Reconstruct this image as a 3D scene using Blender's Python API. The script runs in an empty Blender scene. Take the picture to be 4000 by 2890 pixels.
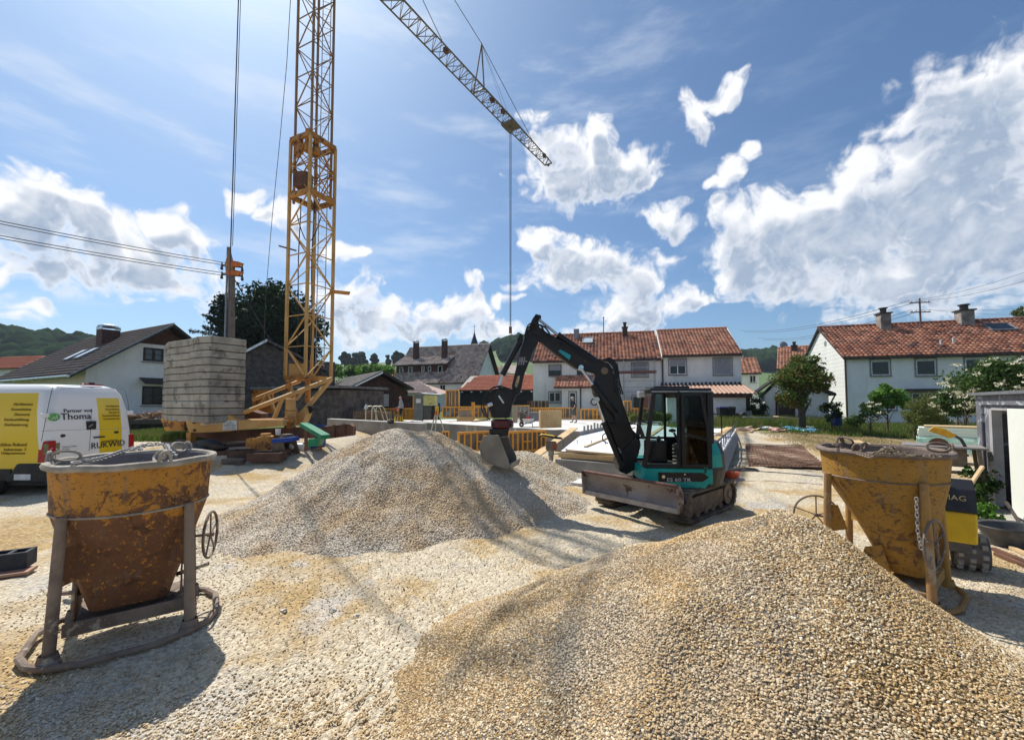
import bpy, bmesh, math, random
import numpy as np
from mathutils import Vector, Matrix, noise
R = math.radians
rnd = random.Random(7)
SC = bpy.context.scene
COL = SC.collection
# ------------------------------------------------------------------ camera, sky, sun
F = 1600.0; CX = 2000.0; CY = 1500.0; HC = 2.2
PIT = math.atan(70 / 1600)
cp, sp = math.cos(PIT), math.sin(PIT)
cd = bpy.data.cameras.new('camera'); cam = bpy.data.objects.new('camera', cd); COL.objects.link(cam)
cam.location = (0, 0, HC); cam.rotation_euler = (R(90) + PIT, 0, 0)
cd.sensor_width = 36; cd.lens = 36 * F / 4000; cd.shift_y = 55 / 4000
cd.clip_start = .05; cd.clip_end = 5000
SC.camera = cam
SC.view_settings.view_transform = 'Standard'; SC.view_settings.look = 'None'
SC.view_settings.exposure = 0.3; SC.view_settings.gamma = 1
SC.render.resolution_x = 1024; SC.render.resolution_y = 739
try:
    SC.cycles.max_bounces = 6; SC.cycles.transparent_max_bounces = 12
except Exception: pass
def ray(px, py):
    u = (px - CX) / F; v = (CY - py) / F
    return Vector((u, cp - v * sp, sp + v * cp))
def P(px, py, Y):
    d = ray(px, py); return Vector((0, 0, HC)) + d * (Y / d.y)
def G(px, py, z=0.0):
    d = ray(px, py); return Vector((0, 0, HC)) + d * ((z - HC) / d.z)
SUN_AZ = R(-41); SUN_EL = R(56)
sd = Vector((math.sin(SUN_AZ) * math.cos(SUN_EL), math.cos(SUN_AZ) * math.cos(SUN_EL), math.sin(SUN_EL)))
sl = bpy.data.lights.new('sun', 'SUN'); sun = bpy.data.objects.new('sun', sl); COL.objects.link(sun)
sl.energy = 5.0; sl.angle = R(.5); sl.color = (1, .95, .86)
sun.rotation_euler = (-sd).to_track_quat('-Z', 'Y').to_euler()
# ------------------------------------------------------------------ node helpers
class NT:
    def __init__(s, nt): s.t = nt; s.n = nt.nodes; s.l = nt.links
    def new(s, typ, **kw):
        n = s.n.new(typ)
        for k, v in kw.items(): setattr(n, k, v)
        return n
    def put(s, sock, v):
        if isinstance(v, bpy.types.NodeSocket): s.l.new(v, sock)
        elif v is not None: sock.default_value = v
    def math(s, op, a, b=None, c=None, clamp=False):
        n = s.new('ShaderNodeMath', operation=op); n.use_clamp = clamp
        s.put(n.inputs[0], a)
        if b is not None: s.put(n.inputs[1], b)
        if c is not None: s.put(n.inputs[2], c)
        return n.outputs[0]
    def vm(s, op, a, b=None):
        n = s.new('ShaderNodeVectorMath', operation=op); s.put(n.inputs[0], a)
        if b is not None: s.put(n.inputs[1], b)
        return n.outputs['Value'] if op in ('DOT_PRODUCT', 'LENGTH', 'DISTANCE') else n.outputs[0]
    def noise(s, vec, scale, detail=3, rough=.5, dist=0):
        n = s.new('ShaderNodeTexNoise'); s.put(n.inputs['Vector'], vec)
        n.inputs['Scale'].default_value = scale; n.inputs['Detail'].default_value = detail
        n.inputs['Roughness'].default_value = rough; n.inputs['Distortion'].default_value = dist
        return n.outputs['Fac']
    def ss(s, x, a, b):
        n = s.new('ShaderNodeMapRange', interpolation_type='SMOOTHSTEP'); s.put(n.inputs['Value'], x)
        n.inputs['From Min'].default_value = a; n.inputs['From Max'].default_value = b
        return n.outputs['Result']
    def mix(s, f, a, b, bt='MIX'):
        n = s.new('ShaderNodeMix', data_type='RGBA', blend_type=bt)
        s.put(n.inputs['Factor'], f)
        for i, v in ((6, a), (7, b)):
            if isinstance(v, tuple): v = (*v[:3], 1)
            s.put(n.inputs[i], v)
        return n.outputs[2]
    def scale(s, vec, v3):
        return s.vm('MULTIPLY', vec, v3)
def C3(c):
    return (*c, 1)
# ------------------------------------------------------------------ world: daylight sky with cumulus
W = bpy.data.worlds.new('World'); SC.world = W; W.use_nodes = True
w = NT(W.node_tree); w.n.clear()
sky = w.new('ShaderNodeTexSky', sky_type='NISHITA'); sky.sun_disc = False
sky.sun_elevation = SUN_EL; sky.sun_rotation = SUN_AZ; sky.altitude = 500
sky.air_density = 1.0; sky.dust_density = 2.1; sky.ozone_density = 1.6
tc = w.new('ShaderNodeTexCoord')
sx = w.new('ShaderNodeSeparateXYZ'); w.l.new(tc.outputs['Generated'], sx.inputs[0])
az = w.math('ARCTAN2', sx.outputs[0], sx.outputs[1]); el = w.math('ARCSINE', sx.outputs[2])
def ae(px, py):
    d = ray(px, py).normalized(); return math.atan2(d.x, d.y), math.asin(d.z)
# (x, y, rx, ry, strength) measured on the photograph's own sky, turned into compass bearings and heights
CL = [(150, 760, 190, 110, 1), (90, 860, 170, 150, 1), (320, 860, 170, 130, 1), (400, 990, 170, 110, 1), (230, 1040, 330, 90, 0.9), (560, 985, 150, 110, 1), (700, 940, 150, 90, 1), (640, 1080, 170, 90, 0.8), (830, 1120, 110, 90, 0.7), (560, 1180, 70, 26, 0.68), (20, 1110, 70, 100, 1.08), (130, 1185, 70, 24, 0.68), (60, 1230, 120, 40, 0.5), (960, 770, 60, 60, 1.08), (1050, 830, 90, 55, 1.08), (1130, 830, 60, 40, 0.94), (1360, 985, 75, 34, 1.08), (1380, 1190, 150, 110, 0.9), (1500, 1240, 140, 90, 0.85), (1350, 1300, 140, 60, 0.7), (1700, 1260, 140, 70, 0.9), (1810, 1220, 120, 80, 0.9), (1900, 1290, 120, 60, 0.8), (1600, 1300, 160, 50, 0.7), (1855, 1110, 48, 36, 0.9), (1980, 1150, 50, 24, 0.94), (2050, 1095, 45, 26, 0.68), (2180, 600, 95, 90, 0.9), (2330, 540, 65, 95, 1.08), (2300, 690, 250, 110, 1.05), (2200, 740, 130, 80, 1), (2440, 650, 100, 90, 1), (2545, 700, 60, 45, 0.81), (2790, 370, 110, 42, 0.7), (2730, 450, 75, 90, 1.01), (2850, 380, 50, 50, 0.81), (2920, 565, 50, 50, 1.08), (2850, 670, 65, 70, 0.9), (2790, 700, 60, 30, 0.81), (2600, 850, 75, 62, 0.81), (2640, 870, 60, 45, 0.81), (2110, 950, 95, 60, 1.08), (2230, 1030, 180, 100, 1.05), (2330, 1040, 130, 90, 1), (2060, 955, 60, 28, 0.81), (2480, 1130, 95, 110, 1), (2460, 1220, 150, 90, 1), (2600, 1170, 200, 48, 0.8), (2600, 1030, 50, 40, 0.68), (2400, 1290, 190, 60, 0.8), (2720, 1175, 90, 28, 0.81), (2850, 900, 110, 130, 0.85), (3000, 960, 200, 200, 1.15), (3120, 860, 160, 140, 1.15), (3300, 900, 260, 220, 1.2), (3550, 800, 300, 240, 1.2), (3800, 640, 300, 260, 1.15), (3700, 400, 260, 150, 0.95), (3900, 330, 230, 190, 1), (3750, 950, 380, 180, 1.1), (3400, 1080, 350, 110, 1.05), (3700, 1130, 320, 90, 0.85), (3050, 1090, 190, 70, 0.8), (3950, 850, 200, 250, 1.1), (3500, 660, 110, 70, 0.8), (3420, 1240, 200, 40, 0.45), (3900, 1200, 260, 40, 0.5), (2110, 480, 60, 60, 0.54)]
comb = w.new('ShaderNodeCombineXYZ'); w.l.new(az, comb.inputs[0]); w.l.new(el, comb.inputs[1])
grp = bpy.data.node_groups.new('cloud_density', 'ShaderNodeTree')
grp.interface.new_socket('Vector', in_out='INPUT', socket_type='NodeSocketVector')
grp.interface.new_socket('Density', in_out='OUTPUT', socket_type='NodeSocketFloat'); grp.interface.new_socket('Soft', in_out='OUTPUT', socket_type='NodeSocketFloat')
g = NT(grp); gi = g.new('NodeGroupInput'); go = g.new('NodeGroupOutput')
vec = gi.outputs[0]
def n2d(t, vec, sc, det, ro=.5):
    n = t.new('ShaderNodeTexNoise', noise_dimensions='2D'); t.l.new(vec, n.inputs['Vector']); n.inputs['Scale'].default_value = sc; n.inputs['Detail'].default_value = det; n.inputs['Roughness'].default_value = ro; return n
wn = n2d(g, vec, 10, 2)
warp = g.vm('MULTIPLY', g.vm('SUBTRACT', wn.outputs['Color'], (.5, .5, .5)), (.12, .09, 0))
pv = g.vm('ADD', vec, warp)
cur = None
far = []
rr = random.Random(3)
for k in range(12):
    a = rr.uniform(1.15, 5.1); far.append((a if a < math.pi else a - 2 * math.pi, rr.uniform(.06, .6), rr.uniform(.12, .3), rr.uniform(.04, .11), 1))
blobs = []
for (x, y, rx, ry, s) in CL:
    a0, e0 = ae(x, y); a1, _ = ae(x + rx, y); a2, _ = ae(x - rx, y); _, e1 = ae(x, y - ry); _, e2 = ae(x, y + ry)
    blobs.append((a0, e0, max(.01, abs(a1 - a2) / 2) * 1.22, max(.01, abs(e1 - e2) / 2) * 1.22, s))
for (a0, e0, ra, re, s) in blobs + far:
    d = g.new('ShaderNodeVectorMath', operation='MULTIPLY_ADD'); g.l.new(pv, d.inputs[0]); d.inputs[1].default_value = (1 / ra, 1 / re, 0); d.inputs[2].default_value = (-a0 / ra, -e0 / re, 0)
    q = g.vm('DOT_PRODUCT', d.outputs[0], d.outputs[0])
    t = g.math('MULTIPLY_ADD', q, -s, s)
    cur = t if cur is None else g.math('MAXIMUM', cur, t)
n1 = n2d(g, vec, 15, 8, .6).outputs['Fac']
def vo2(sc, k):
    v_ = g.new('ShaderNodeTexVoronoi', feature='F1', voronoi_dimensions='2D'); g.l.new(pv, v_.inputs['Vector']); v_.inputs['Scale'].default_value = sc
    return g.math('MULTIPLY_ADD', v_.outputs['Distance'], -k, k * .4)
dd = g.math('ADD', g.math('MAXIMUM', cur, -.9), g.math('MULTIPLY_ADD', n1, 1.7, -.92))
dd = g.math('ADD', dd, g.math('ADD', vo2(30, .55), vo2(75, .28)))
g.l.new(dd, go.inputs[0]); g.l.new(g.math('ADD', cur, g.math('MULTIPLY_ADD', n2d(g, vec, 9, 3, .5).outputs['Fac'], 1.6, -.85)), go.inputs[1])
def dens(v):
    n = w.new('ShaderNodeGroup'); n.node_tree = grp; w.l.new(v, n.inputs[0]); return n.outputs
D0, S0 = dens(comb.outputs[0])
D1, S1 = dens(w.vm('ADD', comb.outputs[0], (-.010, .034, 0)))
mask = w.math('MULTIPLY', w.ss(D0, -.12, .72), w.ss(el, .0, .05))
lit = n2d(w, comb.outputs[0], 9, 6, .6).outputs['Fac']
relief = w.math('MULTIPLY_ADD', w.math('SUBTRACT', D1, D0), .32, .0)
core = w.math('MULTIPLY', w.ss(S1, .0, .75), w.ss(D0, .2, .9))
shade = w.math('ADD', w.math('MULTIPLY', core, .95), w.math('ADD', relief, w.math('MULTIPLY_ADD', lit, .9, -.5)), clamp=True)
shade = w.math('MULTIPLY', shade, w.ss(D0, .0, .6))
cc = w.mix(shade, (9.3, 9.4, 9.7), (3.5, 4.4, 5.8))
# thin cirrus streaks
ci = w.vm('MULTIPLY', comb.outputs[0], (1.3, 1, 1))
rotm = w.new('ShaderNodeMapping'); w.l.new(ci, rotm.inputs[0]); rotm.inputs['Rotation'].default_value = (0, 0, R(24)); rotm.inputs['Scale'].default_value = (1.0, 5.5, 1)
cir = w.ss(n2d(w, rotm.outputs[0], 2.1, 5, .62).outputs['Fac'], .45, .8)
cir = w.math('MULTIPLY', cir, w.math('SUBTRACT', 1, w.math('MULTIPLY', w.ss(az, -.1, .7), .75)))
skyc = w.mix(1, sky.outputs[0], (.80, 1.02, 1.17), 'MULTIPLY')
skyc = w.mix(w.math('MULTIPLY', cir, .5), skyc, (7.6, 8.3, 9.3))
fin = w.mix(mask, skyc, cc)
bg = w.new('ShaderNodeBackground'); w.l.new(fin, bg.inputs[0]); bg.inputs[1].default_value = .088
wo = w.new('ShaderNodeOutputWorld'); w.l.new(bg.outputs[0], wo.inputs[0])
try:
    W.cycles.sampling_method = 'MANUAL'; W.cycles.sample_map_resolution = 256
except Exception: pass
# ------------------------------------------------------------------ materials
MATS = {}
def pm(name, c1, c2=None, scale=6, rough=.7, metal=0, bump=.15, bscale=40, spot=None, lo=.35, hi=.65, spec=.4, streak=None, var=.0):
    """principled material: two colours mixed by noise, optional spots (colour, scale, threshold) and fine bump"""
    if name in MATS: return MATS[name]
    m = bpy.data.materials.new(name); m.use_nodes = True; t = NT(m.node_tree); b = t.n['Principled BSDF']
    co = t.new('ShaderNodeTexCoord').outputs['Object']
    c2 = c2 or tuple(x * .72 for x in c1)
    f = t.ss(t.noise(co, scale, 6, .62), lo, hi)
    col = t.mix(f, c1, c2)
    rg = t.math('MULTIPLY_ADD', f, .12, rough - .06)
    for sp_ in ([spot] if isinstance(spot, tuple) else (spot or [])):
        sc_, ss_, th = sp_[:3]; k = t.ss(t.noise(co, ss_, 8, .68, sp_[3] if len(sp_) > 3 else 0), th - .03, th + .03)
        col = t.mix(k, col, sc_); rg = t.math('MAXIMUM', rg, t.math('MULTIPLY', k, .8))
    if streak:
        k = t.ss(t.noise(t.scale(co, (streak[1], streak[1], streak[1] * .08)), 1, 4, .6), streak[2], streak[2] + .2)
        col = t.mix(t.math('MULTIPLY', k, .8), col, streak[0])
    if var:
        oi = t.new('ShaderNodeObjectInfo').outputs['Random']
        hv = t.new('ShaderNodeHueSaturation'); t.l.new(col, hv.inputs['Color'])
        t.l.new(t.math('MULTIPLY_ADD', oi, var, 1 - var / 2), hv.inputs['Value']); col = hv.outputs[0]
    t.l.new(col, b.inputs['Base Color']); t.put(b.inputs['Roughness'], rg)
    b.inputs['Metallic'].default_value = metal; b.inputs['Specular IOR Level'].default_value = spec
    if bump:
        bn = t.new('ShaderNodeBump'); bn.inputs['Strength'].default_value = bump; bn.inputs['Distance'].default_value = .02
        t.l.new(t.noise(co, bscale, 5, .6), bn.inputs['Height']); t.l.new(bn.outputs[0], b.inputs['Normal'])
    MATS[name] = m; return m
def glass(name, tint=(.02, .025, .03), rough=.05):
    if name in MATS: return MATS[name]
    m = bpy.data.materials.new(name); m.use_nodes = True; b = m.node_tree.nodes['Principled BSDF']
    b.inputs['Base Color'].default_value = C3(tint); b.inputs['Roughness'].default_value = rough
    b.inputs['Specular IOR Level'].default_value = .6
    MATS[name] = m; return m
def clear_glass(name, tint=(.7, .8, .78), opa=.15):
    if name in MATS: return MATS[name]
    m = bpy.data.materials.new(name); m.use_nodes = True; t = NT(m.node_tree); t.n.clear()
    tr = t.new('ShaderNodeBsdfTransparent'); tr.inputs[0].default_value = C3(tint)
    gl = t.new('ShaderNodeBsdfGlossy'); gl.inputs['Roughness'].default_value = .03
    fr = t.new('ShaderNodeLayerWeight'); mx = t.new('ShaderNodeMixShader'); o = t.new('ShaderNodeOutputMaterial')
    t.l.new(t.math('MULTIPLY_ADD', t.math('POWER', fr.outputs['Facing'], 4), .7, opa * .25), mx.inputs[0]); t.l.new(tr.outputs[0], mx.inputs[1]); t.l.new(gl.outputs[0], mx.inputs[2]); t.l.new(mx.outputs[0], o.inputs[0])
    MATS[name] = m; return m
def leafmat(name, c1, c2, c3=None, trans=.35, spec=.15):
    if name in MATS: return MATS[name]
    m = bpy.data.materials.new(name); m.use_nodes = True; t = NT(m.node_tree); t.n.clear()
    co = t.new('ShaderNodeTexCoord').outputs['Object']
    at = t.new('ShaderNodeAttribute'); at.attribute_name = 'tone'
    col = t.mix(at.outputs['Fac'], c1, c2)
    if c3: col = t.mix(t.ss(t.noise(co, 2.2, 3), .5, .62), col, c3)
    d = t.new('ShaderNodeBsdfPrincipled'); t.l.new(col, d.inputs['Base Color']); d.inputs['Roughness'].default_value = .55; d.inputs['Specular IOR Level'].default_value = spec
    tr = t.new('ShaderNodeBsdfTranslucent'); t.l.new(col, tr.inputs[0])
    mx = t.new('ShaderNodeMixShader'); mx.inputs[0].default_value = trans; o = t.new('ShaderNodeOutputMaterial')
    t.l.new(d.outputs[0], mx.inputs[1]); t.l.new(tr.outputs[0], mx.inputs[2]); t.l.new(mx.outputs[0], o.inputs[0])
    MATS[name] = m; return m
# ------------------------------------------------------------------ mesh builder
V = Vector
def basis(d, up=V((0, 0, 1))):
    d = V(d).normalized()
    if abs(d.dot(up)) > .99: up = V((0, 1, 0))
    s = d.cross(up).normalized(); u = s.cross(d).normalized(); return d, s, u
class MB:
    def __init__(s): s.v = []; s.f = []; s.m = []; s.mi = 0
    def _add(s, vs, fs):
        o = len(s.v); s.v += [tuple(x) for x in vs]; s.f += [tuple(i + o for i in f) for f in fs]; s.m += [s.mi] * len(fs); return s
    def box(s, c, d, rot=None, M=None):
        x, y, z = d[0] / 2, d[1] / 2, d[2] / 2; c = V(c)
        vs = [V((a, b, e)) for a in (-x, x) for b in (-y, y) for e in (-z, z)]
        if rot is not None:
            Mx = rot if isinstance(rot, Matrix) else Matrix.Rotation(rot, 3, 'Z'); vs = [Mx @ q for q in vs]
        vs = [q + c for q in vs]
        if M: vs = [M @ q for q in vs]
        return s._add(vs, [(0, 1, 3, 2), (4, 6, 7, 5), (0, 4, 5, 1), (2, 3, 7, 6), (0, 2, 6, 4), (1, 5, 7, 3)])
    def bb(s, x0, x1, y0, y1, z0, z1):
        return s.box(((x0 + x1) / 2, (y0 + y1) / 2, (z0 + z1) / 2), (abs(x1 - x0), abs(y1 - y0), abs(z1 - z0)))
    def beam(s, a, b, w_, h=None, up=V((0, 0, 1))):
        h = h or w_; a = V(a); b = V(b); d, sd_, u = basis(b - a, up)
        vs = []
        for p in (a, b):
            for i, j in ((-1, -1), (1, -1), (1, 1), (-1, 1)): vs.append(p + sd_ * (i * w_ / 2) + u * (j * h / 2))
        return s._add(vs, [(3, 2, 1, 0), (4, 5, 6, 7), (0, 1, 5, 4), (1, 2, 6, 5), (2, 3, 7, 6), (3, 0, 4, 7)])
    def tube(s, a, b, r, r2=None, n=8, cap=True):
        r2 = r if r2 is None else r2; a = V(a); b = V(b); d, sd_, u = basis(b - a); vs = []
        for p, q in ((a, r), (b, r2)):
            for i in range(n):
                t = 2 * math.pi * i / n; vs.append(p + (sd_ * math.cos(t) + u * math.sin(t)) * q)
        fs = [(i, (i + 1) % n, n + (i + 1) % n, n + i) for i in range(n)]
        if cap: fs += [tuple(range(n - 1, -1, -1)), tuple(range(n, 2 * n))]
        return s._add(vs, fs)
    def path(s, pts, r, n=6, closed=False, rs=None):
        pts = [V(p) for p in pts]; k = len(pts); vs = []; up = V((0, 0, 1)); prev = None
        for i, p in enumerate(pts):
            if closed: d = pts[(i + 1) % k] - pts[i - 1]
            else: d = pts[min(i + 1, k - 1)] - pts[max(i - 1, 0)]
            d = d.normalized()
            if prev is None: _, sd_, u = basis(d)
            else:
                sd_ = (prev - d * prev.dot(d))
                if sd_.length < 1e-5: _, sd_, u = basis(d)
                sd_.normalize(); u = sd_.cross(d).normalized()
            prev = sd_
            q = rs[i] if rs else r
            for j in range(n):
                t = 2 * math.pi * j / n; vs.append(p + (sd_ * math.cos(t) + u * math.sin(t)) * q)
        fs = []
        for i in range(k if closed else k - 1):
            a = i * n; b = ((i + 1) % k) * n
            for j in range(n): fs.append((a + j, a + (j + 1) % n, b + (j + 1) % n, b + j))
        if not closed: fs += [tuple(range(n - 1, -1, -1)), tuple(range((k - 1) * n, k * n))]
        return s._add(vs, fs)
    def lathe(s, prof, c=(0, 0, 0), n=24, cap0=False, cap1=False, sx=1, sy=1, M=None, a0=0, a1=2 * math.pi):
        c = V(c); vs = []; full = abs(a1 - a0 - 2 * math.pi) < 1e-6; cnt = n if full else n + 1
        for r, z in prof:
            for i in range(cnt):
                t = a0 + (a1 - a0) * i / n; q = V((r * math.cos(t) * sx, r * math.sin(t) * sy, z))
                if M: q = M @ q
                vs.append(q + c)
        fs = []
        for k in range(len(prof) - 1):
            for i in range(n):
                j = (i + 1) % cnt; fs.append((k * cnt + i, k * cnt + j, (k + 1) * cnt + j, (k + 1) * cnt + i))
        if cap0: fs.append(tuple(range(cnt - 1, -1, -1)))
        if cap1: fs.append(tuple(range((len(prof) - 1) * cnt, len(prof) * cnt)))
        return s._add(vs, fs)
    def prism(s, poly, off):
        """poly: 3D points of one face, off: extrusion vector"""
        n = len(poly); off = V(off); poly = [V(p) for p in poly]
        vs = poly + [p + off for p in poly]
        fs = [tuple(range(n - 1, -1, -1)), tuple(range(n, 2 * n))] + [(i, (i + 1) % n, n + (i + 1) % n, n + i) for i in range(n)]
        return s._add(vs, fs)
    def pxp(s, pts, Y, th):
        """pixel outline measured at distance Y, given real thickness th in depth"""
        return s.prism([P(x, y, Y) - V((0, th / 2, 0)) for x, y in pts], (0, th, 0))
    def quad(s, *p): return s._add(p, [tuple(range(len(p)))])
    def ico(s, c, r, sub=1, jit=0, seed=0, sc=(1, 1, 1), M=None):
        bm = bmesh.new(); bmesh.ops.create_icosphere(bm, subdivisions=sub, radius=1)
        vs = []
        for q in bm.verts:
            k = 1 + jit * noise.noise(q.co * 1.7 + V((seed, seed * .37, 0))); p = V((q.co.x * sc[0], q.co.y * sc[1], q.co.z * sc[2])) * r * k
            if M: p = M @ p
            vs.append(p + V(c))
        fs = [tuple(x.index for x in f.verts) for f in bm.faces]; bm.free()
        return s._add(vs, fs)
    def mesh(s, name, mats, origin=V((0, 0, 0)), smooth=False):
        me = bpy.data.meshes.new(name)
        me.from_pydata([(a - origin[0], b - origin[1], c - origin[2]) for a, b, c in s.v], [], s.f)
        for m in mats: me.materials.append(m)
        if len(mats) > 1: me.polygons.foreach_set('material_index', s.m)
        if smooth:
            me.polygons.foreach_set('use_smooth', [True] * len(s.f));
            try: me.set_sharp_from_angle(angle=R(40))
            except Exception: pass
        bm = bmesh.new(); bm.from_mesh(me); bmesh.ops.recalc_face_normals(bm, faces=bm.faces); bm.to_mesh(me); bm.free()
        me.update(); return me
def link(o, parent=None):
    COL.objects.link(o)
    if parent is not None: o.parent = parent
    return o
def tag(o, label=None, cat=None, group=None, kind=None):
    if label: o['label'] = label
    if cat: o['category'] = cat
    if group: o['group'] = group
    if kind: o['kind'] = kind
    return o
def part(name, mb, mats, parent=None, smooth=False, bevel=0, label=None, kind=None, world=True):
    """one mesh object. Coordinates are world ones unless world=False (then local to the parent)"""
    if not isinstance(mats, (list, tuple)): mats = [mats]
    org = V((0, 0, 0))
    if parent is not None and world:
        org = parent.location
        if parent.parent is not None: org = org + parent.parent.location
    o = bpy.data.objects.new(name, mb.mesh(name, mats, org, smooth)); link(o, parent)
    if bevel:
        b = o.modifiers.new('bevel', 'BEVEL'); b.width = bevel; b.segments = 2; b.limit_method = 'ANGLE'
    if label: o['label'] = label
    if kind: o['kind'] = kind
    return o
def thing(name, loc, label, cat, group=None, rz=0):
    o = bpy.data.objects.new(name, None); COL.objects.link(o); o.location = loc; o.rotation_euler = (0, 0, rz); o.empty_display_size = .2
    return tag(o, label, cat, group)
def solo(name, mb, mats, label, cat, loc=None, **kw):
    """a thing that is a single mesh, origin at its base"""
    xs = [q[0] for q in mb.v]; ys = [q[1] for q in mb.v]; zs = [q[2] for q in mb.v]
    org = V(((min(xs) + max(xs)) / 2, (min(ys) + max(ys)) / 2, min(zs))) if loc is None else V(loc)
    if not isinstance(mats, (list, tuple)): mats = [mats]
    o = bpy.data.objects.new(name, mb.mesh(name, mats, org, kw.get('smooth', False))); COL.objects.link(o); o.location = org
    if kw.get('bevel'):
        b = o.modifiers.new('bevel', 'BEVEL'); b.width = kw['bevel']; b.segments = 2; b.limit_method = 'ANGLE'
    return tag(o, label, cat, kw.get('group'), kw.get('kind'))
def twin(src, loc=None, label=None, rz=None, group=None):
    """copy of a thing with copies of its parts and sub-parts, sharing mesh data"""
    r = src.copy(); COL.objects.link(r)
    if loc is not None: r.location = loc
    if rz is not None: r.rotation_euler = (0, 0, rz)
    if label: r['label'] = label
    if group: r['group'] = group
    for ch in list(src.children):
        c = ch.copy(); COL.objects.link(c); c.parent = r
        for q in list(ch.children):
            d = q.copy(); COL.objects.link(d); d.parent = c
    return r
def inst(name, me, parent, loc, rot=None, scale=None):
    o = bpy.data.objects.new(name, me); COL.objects.link(o); o.parent = parent; o.location = loc
    if rot is not None:
        o.rotation_euler = rot.to_euler() if isinstance(rot, Matrix) else rot
    if scale is not None: o.scale = scale
    return o
def fastmesh(name, vs, fs, mats, tone=None):
    me = bpy.data.meshes.new(name); vs = np.asarray(vs, dtype=np.float32); fs = np.asarray(fs, dtype=np.int32)
    k = fs.shape[1]; me.vertices.add(len(vs)); me.vertices.foreach_set('co', vs.ravel())
    me.loops.add(fs.size); me.loops.foreach_set('vertex_index', fs.ravel())
    me.polygons.add(len(fs)); me.polygons.foreach_set('loop_start', np.arange(0, fs.size, k, dtype=np.int32)); me.polygons.foreach_set('loop_total', np.full(len(fs), k, dtype=np.int32))
    me.update(calc_edges=True)
    for m in (mats if isinstance(mats, (list, tuple)) else [mats]): me.materials.append(m)
    if tone is not None:
        a = me.attributes.new('tone', 'FLOAT', 'POINT'); a.data.foreach_set('value', np.asarray(tone, dtype=np.float32))
    return me
FONT = None
def text(name, s, size, mat, M, parent=None, depth=.004, align='CENTER', sx=1, label=None):
    """lettering as real thin geometry; M places it (x right, y up, z out of the surface) in the parent's space"""
    cu = bpy.data.curves.new(name, 'FONT'); cu.body = s; cu.size = size; cu.extrude = depth / 2; cu.align_x = align; cu.align_y = 'CENTER'; cu.resolution_u = 2
    tmp = bpy.data.objects.new(name, cu); COL.objects.link(tmp); bpy.context.view_layer.update()
    dg = bpy.context.evaluated_depsgraph_get(); me = bpy.data.meshes.new_from_object(tmp.evaluated_get(dg))
    COL.objects.unlink(tmp); bpy.data.objects.remove(tmp)
    me.transform(M @ Matrix.Diagonal((sx, 1, 1, 1))); me.materials.clear(); me.materials.append(mat)
    o = bpy.data.objects.new(name, me); link(o, parent)
    if label: o['label'] = label
    return o
def frameM(o, x, y):
    """4x4 with axes x, y, x cross y at o"""
    x = V(x).normalized(); y = V(y).normalized(); z = x.cross(y); m = Matrix((x, y, z)).transposed().to_4x4(); m.translation = V(o); return m
# ------------------------------------------------------------------ terrain
def sstep(x, a, b):
    t = min(1, max(0, (x - a) / (b - a))); return t * t * (3 - 2 * t)
def level(x, y):
    z = .6 * sstep(y, 15, 29)
    z = max(z, .2 * sstep(-x, 6.5, 9) + .5 * sstep(-x, 5.4, 7.6) * sstep(y, 11.9, 14.2))
    z += (y > 36) * (min(y, 260) - 36) * .019
    pit = sstep(y, 14, 17) * (1 - sstep(y - .0, 27, 30)) * sstep(x, -7.5, -5) * (1 - sstep(x, 4, 6))
    z -= pit * (.28 + .6 * sstep(y, 15, 29) * .9)
    z += .28 * math.exp(-((x - 13) / 5) ** 2 - ((y - 22) / 2.2) ** 2)
    return z
def micro(x, y):
    p = V((x, y, 0)); k = 1 if y < 14 else max(.3, 1 - (y - 14) / 20)
    z = .05 * noise.noise(p * .55) + .03 * noise.noise(p * 1.7) + .016 * noise.noise(p * 5) + .008 * noise.noise(p * 13)
    # crawler prints left in the gravel
    for (ax, ay, bx, by, wd) in ((-3.4, 3.3, 1.2, 6.6, .42), (-2.6, 4.9, .8, 7.0, .35), (-1.9, 2.6, .6, 4.2, .4), (-2.6, 3.3, .9, 5.3, .3), (-6, 7, -2.5, 5.0, .3), (3.5, 10.3, 7.5, 13.5, .35), (5.2, 9.2, 9.4, 12, .35)):
        dx, dy = bx - ax, by - ay; L = math.hypot(dx, dy); dx /= L; dy /= L
        s_ = (x - ax) * dx + (y - ay) * dy; q = -(x - ax) * dy + (y - ay) * dx
        if 0 < s_ < L and abs(q) < wd:
            k2 = (1 - (q / wd) ** 2) * min(1, s_, L - s_) * (.6 + .6 * noise.noise(p * 1.3))
            z += -.018 * k2 + .05 * k2 * math.sin(s_ * 2 * math.pi / .19 + 2 * noise.noise(p * 2))
    return z * k
def ground(x, y): return level(x, y) + micro(x, y)
def axis(fine0, fine1, st, out0, out1, gr):
    a = list(np.arange(fine0, fine1, st)); d = st; x = fine1
    while x < out1: a.append(x); d *= gr; x += d
    a.append(out1); d = st; x = fine0 - st; pre = []
    while x > out0: pre.append(x); d *= gr; x -= d
    pre.append(out0); return pre[::-1] + a
xs = axis(-7, 8.5, .055, -700, 700, 1.07); ys = axis(.6, 13, .05, -30, 900, 1.05)
vs = np.empty((len(xs) * len(ys), 3), dtype=np.float32); i = 0
for y in ys:
    for x in xs:
        vs[i] = (x, y, ground(x, y)); i += 1
nx = len(xs); I = np.arange(len(ys) - 1)[:, None] * nx + np.arange(nx - 1)[None, :]; I = I.ravel()
fs = np.stack([I, I + 1, I + nx + 1, I + nx], 1)
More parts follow.
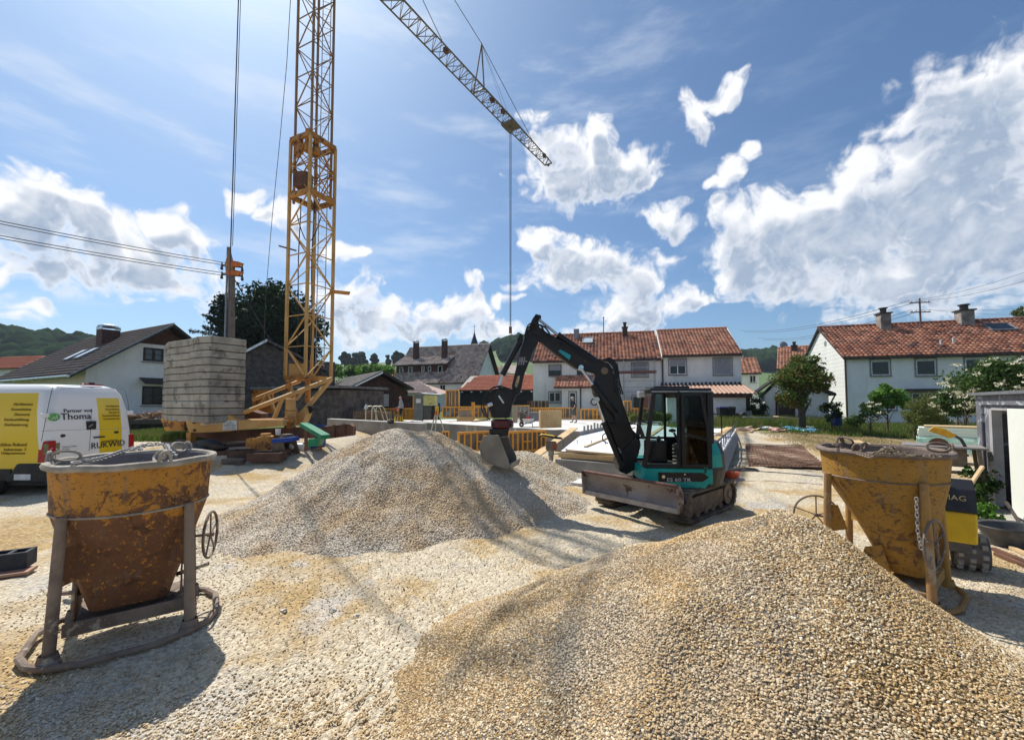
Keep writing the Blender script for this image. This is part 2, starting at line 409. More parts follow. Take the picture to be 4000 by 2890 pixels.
def gravel_mat(name, base, ochre, grey, fine=1.0, far=True, patch=.5):
    m = bpy.data.materials.new(name); m.use_nodes = True; t = NT(m.node_tree); b = t.n['Principled BSDF']
    co = t.new('ShaderNodeTexCoord').outputs['Object']
    vo = t.new('ShaderNodeTexVoronoi'); t.l.new(co, vo.inputs['Vector']); vo.inputs['Scale'].default_value = 34 * fine
    v2 = t.new('ShaderNodeTexVoronoi'); t.l.new(co, v2.inputs['Vector']); v2.inputs['Scale'].default_value = 90 * fine
    hv = t.new('ShaderNodeSeparateColor'); t.l.new(vo.outputs['Color'], hv.inputs[0])
    col = t.mix(t.ss(t.noise(co, .55, 5, .6), .46, .62), base, ochre)
    col = t.mix(t.ss(t.noise(t.vm('ADD', co, (9, 4, 0)), .8, 5, .6), patch, patch + .12), col, grey)
    br = t.math('MULTIPLY_ADD', hv.outputs[0], .5, .72)
    col = t.mix(1, col, t.new('ShaderNodeCombineColor').outputs[0], 'MULTIPLY') if False else col
    hs = t.new('ShaderNodeHueSaturation'); t.l.new(col, hs.inputs['Color']); t.l.new(br, hs.inputs['Value']); col = hs.outputs[0]
    if far:      # beyond the yard: soil and grass
        sxyz = t.new('ShaderNodeSeparateXYZ'); t.l.new(co, sxyz.inputs[0])
        wob = t.math('MULTIPLY_ADD', t.noise(co, .35, 5, .6), 5, -2.5)
        yy = t.math('ADD', sxyz.outputs[1], wob); xx = t.math('ADD', sxyz.outputs[0], wob)
        grass = t.mix(t.noise(co, 3, 5, .6), (.05, .095, .022), (.12, .16, .04))
        soil = t.mix(t.ss(t.noise(co, 1.6, 5, .65), .42, .6), (.30, .22, .12), (.16, .14, .05))
        right = t.math('MULTIPLY', t.ss(xx, 13, 14.5), t.ss(yy, 16.5, 17.5))
        col = t.mix(right, col, soil)
        gk = t.math('MAXIMUM', t.math('MULTIPLY', right, t.ss(yy, 21.5, 23.5)), t.ss(yy, 25, 27.5))
        gk = t.math('MAXIMUM', gk, t.ss(xx, 19, 22))
        lk = t.math('MULTIPLY', t.ss(t.math('MULTIPLY', xx, -1), 12.6, 13.4), t.ss(yy, 15.8, 17))
        gk = t.math('MAXIMUM', gk, lk)
        col = t.mix(gk, col, grass)
    t.l.new(col, b.inputs['Base Color']); b.inputs['Roughness'].default_value = .9; b.inputs['Specular IOR Level'].default_value = .2
    bn = t.new('ShaderNodeBump'); bn.inputs['Strength'].default_value = .9; bn.inputs['Distance'].default_value = .02
    h = t.math('ADD', t.math('MULTIPLY', vo.outputs['Distance'], -1), t.math('MULTIPLY', v2.outputs['Distance'], -.5))
    h = t.math('ADD', h, t.math('MULTIPLY', t.noise(co, 9, 6, .6), 1.2))
    t.l.new(h, bn.inputs['Height']); t.l.new(bn.outputs[0], b.inputs['Normal'])
    return m
M_GROUND = gravel_mat('yard_gravel', (.55, .475, .355), (.44, .31, .15), (.47, .43, .37), patch=.54)
def stone_mat(name, cols):
    m = bpy.data.materials.new(name); m.use_nodes = True; t = NT(m.node_tree); b = t.n['Principled BSDF']
    oi = t.new('ShaderNodeObjectInfo'); cr = t.new('ShaderNodeValToRGB'); t.l.new(oi.outputs['Random'], cr.inputs[0])
    cr.color_ramp.interpolation = 'LINEAR'
    for k, c in enumerate(cols):
        e = cr.color_ramp.elements[k] if k < 2 else cr.color_ramp.elements.new(k / (len(cols) - 1))
        e.position = k / (len(cols) - 1); e.color = C3(c)
    ge = t.new('ShaderNodeNewGeometry').outputs['Position']
    patch = t.ss(t.noise(ge, .9, 4, .6), .42, .62)
    col = t.mix(t.math('MULTIPLY', patch, .5), cr.outputs[0], (.44, .27, .09))
    patch2 = t.ss(t.noise(t.vm('ADD', ge, (5, 2, 1)), .8, 4, .6), .5, .64)
    col = t.mix(t.math('MULTIPLY', patch2, .3), col, (.50, .47, .42))
    t.l.new(col, b.inputs['Base Color']); b.inputs['Roughness'].default_value = .75; b.inputs['Specular IOR Level'].default_value = .3
    return m
M_PEB = stone_mat('river_pebble', [(.55, .41, .22), (.28, .155, .055), (.68, .57, .38), (.46, .30, .135), (.17, .09, .038), (.60, .46, .26), (.38, .31, .22), (.80, .71, .54)])
M_PEB2 = stone_mat('yard_pebble', [(.58, .49, .35), (.42, .30, .16), (.70, .63, .50), (.54, .43, .27), (.33, .23, .13), (.62, .54, .40)])
M_CRU = stone_mat('crushed_limestone', [(.60, .52, .41), (.48, .41, .32), (.68, .61, .50), (.55, .48, .38), (.40, .345, .28), (.63, .55, .43)])
def scatter(obj, mat, size, seed, smooth=True, flat=.62, attr='dens', rough=.0):
    """geometry nodes: stones lying on the surface, density read from the attribute"""
    ng = bpy.data.node_groups.new('stones', 'GeometryNodeTree')
    ng.interface.new_socket('Geometry', in_out='INPUT', socket_type='NodeSocketGeometry'); ng.interface.new_socket('Geometry', in_out='OUTPUT', socket_type='NodeSocketGeometry')
    n = ng.nodes; l = ng.links; gi = n.new('NodeGroupInput'); go = n.new('NodeGroupOutput')
    d = n.new('GeometryNodeDistributePointsOnFaces'); d.inputs['Seed'].default_value = seed
    at = n.new('GeometryNodeInputNamedAttribute'); at.data_type = 'FLOAT'; at.inputs[0].default_value = attr
    l.new(gi.outputs[0], d.inputs['Mesh']); l.new(at.outputs[0], d.inputs['Density'])
    ic = n.new('GeometryNodeMeshIcoSphere'); ic.inputs['Radius'].default_value = size; ic.inputs['Subdivisions'].default_value = 2
    sp_ = n.new('GeometryNodeSetPosition'); l.new(ic.outputs[0], sp_.inputs[0])
    nz = n.new('ShaderNodeTexNoise'); nz.inputs['Scale'].default_value = .55 / size;
    vm1 = n.new('ShaderNodeVectorMath'); vm1.operation = 'SUBTRACT'; vm1.inputs[1].default_value = (.5, .5, .5); l.new(nz.outputs['Color'], vm1.inputs[0])
    vm2 = n.new('ShaderNodeVectorMath'); vm2.operation = 'SCALE'; vm2.inputs['Scale'].default_value = size * (1.6 + rough); l.new(vm1.outputs[0], vm2.inputs[0]); l.new(vm2.outputs[0], sp_.inputs['Offset'])
    sm = n.new('GeometryNodeSetShadeSmooth'); sm.inputs['Shade Smooth'].default_value = smooth; l.new(sp_.outputs[0], sm.inputs[0])
    ma = n.new('GeometryNodeSetMaterial'); ma.inputs['Material'].default_value = mat; l.new(sm.outputs[0], ma.inputs[0])
    io = n.new('GeometryNodeInstanceOnPoints'); l.new(d.outputs['Points'], io.inputs['Points']); l.new(ma.outputs[0], io.inputs['Instance'])
    rv = n.new('FunctionNodeRandomValue'); rv.data_type = 'FLOAT_VECTOR'; rv.inputs[0].default_value = (0, 0, 0); rv.inputs[1].default_value = (.9, .9, 6.28)
    al = n.new('FunctionNodeRotateEuler') if False else None
    l.new(rv.outputs[0], io.inputs['Rotation'])
    rs = n.new('FunctionNodeRandomValue'); rs.data_type = 'FLOAT_VECTOR'; rs.inputs[0].default_value = (.55, .5, flat * .6); rs.inputs[1].default_value = (1.35, 1.0, flat * 1.1); rs.inputs['Seed'].default_value = 5
    l.new(rs.outputs[0], io.inputs['Scale'])
    jn = n.new('GeometryNodeJoinGeometry'); l.new(gi.outputs[0], jn.inputs[0]); l.new(io.outputs[0], jn.inputs[0]); l.new(jn.outputs[0], go.inputs[0])
    md = obj.modifiers.new('stones', 'NODES'); md.node_group = ng
    return ng
gm = fastmesh('ground', vs, fs, M_GROUND); gm.polygons.foreach_set('use_smooth', [True] * len(gm.polygons))
gr_o = bpy.data.objects.new('ground', gm); COL.objects.link(gr_o); tag(gr_o, kind='structure')
# loose pebbles lying on the yard, thinning with distance
px_ = np.arange(-5.5, 7.5, .09); py_ = np.arange(.9, 9.2, .09)
pv_ = []; dn = []
for y in py_:
    for x in px_:
        pv_.append((x, y, ground(x, y) + .004)); q = noise.noise(V((x * .7, y * .7, 3)))
        dd_ = (2600 + 2600 * sstep(x, -2.2, -1.0)) * (1 - sstep(y, 2.5, 3.6)) + 380 * (1 - sstep(y, 4, 8)) * (.75 + .5 * q); dn.append(max(0, dd_) if abs(x) < 1.35 * y + .6 else 0)
nx = len(px_); I = (np.arange(len(py_) - 1)[:, None] * nx + np.arange(nx - 1)[None, :]).ravel()
pm_ = fastmesh('loose_pebbles', pv_, np.stack([I, I + 1, I + nx + 1, I + nx], 1), M_GROUND)
a = pm_.attributes.new('dens', 'FLOAT', 'POINT'); a.data.foreach_set('value', np.array(dn, dtype=np.float32))
pb_o = bpy.data.objects.new('loose_pebbles', pm_); COL.objects.link(pb_o); tag(pb_o, 'beige and ochre pebbles scattered over the yard ground', 'gravel', kind='stuff')
ng = scatter(pb_o, M_PEB2, .0105, 3)
# only the stones of this sheet are kept: it lies on the ground sheet
for lk in list(ng.links):
    if lk.from_node.bl_idname == 'NodeGroupInput' and lk.to_node.bl_idname == 'GeometryNodeJoinGeometry': ng.links.remove(lk)
def heap(name, label, fn, x0, x1, y0, y1, st, mat, dens_fn):
    xs = np.arange(x0, x1, st); ys = np.arange(y0, y1, st); vs = []; dn = []; ok = []
    for y in ys:
        for x in xs:
            g_ = ground(x, y); z = fn(x, y); vs.append((x, y, max(z, g_ - .06))); ok.append(z > g_ - .02); dn.append(dens_fn(x, y, z) if z > g_ - .03 else 0)
    nx = len(xs); I = (np.arange(len(ys) - 1)[:, None] * nx + np.arange(nx - 1)[None, :]).ravel(); fs = np.stack([I, I + 1, I + nx + 1, I + nx], 1)
    ok = np.array(ok); fs = fs[ok[fs].any(axis=1)]
    used = np.unique(fs); rem = np.full(len(vs), -1); rem[used] = np.arange(len(used)); vs = np.array(vs)[used]; fs = rem[fs]; dn = np.array(dn, dtype=np.float32)[used]
    c = V((float(vs[:, 0].mean()), float(vs[:, 1].mean()), 0)); vs = vs - np.array(c)
    me = fastmesh(name, vs, fs, mat); me.polygons.foreach_set('use_smooth', [True] * len(me.polygons))
    a = me.attributes.new('dens', 'FLOAT', 'POINT'); a.data.foreach_set('value', dn)
    o = bpy.data.objects.new(name, me); COL.objects.link(o); o.location = c; tag(o, label, 'gravel heap'); return o
def cone(x, y, cx, cy, H, sl, soft=.25):
    d = math.hypot(x - cx, y - cy); return H + soft - math.sqrt((sl * d) ** 2 + soft ** 2)
def smax(*a, k=.12):
    m = max(a); return m + k * math.log(sum(math.exp((q - m) / k) for q in a))
M_HP1 = gravel_mat('heap_pebbles', (.26, .20, .13), (.22, .15, .07), (.25, .21, .16), 1.6, far=False)  # surface under the pebbles coloured darker to put shade in the gaps
M_HP2 = gravel_mat('heap_limestone', (.46, .41, .33), (.44, .37, .26), (.42, .39, .34), .8, far=False)
def hp1(x, y):
    p = V((x, y, 0)); dx = x - 2.15; dy = y - 3.3
    sx_ = .46 if dx < 0 else .80; sy_ = .62 if dy > 0 else .50
    d = math.sqrt((sx_ * dx) ** 2 + (sy_ * dy) ** 2)
    z = 1.42 - math.sqrt(d * d + .07 ** 2)
    z += .05 * noise.noise(V((x * 5, y * 5, 2))) * math.exp(-d * d / .03)
    gv = (x - 2.05 + (3.3 - y) * .42) / .16; z -= .045 * math.exp(-gv * gv) * sstep(3.3 - y, .1, .6)
    gv = (x - 1.25 + (3.0 - y) * .8) / .22; z += .05 * math.exp(-gv * gv) * sstep(3.0 - y, .0, .5)
    gv = (x - 2.75 - (3.3 - y) * .3) / .2; z += .04 * math.exp(-gv * gv) * sstep(3.3 - y, .1, .6)
    z += .09 * noise.noise(p * .9) + .05 * noise.noise(p * 2.3 + V((3, 0, 0))) + .012 * noise.noise(p * 7)
    return z
def hp2(x, y):
    p = V((x, y, 5))
    z = smax(cone(x, y, -2.65, 8.9, 1.66, .62, .2), cone(x, y, -3.7, 8.0, .78, .5, .2), cone(x, y, -1.9, 9.2, 1.55, .62, .3), cone(x, y, -.4, 9.3, .92, .55, .25), cone(x, y, .55, 9.0, .34, .4, .15), k=.07)
    an = math.atan2(y - 8.9, x + 2.4); rill = noise.noise(V((an * 4.2, 7, 0))) * .10 * sstep(math.hypot(x + 2.4, y - 8.9), .3, 1.6)
    return z - .04 + rill + .08 * noise.noise(p * .8) + .06 * noise.noise(p * 2.1) + .035 * noise.noise(p * 5)
def hp3(x, y):
    p = V((x, y, 9)); return smax(cone(x, y, 0.2, 12.2, .75, .5, .2), cone(x, y, -.9, 12.6, .55, .5, .2), k=.1) + .05 * noise.noise(p * 1.5)
H1 = heap('gravel_heap', 'heap of wet ochre pebbles in the foreground in front of the right concrete skip', hp1, -1.6, 5.2, .9, 6.6, .045, M_HP1, lambda x, y, z: (6600 if y < 3.2 else 4400) if x < 1.35 * y + .5 else 800)
scatter(H1, M_PEB, .0092, 11)
H2 = heap('gravel_heap', 'large heap of pale crushed limestone between left skip and excavator', hp2, -6.5, 2.4, 5.2, 12.4, .06, M_HP2, lambda x, y, z: 2500 if y < 9.6 else 700)
scatter(H2, M_CRU, .019, 21, smooth=False, flat=.75, rough=.5)
H3 = heap('gravel_heap', 'low sandy heap behind the excavator bucket before the formwork', hp3, -2.6, 2.4, 10.6, 14.2, .1, M_HP2, lambda x, y, z: 300)
scatter(H3, M_CRU, .022, 31, smooth=False, flat=.75, rough=.5)
# single larger stones
def stones(spots, mat, label, rng=(.03, .06)):
    for k, (x, y) in enumerate(spots):
        p = G(x, y, 0); z = ground(p.x, p.y); mb = MB(); r = rnd.uniform(*rng); mb.ico((p.x, p.y, z + r * .35), r, 2, .7, k * 3.1, (1.2, .9, .7))
        solo('stone', mb, mat, label[k], 'stone', smooth=True)
stones([(1110, 2383), (1392, 2402), (2108, 2285), (2380, 2215), (1300, 2385), (320, 2600)], pm('loose_stone', (.62, .56, .46), rough=.85), ['pale stone lying on the yard between left skip and pebble heap', 'small rounded pale stone left of the pebble heap edge', 'beige stone on the track marked gravel before the excavator', 'pale stone at the crest of the foreground heap edge', 'flat cream stone on ochre gravel near the middle of the yard', 'grey stone beside the front ring of the left skip'], (.025, .045))
# ------------------------------------------------------------------ far hills
def hill(name, outline, Y, dep, mat, zb=0):
    """ridge line given along the skyline; the hill falls towards the viewer and away behind"""
    pts = [P(x, y, Y) for x, y in outline]; rows = []
    for k in range(9):
        t = k / 8; row = []
        for i, p in enumerate(pts):
            zz = zb + (p.z - zb) * math.sin(t * math.pi / 2) ** 1.1
            row.append((p.x * (1 - .35 * (1 - t)), p.y - dep * (1 - t), zz + (0 if t in (0,) else 2.0 * noise.noise(V((p.x * .03, p.y * .03 + t * 3, 0))))))
        rows.append(row)
    rows.append([(p.x * 1.2, p.y + dep, zb - 5) for p in pts])
    n = len(pts); vs = [q for r_ in rows for q in r_]; I = (np.arange(len(rows) - 1)[:, None] * n + np.arange(n - 1)[None, :]).ravel()
    me = fastmesh(name, vs, np.stack([I, I + 1, I + n + 1, I + n], 1), mat); o = bpy.data.objects.new(name, me); COL.objects.link(o); tag(o, kind='structure'); return rows
M_HILL = pm('meadow_slope', (.10, .16, .05), (.07, .11, .035), .02, .9, bump=0)
M_WOOD = leafmat('far_woodland', (.007, .018, .009), (.018, .038, .015), trans=.0, spec=.0)
def lerp_out(o, n):
    out = []; L = len(o) - 1
    for k in range(n): t = k / (n - 1) * L; i = min(int(t), L - 1); f_ = t - i; out.append((o[i][0] * (1 - f_) + o[i + 1][0] * f_, o[i][1] * (1 - f_) + o[i + 1][1] * f_))
    return out
hl = hill('hill', lerp_out([(-900, 1280), (-400, 1315), (0, 1338), (120, 1352), (300, 1368), (420, 1385), (560, 1412), (700, 1435), (860, 1470)], 60), 300, 120, M_HILL)
hm = hill('hill', lerp_out([(1000, 1480), (1250, 1440), (1400, 1425), (1560, 1422), (1700, 1420), (1850, 1400), (1960, 1372), (2010, 1362), (2100, 1372), (2300, 1400), (2600, 1420), (2900, 1412), (3000, 1410), (3200, 1420), (3800, 1400), (4500, 1420)], 110), 520, 260, M_HILL)
ICO = []
def crowns(name, label, pts, mat, n=1, sub=2, lump=.5):
    """far-off wood: one lumpy leafy mass per crown, all joined"""
    bm = bmesh.new(); bmesh.ops.create_icosphere(bm, subdivisions=sub, radius=1); base = np.array([v.co[:] for v in bm.verts]); tri = np.array([[v.index for v in f.verts] for f in bm.faces]); bm.free()
    VS = []; FS = []; T = []; o = 0; rg = np.random.default_rng(5)
    for (x, y, z, r) in pts:
        d = base * (1 + lump * (rg.random((len(base), 1)) - .5)); q = d * np.array([r, r, r * rg.uniform(.8, 1.15)]) + np.array([x, y, z])
        VS.append(q); FS.append(tri + o); T.append(np.clip(.35 + .5 * (d[:, 2]) + rg.uniform(-.3, .3), 0, 1)); o += len(base)  # tops lighter, undersides darker: daylight put into the crown tone
    me = fastmesh(name, np.concatenate(VS), np.concatenate(FS), mat, np.concatenate(T)); ob = bpy.data.objects.new(name, me); COL.objects.link(ob)
    tag(ob, label, 'woodland', kind='stuff'); return ob
def on_hill(rows, n, r0, r1, t0=.0, t1=8.6, seed=1, keep=lambda u, t: True):
    rg = random.Random(seed); out = []
    while len(out) < n:
        u = rg.uniform(0, len(rows[0]) - 1.001); t = rg.uniform(t0, t1)
        if not keep(u / (len(rows[0]) - 1), t):
            continue
        i = int(u); j = min(int(t), 7); a = V(rows[j][i]).lerp(V(rows[j][i + 1]), u - i); b = V(rows[j + 1][i]).lerp(V(rows[j + 1][i + 1]), u - i) if j < 8 else a
        p = a.lerp(b, min(1, t - j)); r = rg.uniform(r0, r1); out.append((p.x, p.y, p.z + r * .35, r))
    return out
crowns('woodland', 'dark wooded hillside of dense rounded crowns behind the left houses', on_hill(hl, 1500, 4, 8.5, .5), M_WOOD)
crowns('woodland', 'distant wooded ridge beyond the village at centre and right', on_hill(hm, 1500, 6, 10, 3.4, 8.5, 2, lambda u, t: u > .26 and (u > .42 or t > 6.9)), M_WOOD)
def far_tree(px, top, bot, wd, Y, label):
    a = P(px, bot, Y); b = P(px, top, Y); h = b.z - a.z; wr = wd / F * Y / 2; rg = random.Random(px)
    r = thing('tree', a, label, 'tree', 'trees on the far meadow ridge'); mb = MB(); mb.tube(a - V((0, 0, 1)), a + V((0, 0, h * .5)), .35, .2, 5); part('trunk', mb, pm('bark', (.10, .075, .05)), r)
    VS = []; n = 26
    bm = bmesh.new(); bmesh.ops.create_icosphere(bm, subdivisions=2, radius=1); base = np.array([v.co[:] for v in bm.verts]); tri = np.array([[v.index for v in f.verts] for f in bm.faces]); bm.free()
    FS = []; T = []; rgn = np.random.default_rng(px)
    for k in range(n):
        t = rg.uniform(0, 2 * math.pi); q = rg.uniform(0, 1) ** .5; hh = rg.uniform(-1, 1)
        c = np.array([math.cos(t) * q * wr * .7 * math.sqrt(max(.1, 1 - hh * hh)), math.sin(t) * q * wr * .7, h * (.55 + .34 * hh)]); rr_ = wr * rg.uniform(.25, .42)
        d = base * (1 + .5 * (rgn.random((len(base), 1)) - .5)); VS.append(d * rr_ + c); FS.append(tri + k * len(base)); T.append(np.clip(.4 + .5 * d[:, 2], 0, 1))  # lighter tops painted into these crowns too, like daylight from above
    me = fastmesh('crown', np.concatenate(VS), np.concatenate(FS), M_WOOD, np.concatenate(T)); o = bpy.data.objects.new('crown', me); link(o, r)
for k, (px, top, bot, wd, lab) in enumerate([(1345, 1378, 1425, 60, 'broad dark tree leftmost on the meadow ridge behind crane'), (1405, 1376, 1425, 70, 'tall dark tree on the ridge right of the crane tower'), (1465, 1380, 1424, 42, 'rounded tree standing alone on the ridge gap'), (1515, 1384, 1424, 30, 'slim tree on the ridge in the middle of the row'), (1552, 1376, 1424, 62, 'tallest tree in the ridge row left of the dormer house'), (1620, 1384, 1424, 50, 'tree at the ridge row end beside the tiled roof'), (1380, 1392, 1436, 40, 'smaller tree below the ridge line near crane')]):
    far_tree(px, top, bot + 12, wd, 300 - k * 3, lab)
# ------------------------------------------------------------------ buildings
def tile_mat(name, a, b, dark, dk=.5):
    m = bpy.data.materials.new(name); m.use_nodes = True; t = NT(m.node_tree); bs = t.n['Principled BSDF']
    at = t.new('ShaderNodeAttribute'); at.attribute_name = 'tone'; oi = t.new('ShaderNodeObjectInfo').outputs['Random']
    f = t.math('FRACT', t.math('ADD', at.outputs['Fac'], oi)); ge = t.new('ShaderNodeNewGeometry').outputs['Position']
    col = t.mix(f, a, b); k = t.ss(t.noise(ge, .9, 7, .7), .46, .62)
    f2 = t.math('FRACT', t.math('MULTIPLY', f, 7.31))
    col = t.mix(t.math('MULTIPLY', t.math('ADD', t.math('MULTIPLY', k, .6), t.math('MULTIPLY', t.ss(f2, .55, .95), .6), clamp=True), dk * 1.6, clamp=True), col, dark)
    t.l.new(col, bs.inputs['Base Color']); bs.inputs['Roughness'].default_value = .82; bs.inputs['Specular IOR Level'].default_value = .25
    return m
T_RED = tile_mat('red_roof_tile', (.40, .13, .07), (.60, .29, .18), (.10, .055, .05), .6)
T_RED2 = tile_mat('orange_roof_tile', (.44, .16, .09), (.60, .31, .20), (.16, .08, .06), .5)
T_CAR = tile_mat('smooth_red_tile', (.36, .10, .055), (.42, .14, .08), (.2, .07, .05), .3)
T_GREY = tile_mat('weathered_brown_tile', (.36, .27, .23), (.52, .43, .37), (.13, .09, .075), .45)
T_DARK = tile_mat('dark_brown_tile', (.055, .042, .04), (.085, .065, .06), (.03, .025, .025), .4)
M_WALL = pm('white_render', (.78, .77, .77), (.70, .70, .71), 1.2, .9, bump=.25, bscale=60, streak=((.62, .62, .62), 1.2, .62))
M_WALL2 = pm('cream_render', (.76, .75, .72), (.66, .65, .63), 1.2, .9, bump=.25, bscale=60, streak=((.55, .54, .52), 1.5, .6))
M_SIDING = pm('white_cladding', (.78, .77, .73), (.70, .70, .66), 1.0, .6, bump=.05)
M_WFRAME = pm('white_window_frame', (.72, .72, .72), rough=.45, bump=0)
M_DFRAME = pm('dark_brown_frame', (.035, .025, .02), rough=.6, bump=0)
M_TRIM = pm('grey_window_surround', (.26, .26, .27), rough=.7, bump=.05)
M_SHUT = pm('grey_shutter_slats', (.30, .31, .34), (.26, .27, .30), 3, .6, bump=0)
M_PANE = glass('window_glass', (.006, .007, .009), .12)
M_BWOOD = pm('brown_stained_boards', (.085, .035, .022), (.05, .022, .016), 3, .75, bump=.3, bscale=14)
M_GWOOD = pm('grey_weathered_boards', (.15, .125, .11), (.075, .062, .058), 2.5, .85, bump=.4, bscale=18)
M_METAL = pm('bright_sheet_metal', (.62, .64, .66), rough=.3, metal=.9, bump=.03)
M_ZINC = pm('dull_zinc', (.28, .29, .31), rough=.5, metal=.6, bump=.05)
M_GUT = pm('dark_gutter', (.05, .035, .03), rough=.5, bump=0)
M_BRICK = pm('dark_chimney_brick', (.10, .055, .045), (.07, .04, .035), 8, .85, bump=.3)
M_SOOT = pm('sooty_plaster', (.35, .31, .28), (.16, .13, .12), 1.4, .9, bump=.2)
def tile_shape(tw, tl, kind='pan'):
    """one tile: cross section over the width, lip at the lower end; x across, y up the slope, z out"""
    if kind == 'pan': cs = [(0, .012), (.18, .045), (.36, .06), (.52, .045), (.68, .015), (.86, .0), (1.06, .010)]
    else: cs = [(0, .02), (.08, .028), (.5, .02), (.92, .028), (1.0, .02)]
    k = tw / .3; n = len(cs); vs = []
    for y, dz in ((0, .030), (tl * 1.12, -.002)):
        for u, h in cs: vs.append((u * tw, y, h * k + dz))
    for u, h in cs: vs.append((u * tw, 0, h * k * .6 - .01))
    fs = [(i, i + 1, n + i + 1, n + i) for i in range(n - 1)] + [(2 * n + i, 2 * n + i + 1, i + 1, i) for i in range(n - 1)]
    return np.array(vs, dtype=np.float32), np.array(fs)
def tiles(parent, org, U, S, wid, slen, tw, tl, mat, singles=300, kind='pan', clip=None, jit=.006, Mw=None):
    """rows of tiles over a slope. org: lower left corner (parent space). clip(u, s) -> keep"""
    U = V(U).normalized(); S = V(S).normalized(); N = U.cross(S).normalized(); org = V(org)
    if N.z < 0: N = -N
    rot = Matrix((U, S, N)).transposed(); bv, bf = tile_shape(tw, tl, kind)
    nu = int(wid / tw); ns = int(round(slen / tl)); tw2 = wid / nu; tl2 = slen / ns; spots = []
    for j in range(ns):
        for i in range(nu):
            if clip and not clip((i + .5) * tw2, (j + .5) * tl2): continue
            spots.append(org + U * (i * tw2) + S * (j * tl2) + N * (.002 + rnd.uniform(0, jit)))
    Mp = parent.matrix_basis if parent.parent is None else parent.parent.matrix_basis @ parent.matrix_basis
    cw = V((0, 0, HC)); spots.sort(key=lambda q: ((Mp @ q) - cw).length)
    me = fastmesh('roof_tile', bv * np.array([tw2 / tw, tl2 / tl, 1]), bf, mat)
    for q in spots[:singles]:
        e = rot.to_4x4(); o = inst('roof_tile', me, parent, q, Matrix.Rotation(rnd.uniform(-.012, .012), 3, N) @ rot)
    rest = spots[singles:]
    if rest:
        RM = np.array(rot); b2 = (bv * np.array([tw2 / tw, tl2 / tl, 1])) @ RM.T; n = len(bv)
        VS = np.concatenate([b2 + np.array(q) for q in rest]); FS = np.concatenate([bf + k * n for k in range(len(rest))])
        T = np.repeat(np.array([rnd.random() for _ in rest]), n)
        o = bpy.data.objects.new('roof_tiles', fastmesh('roof_tiles', VS, FS, mat, T)); link(o, parent); o['kind'] = 'stuff'
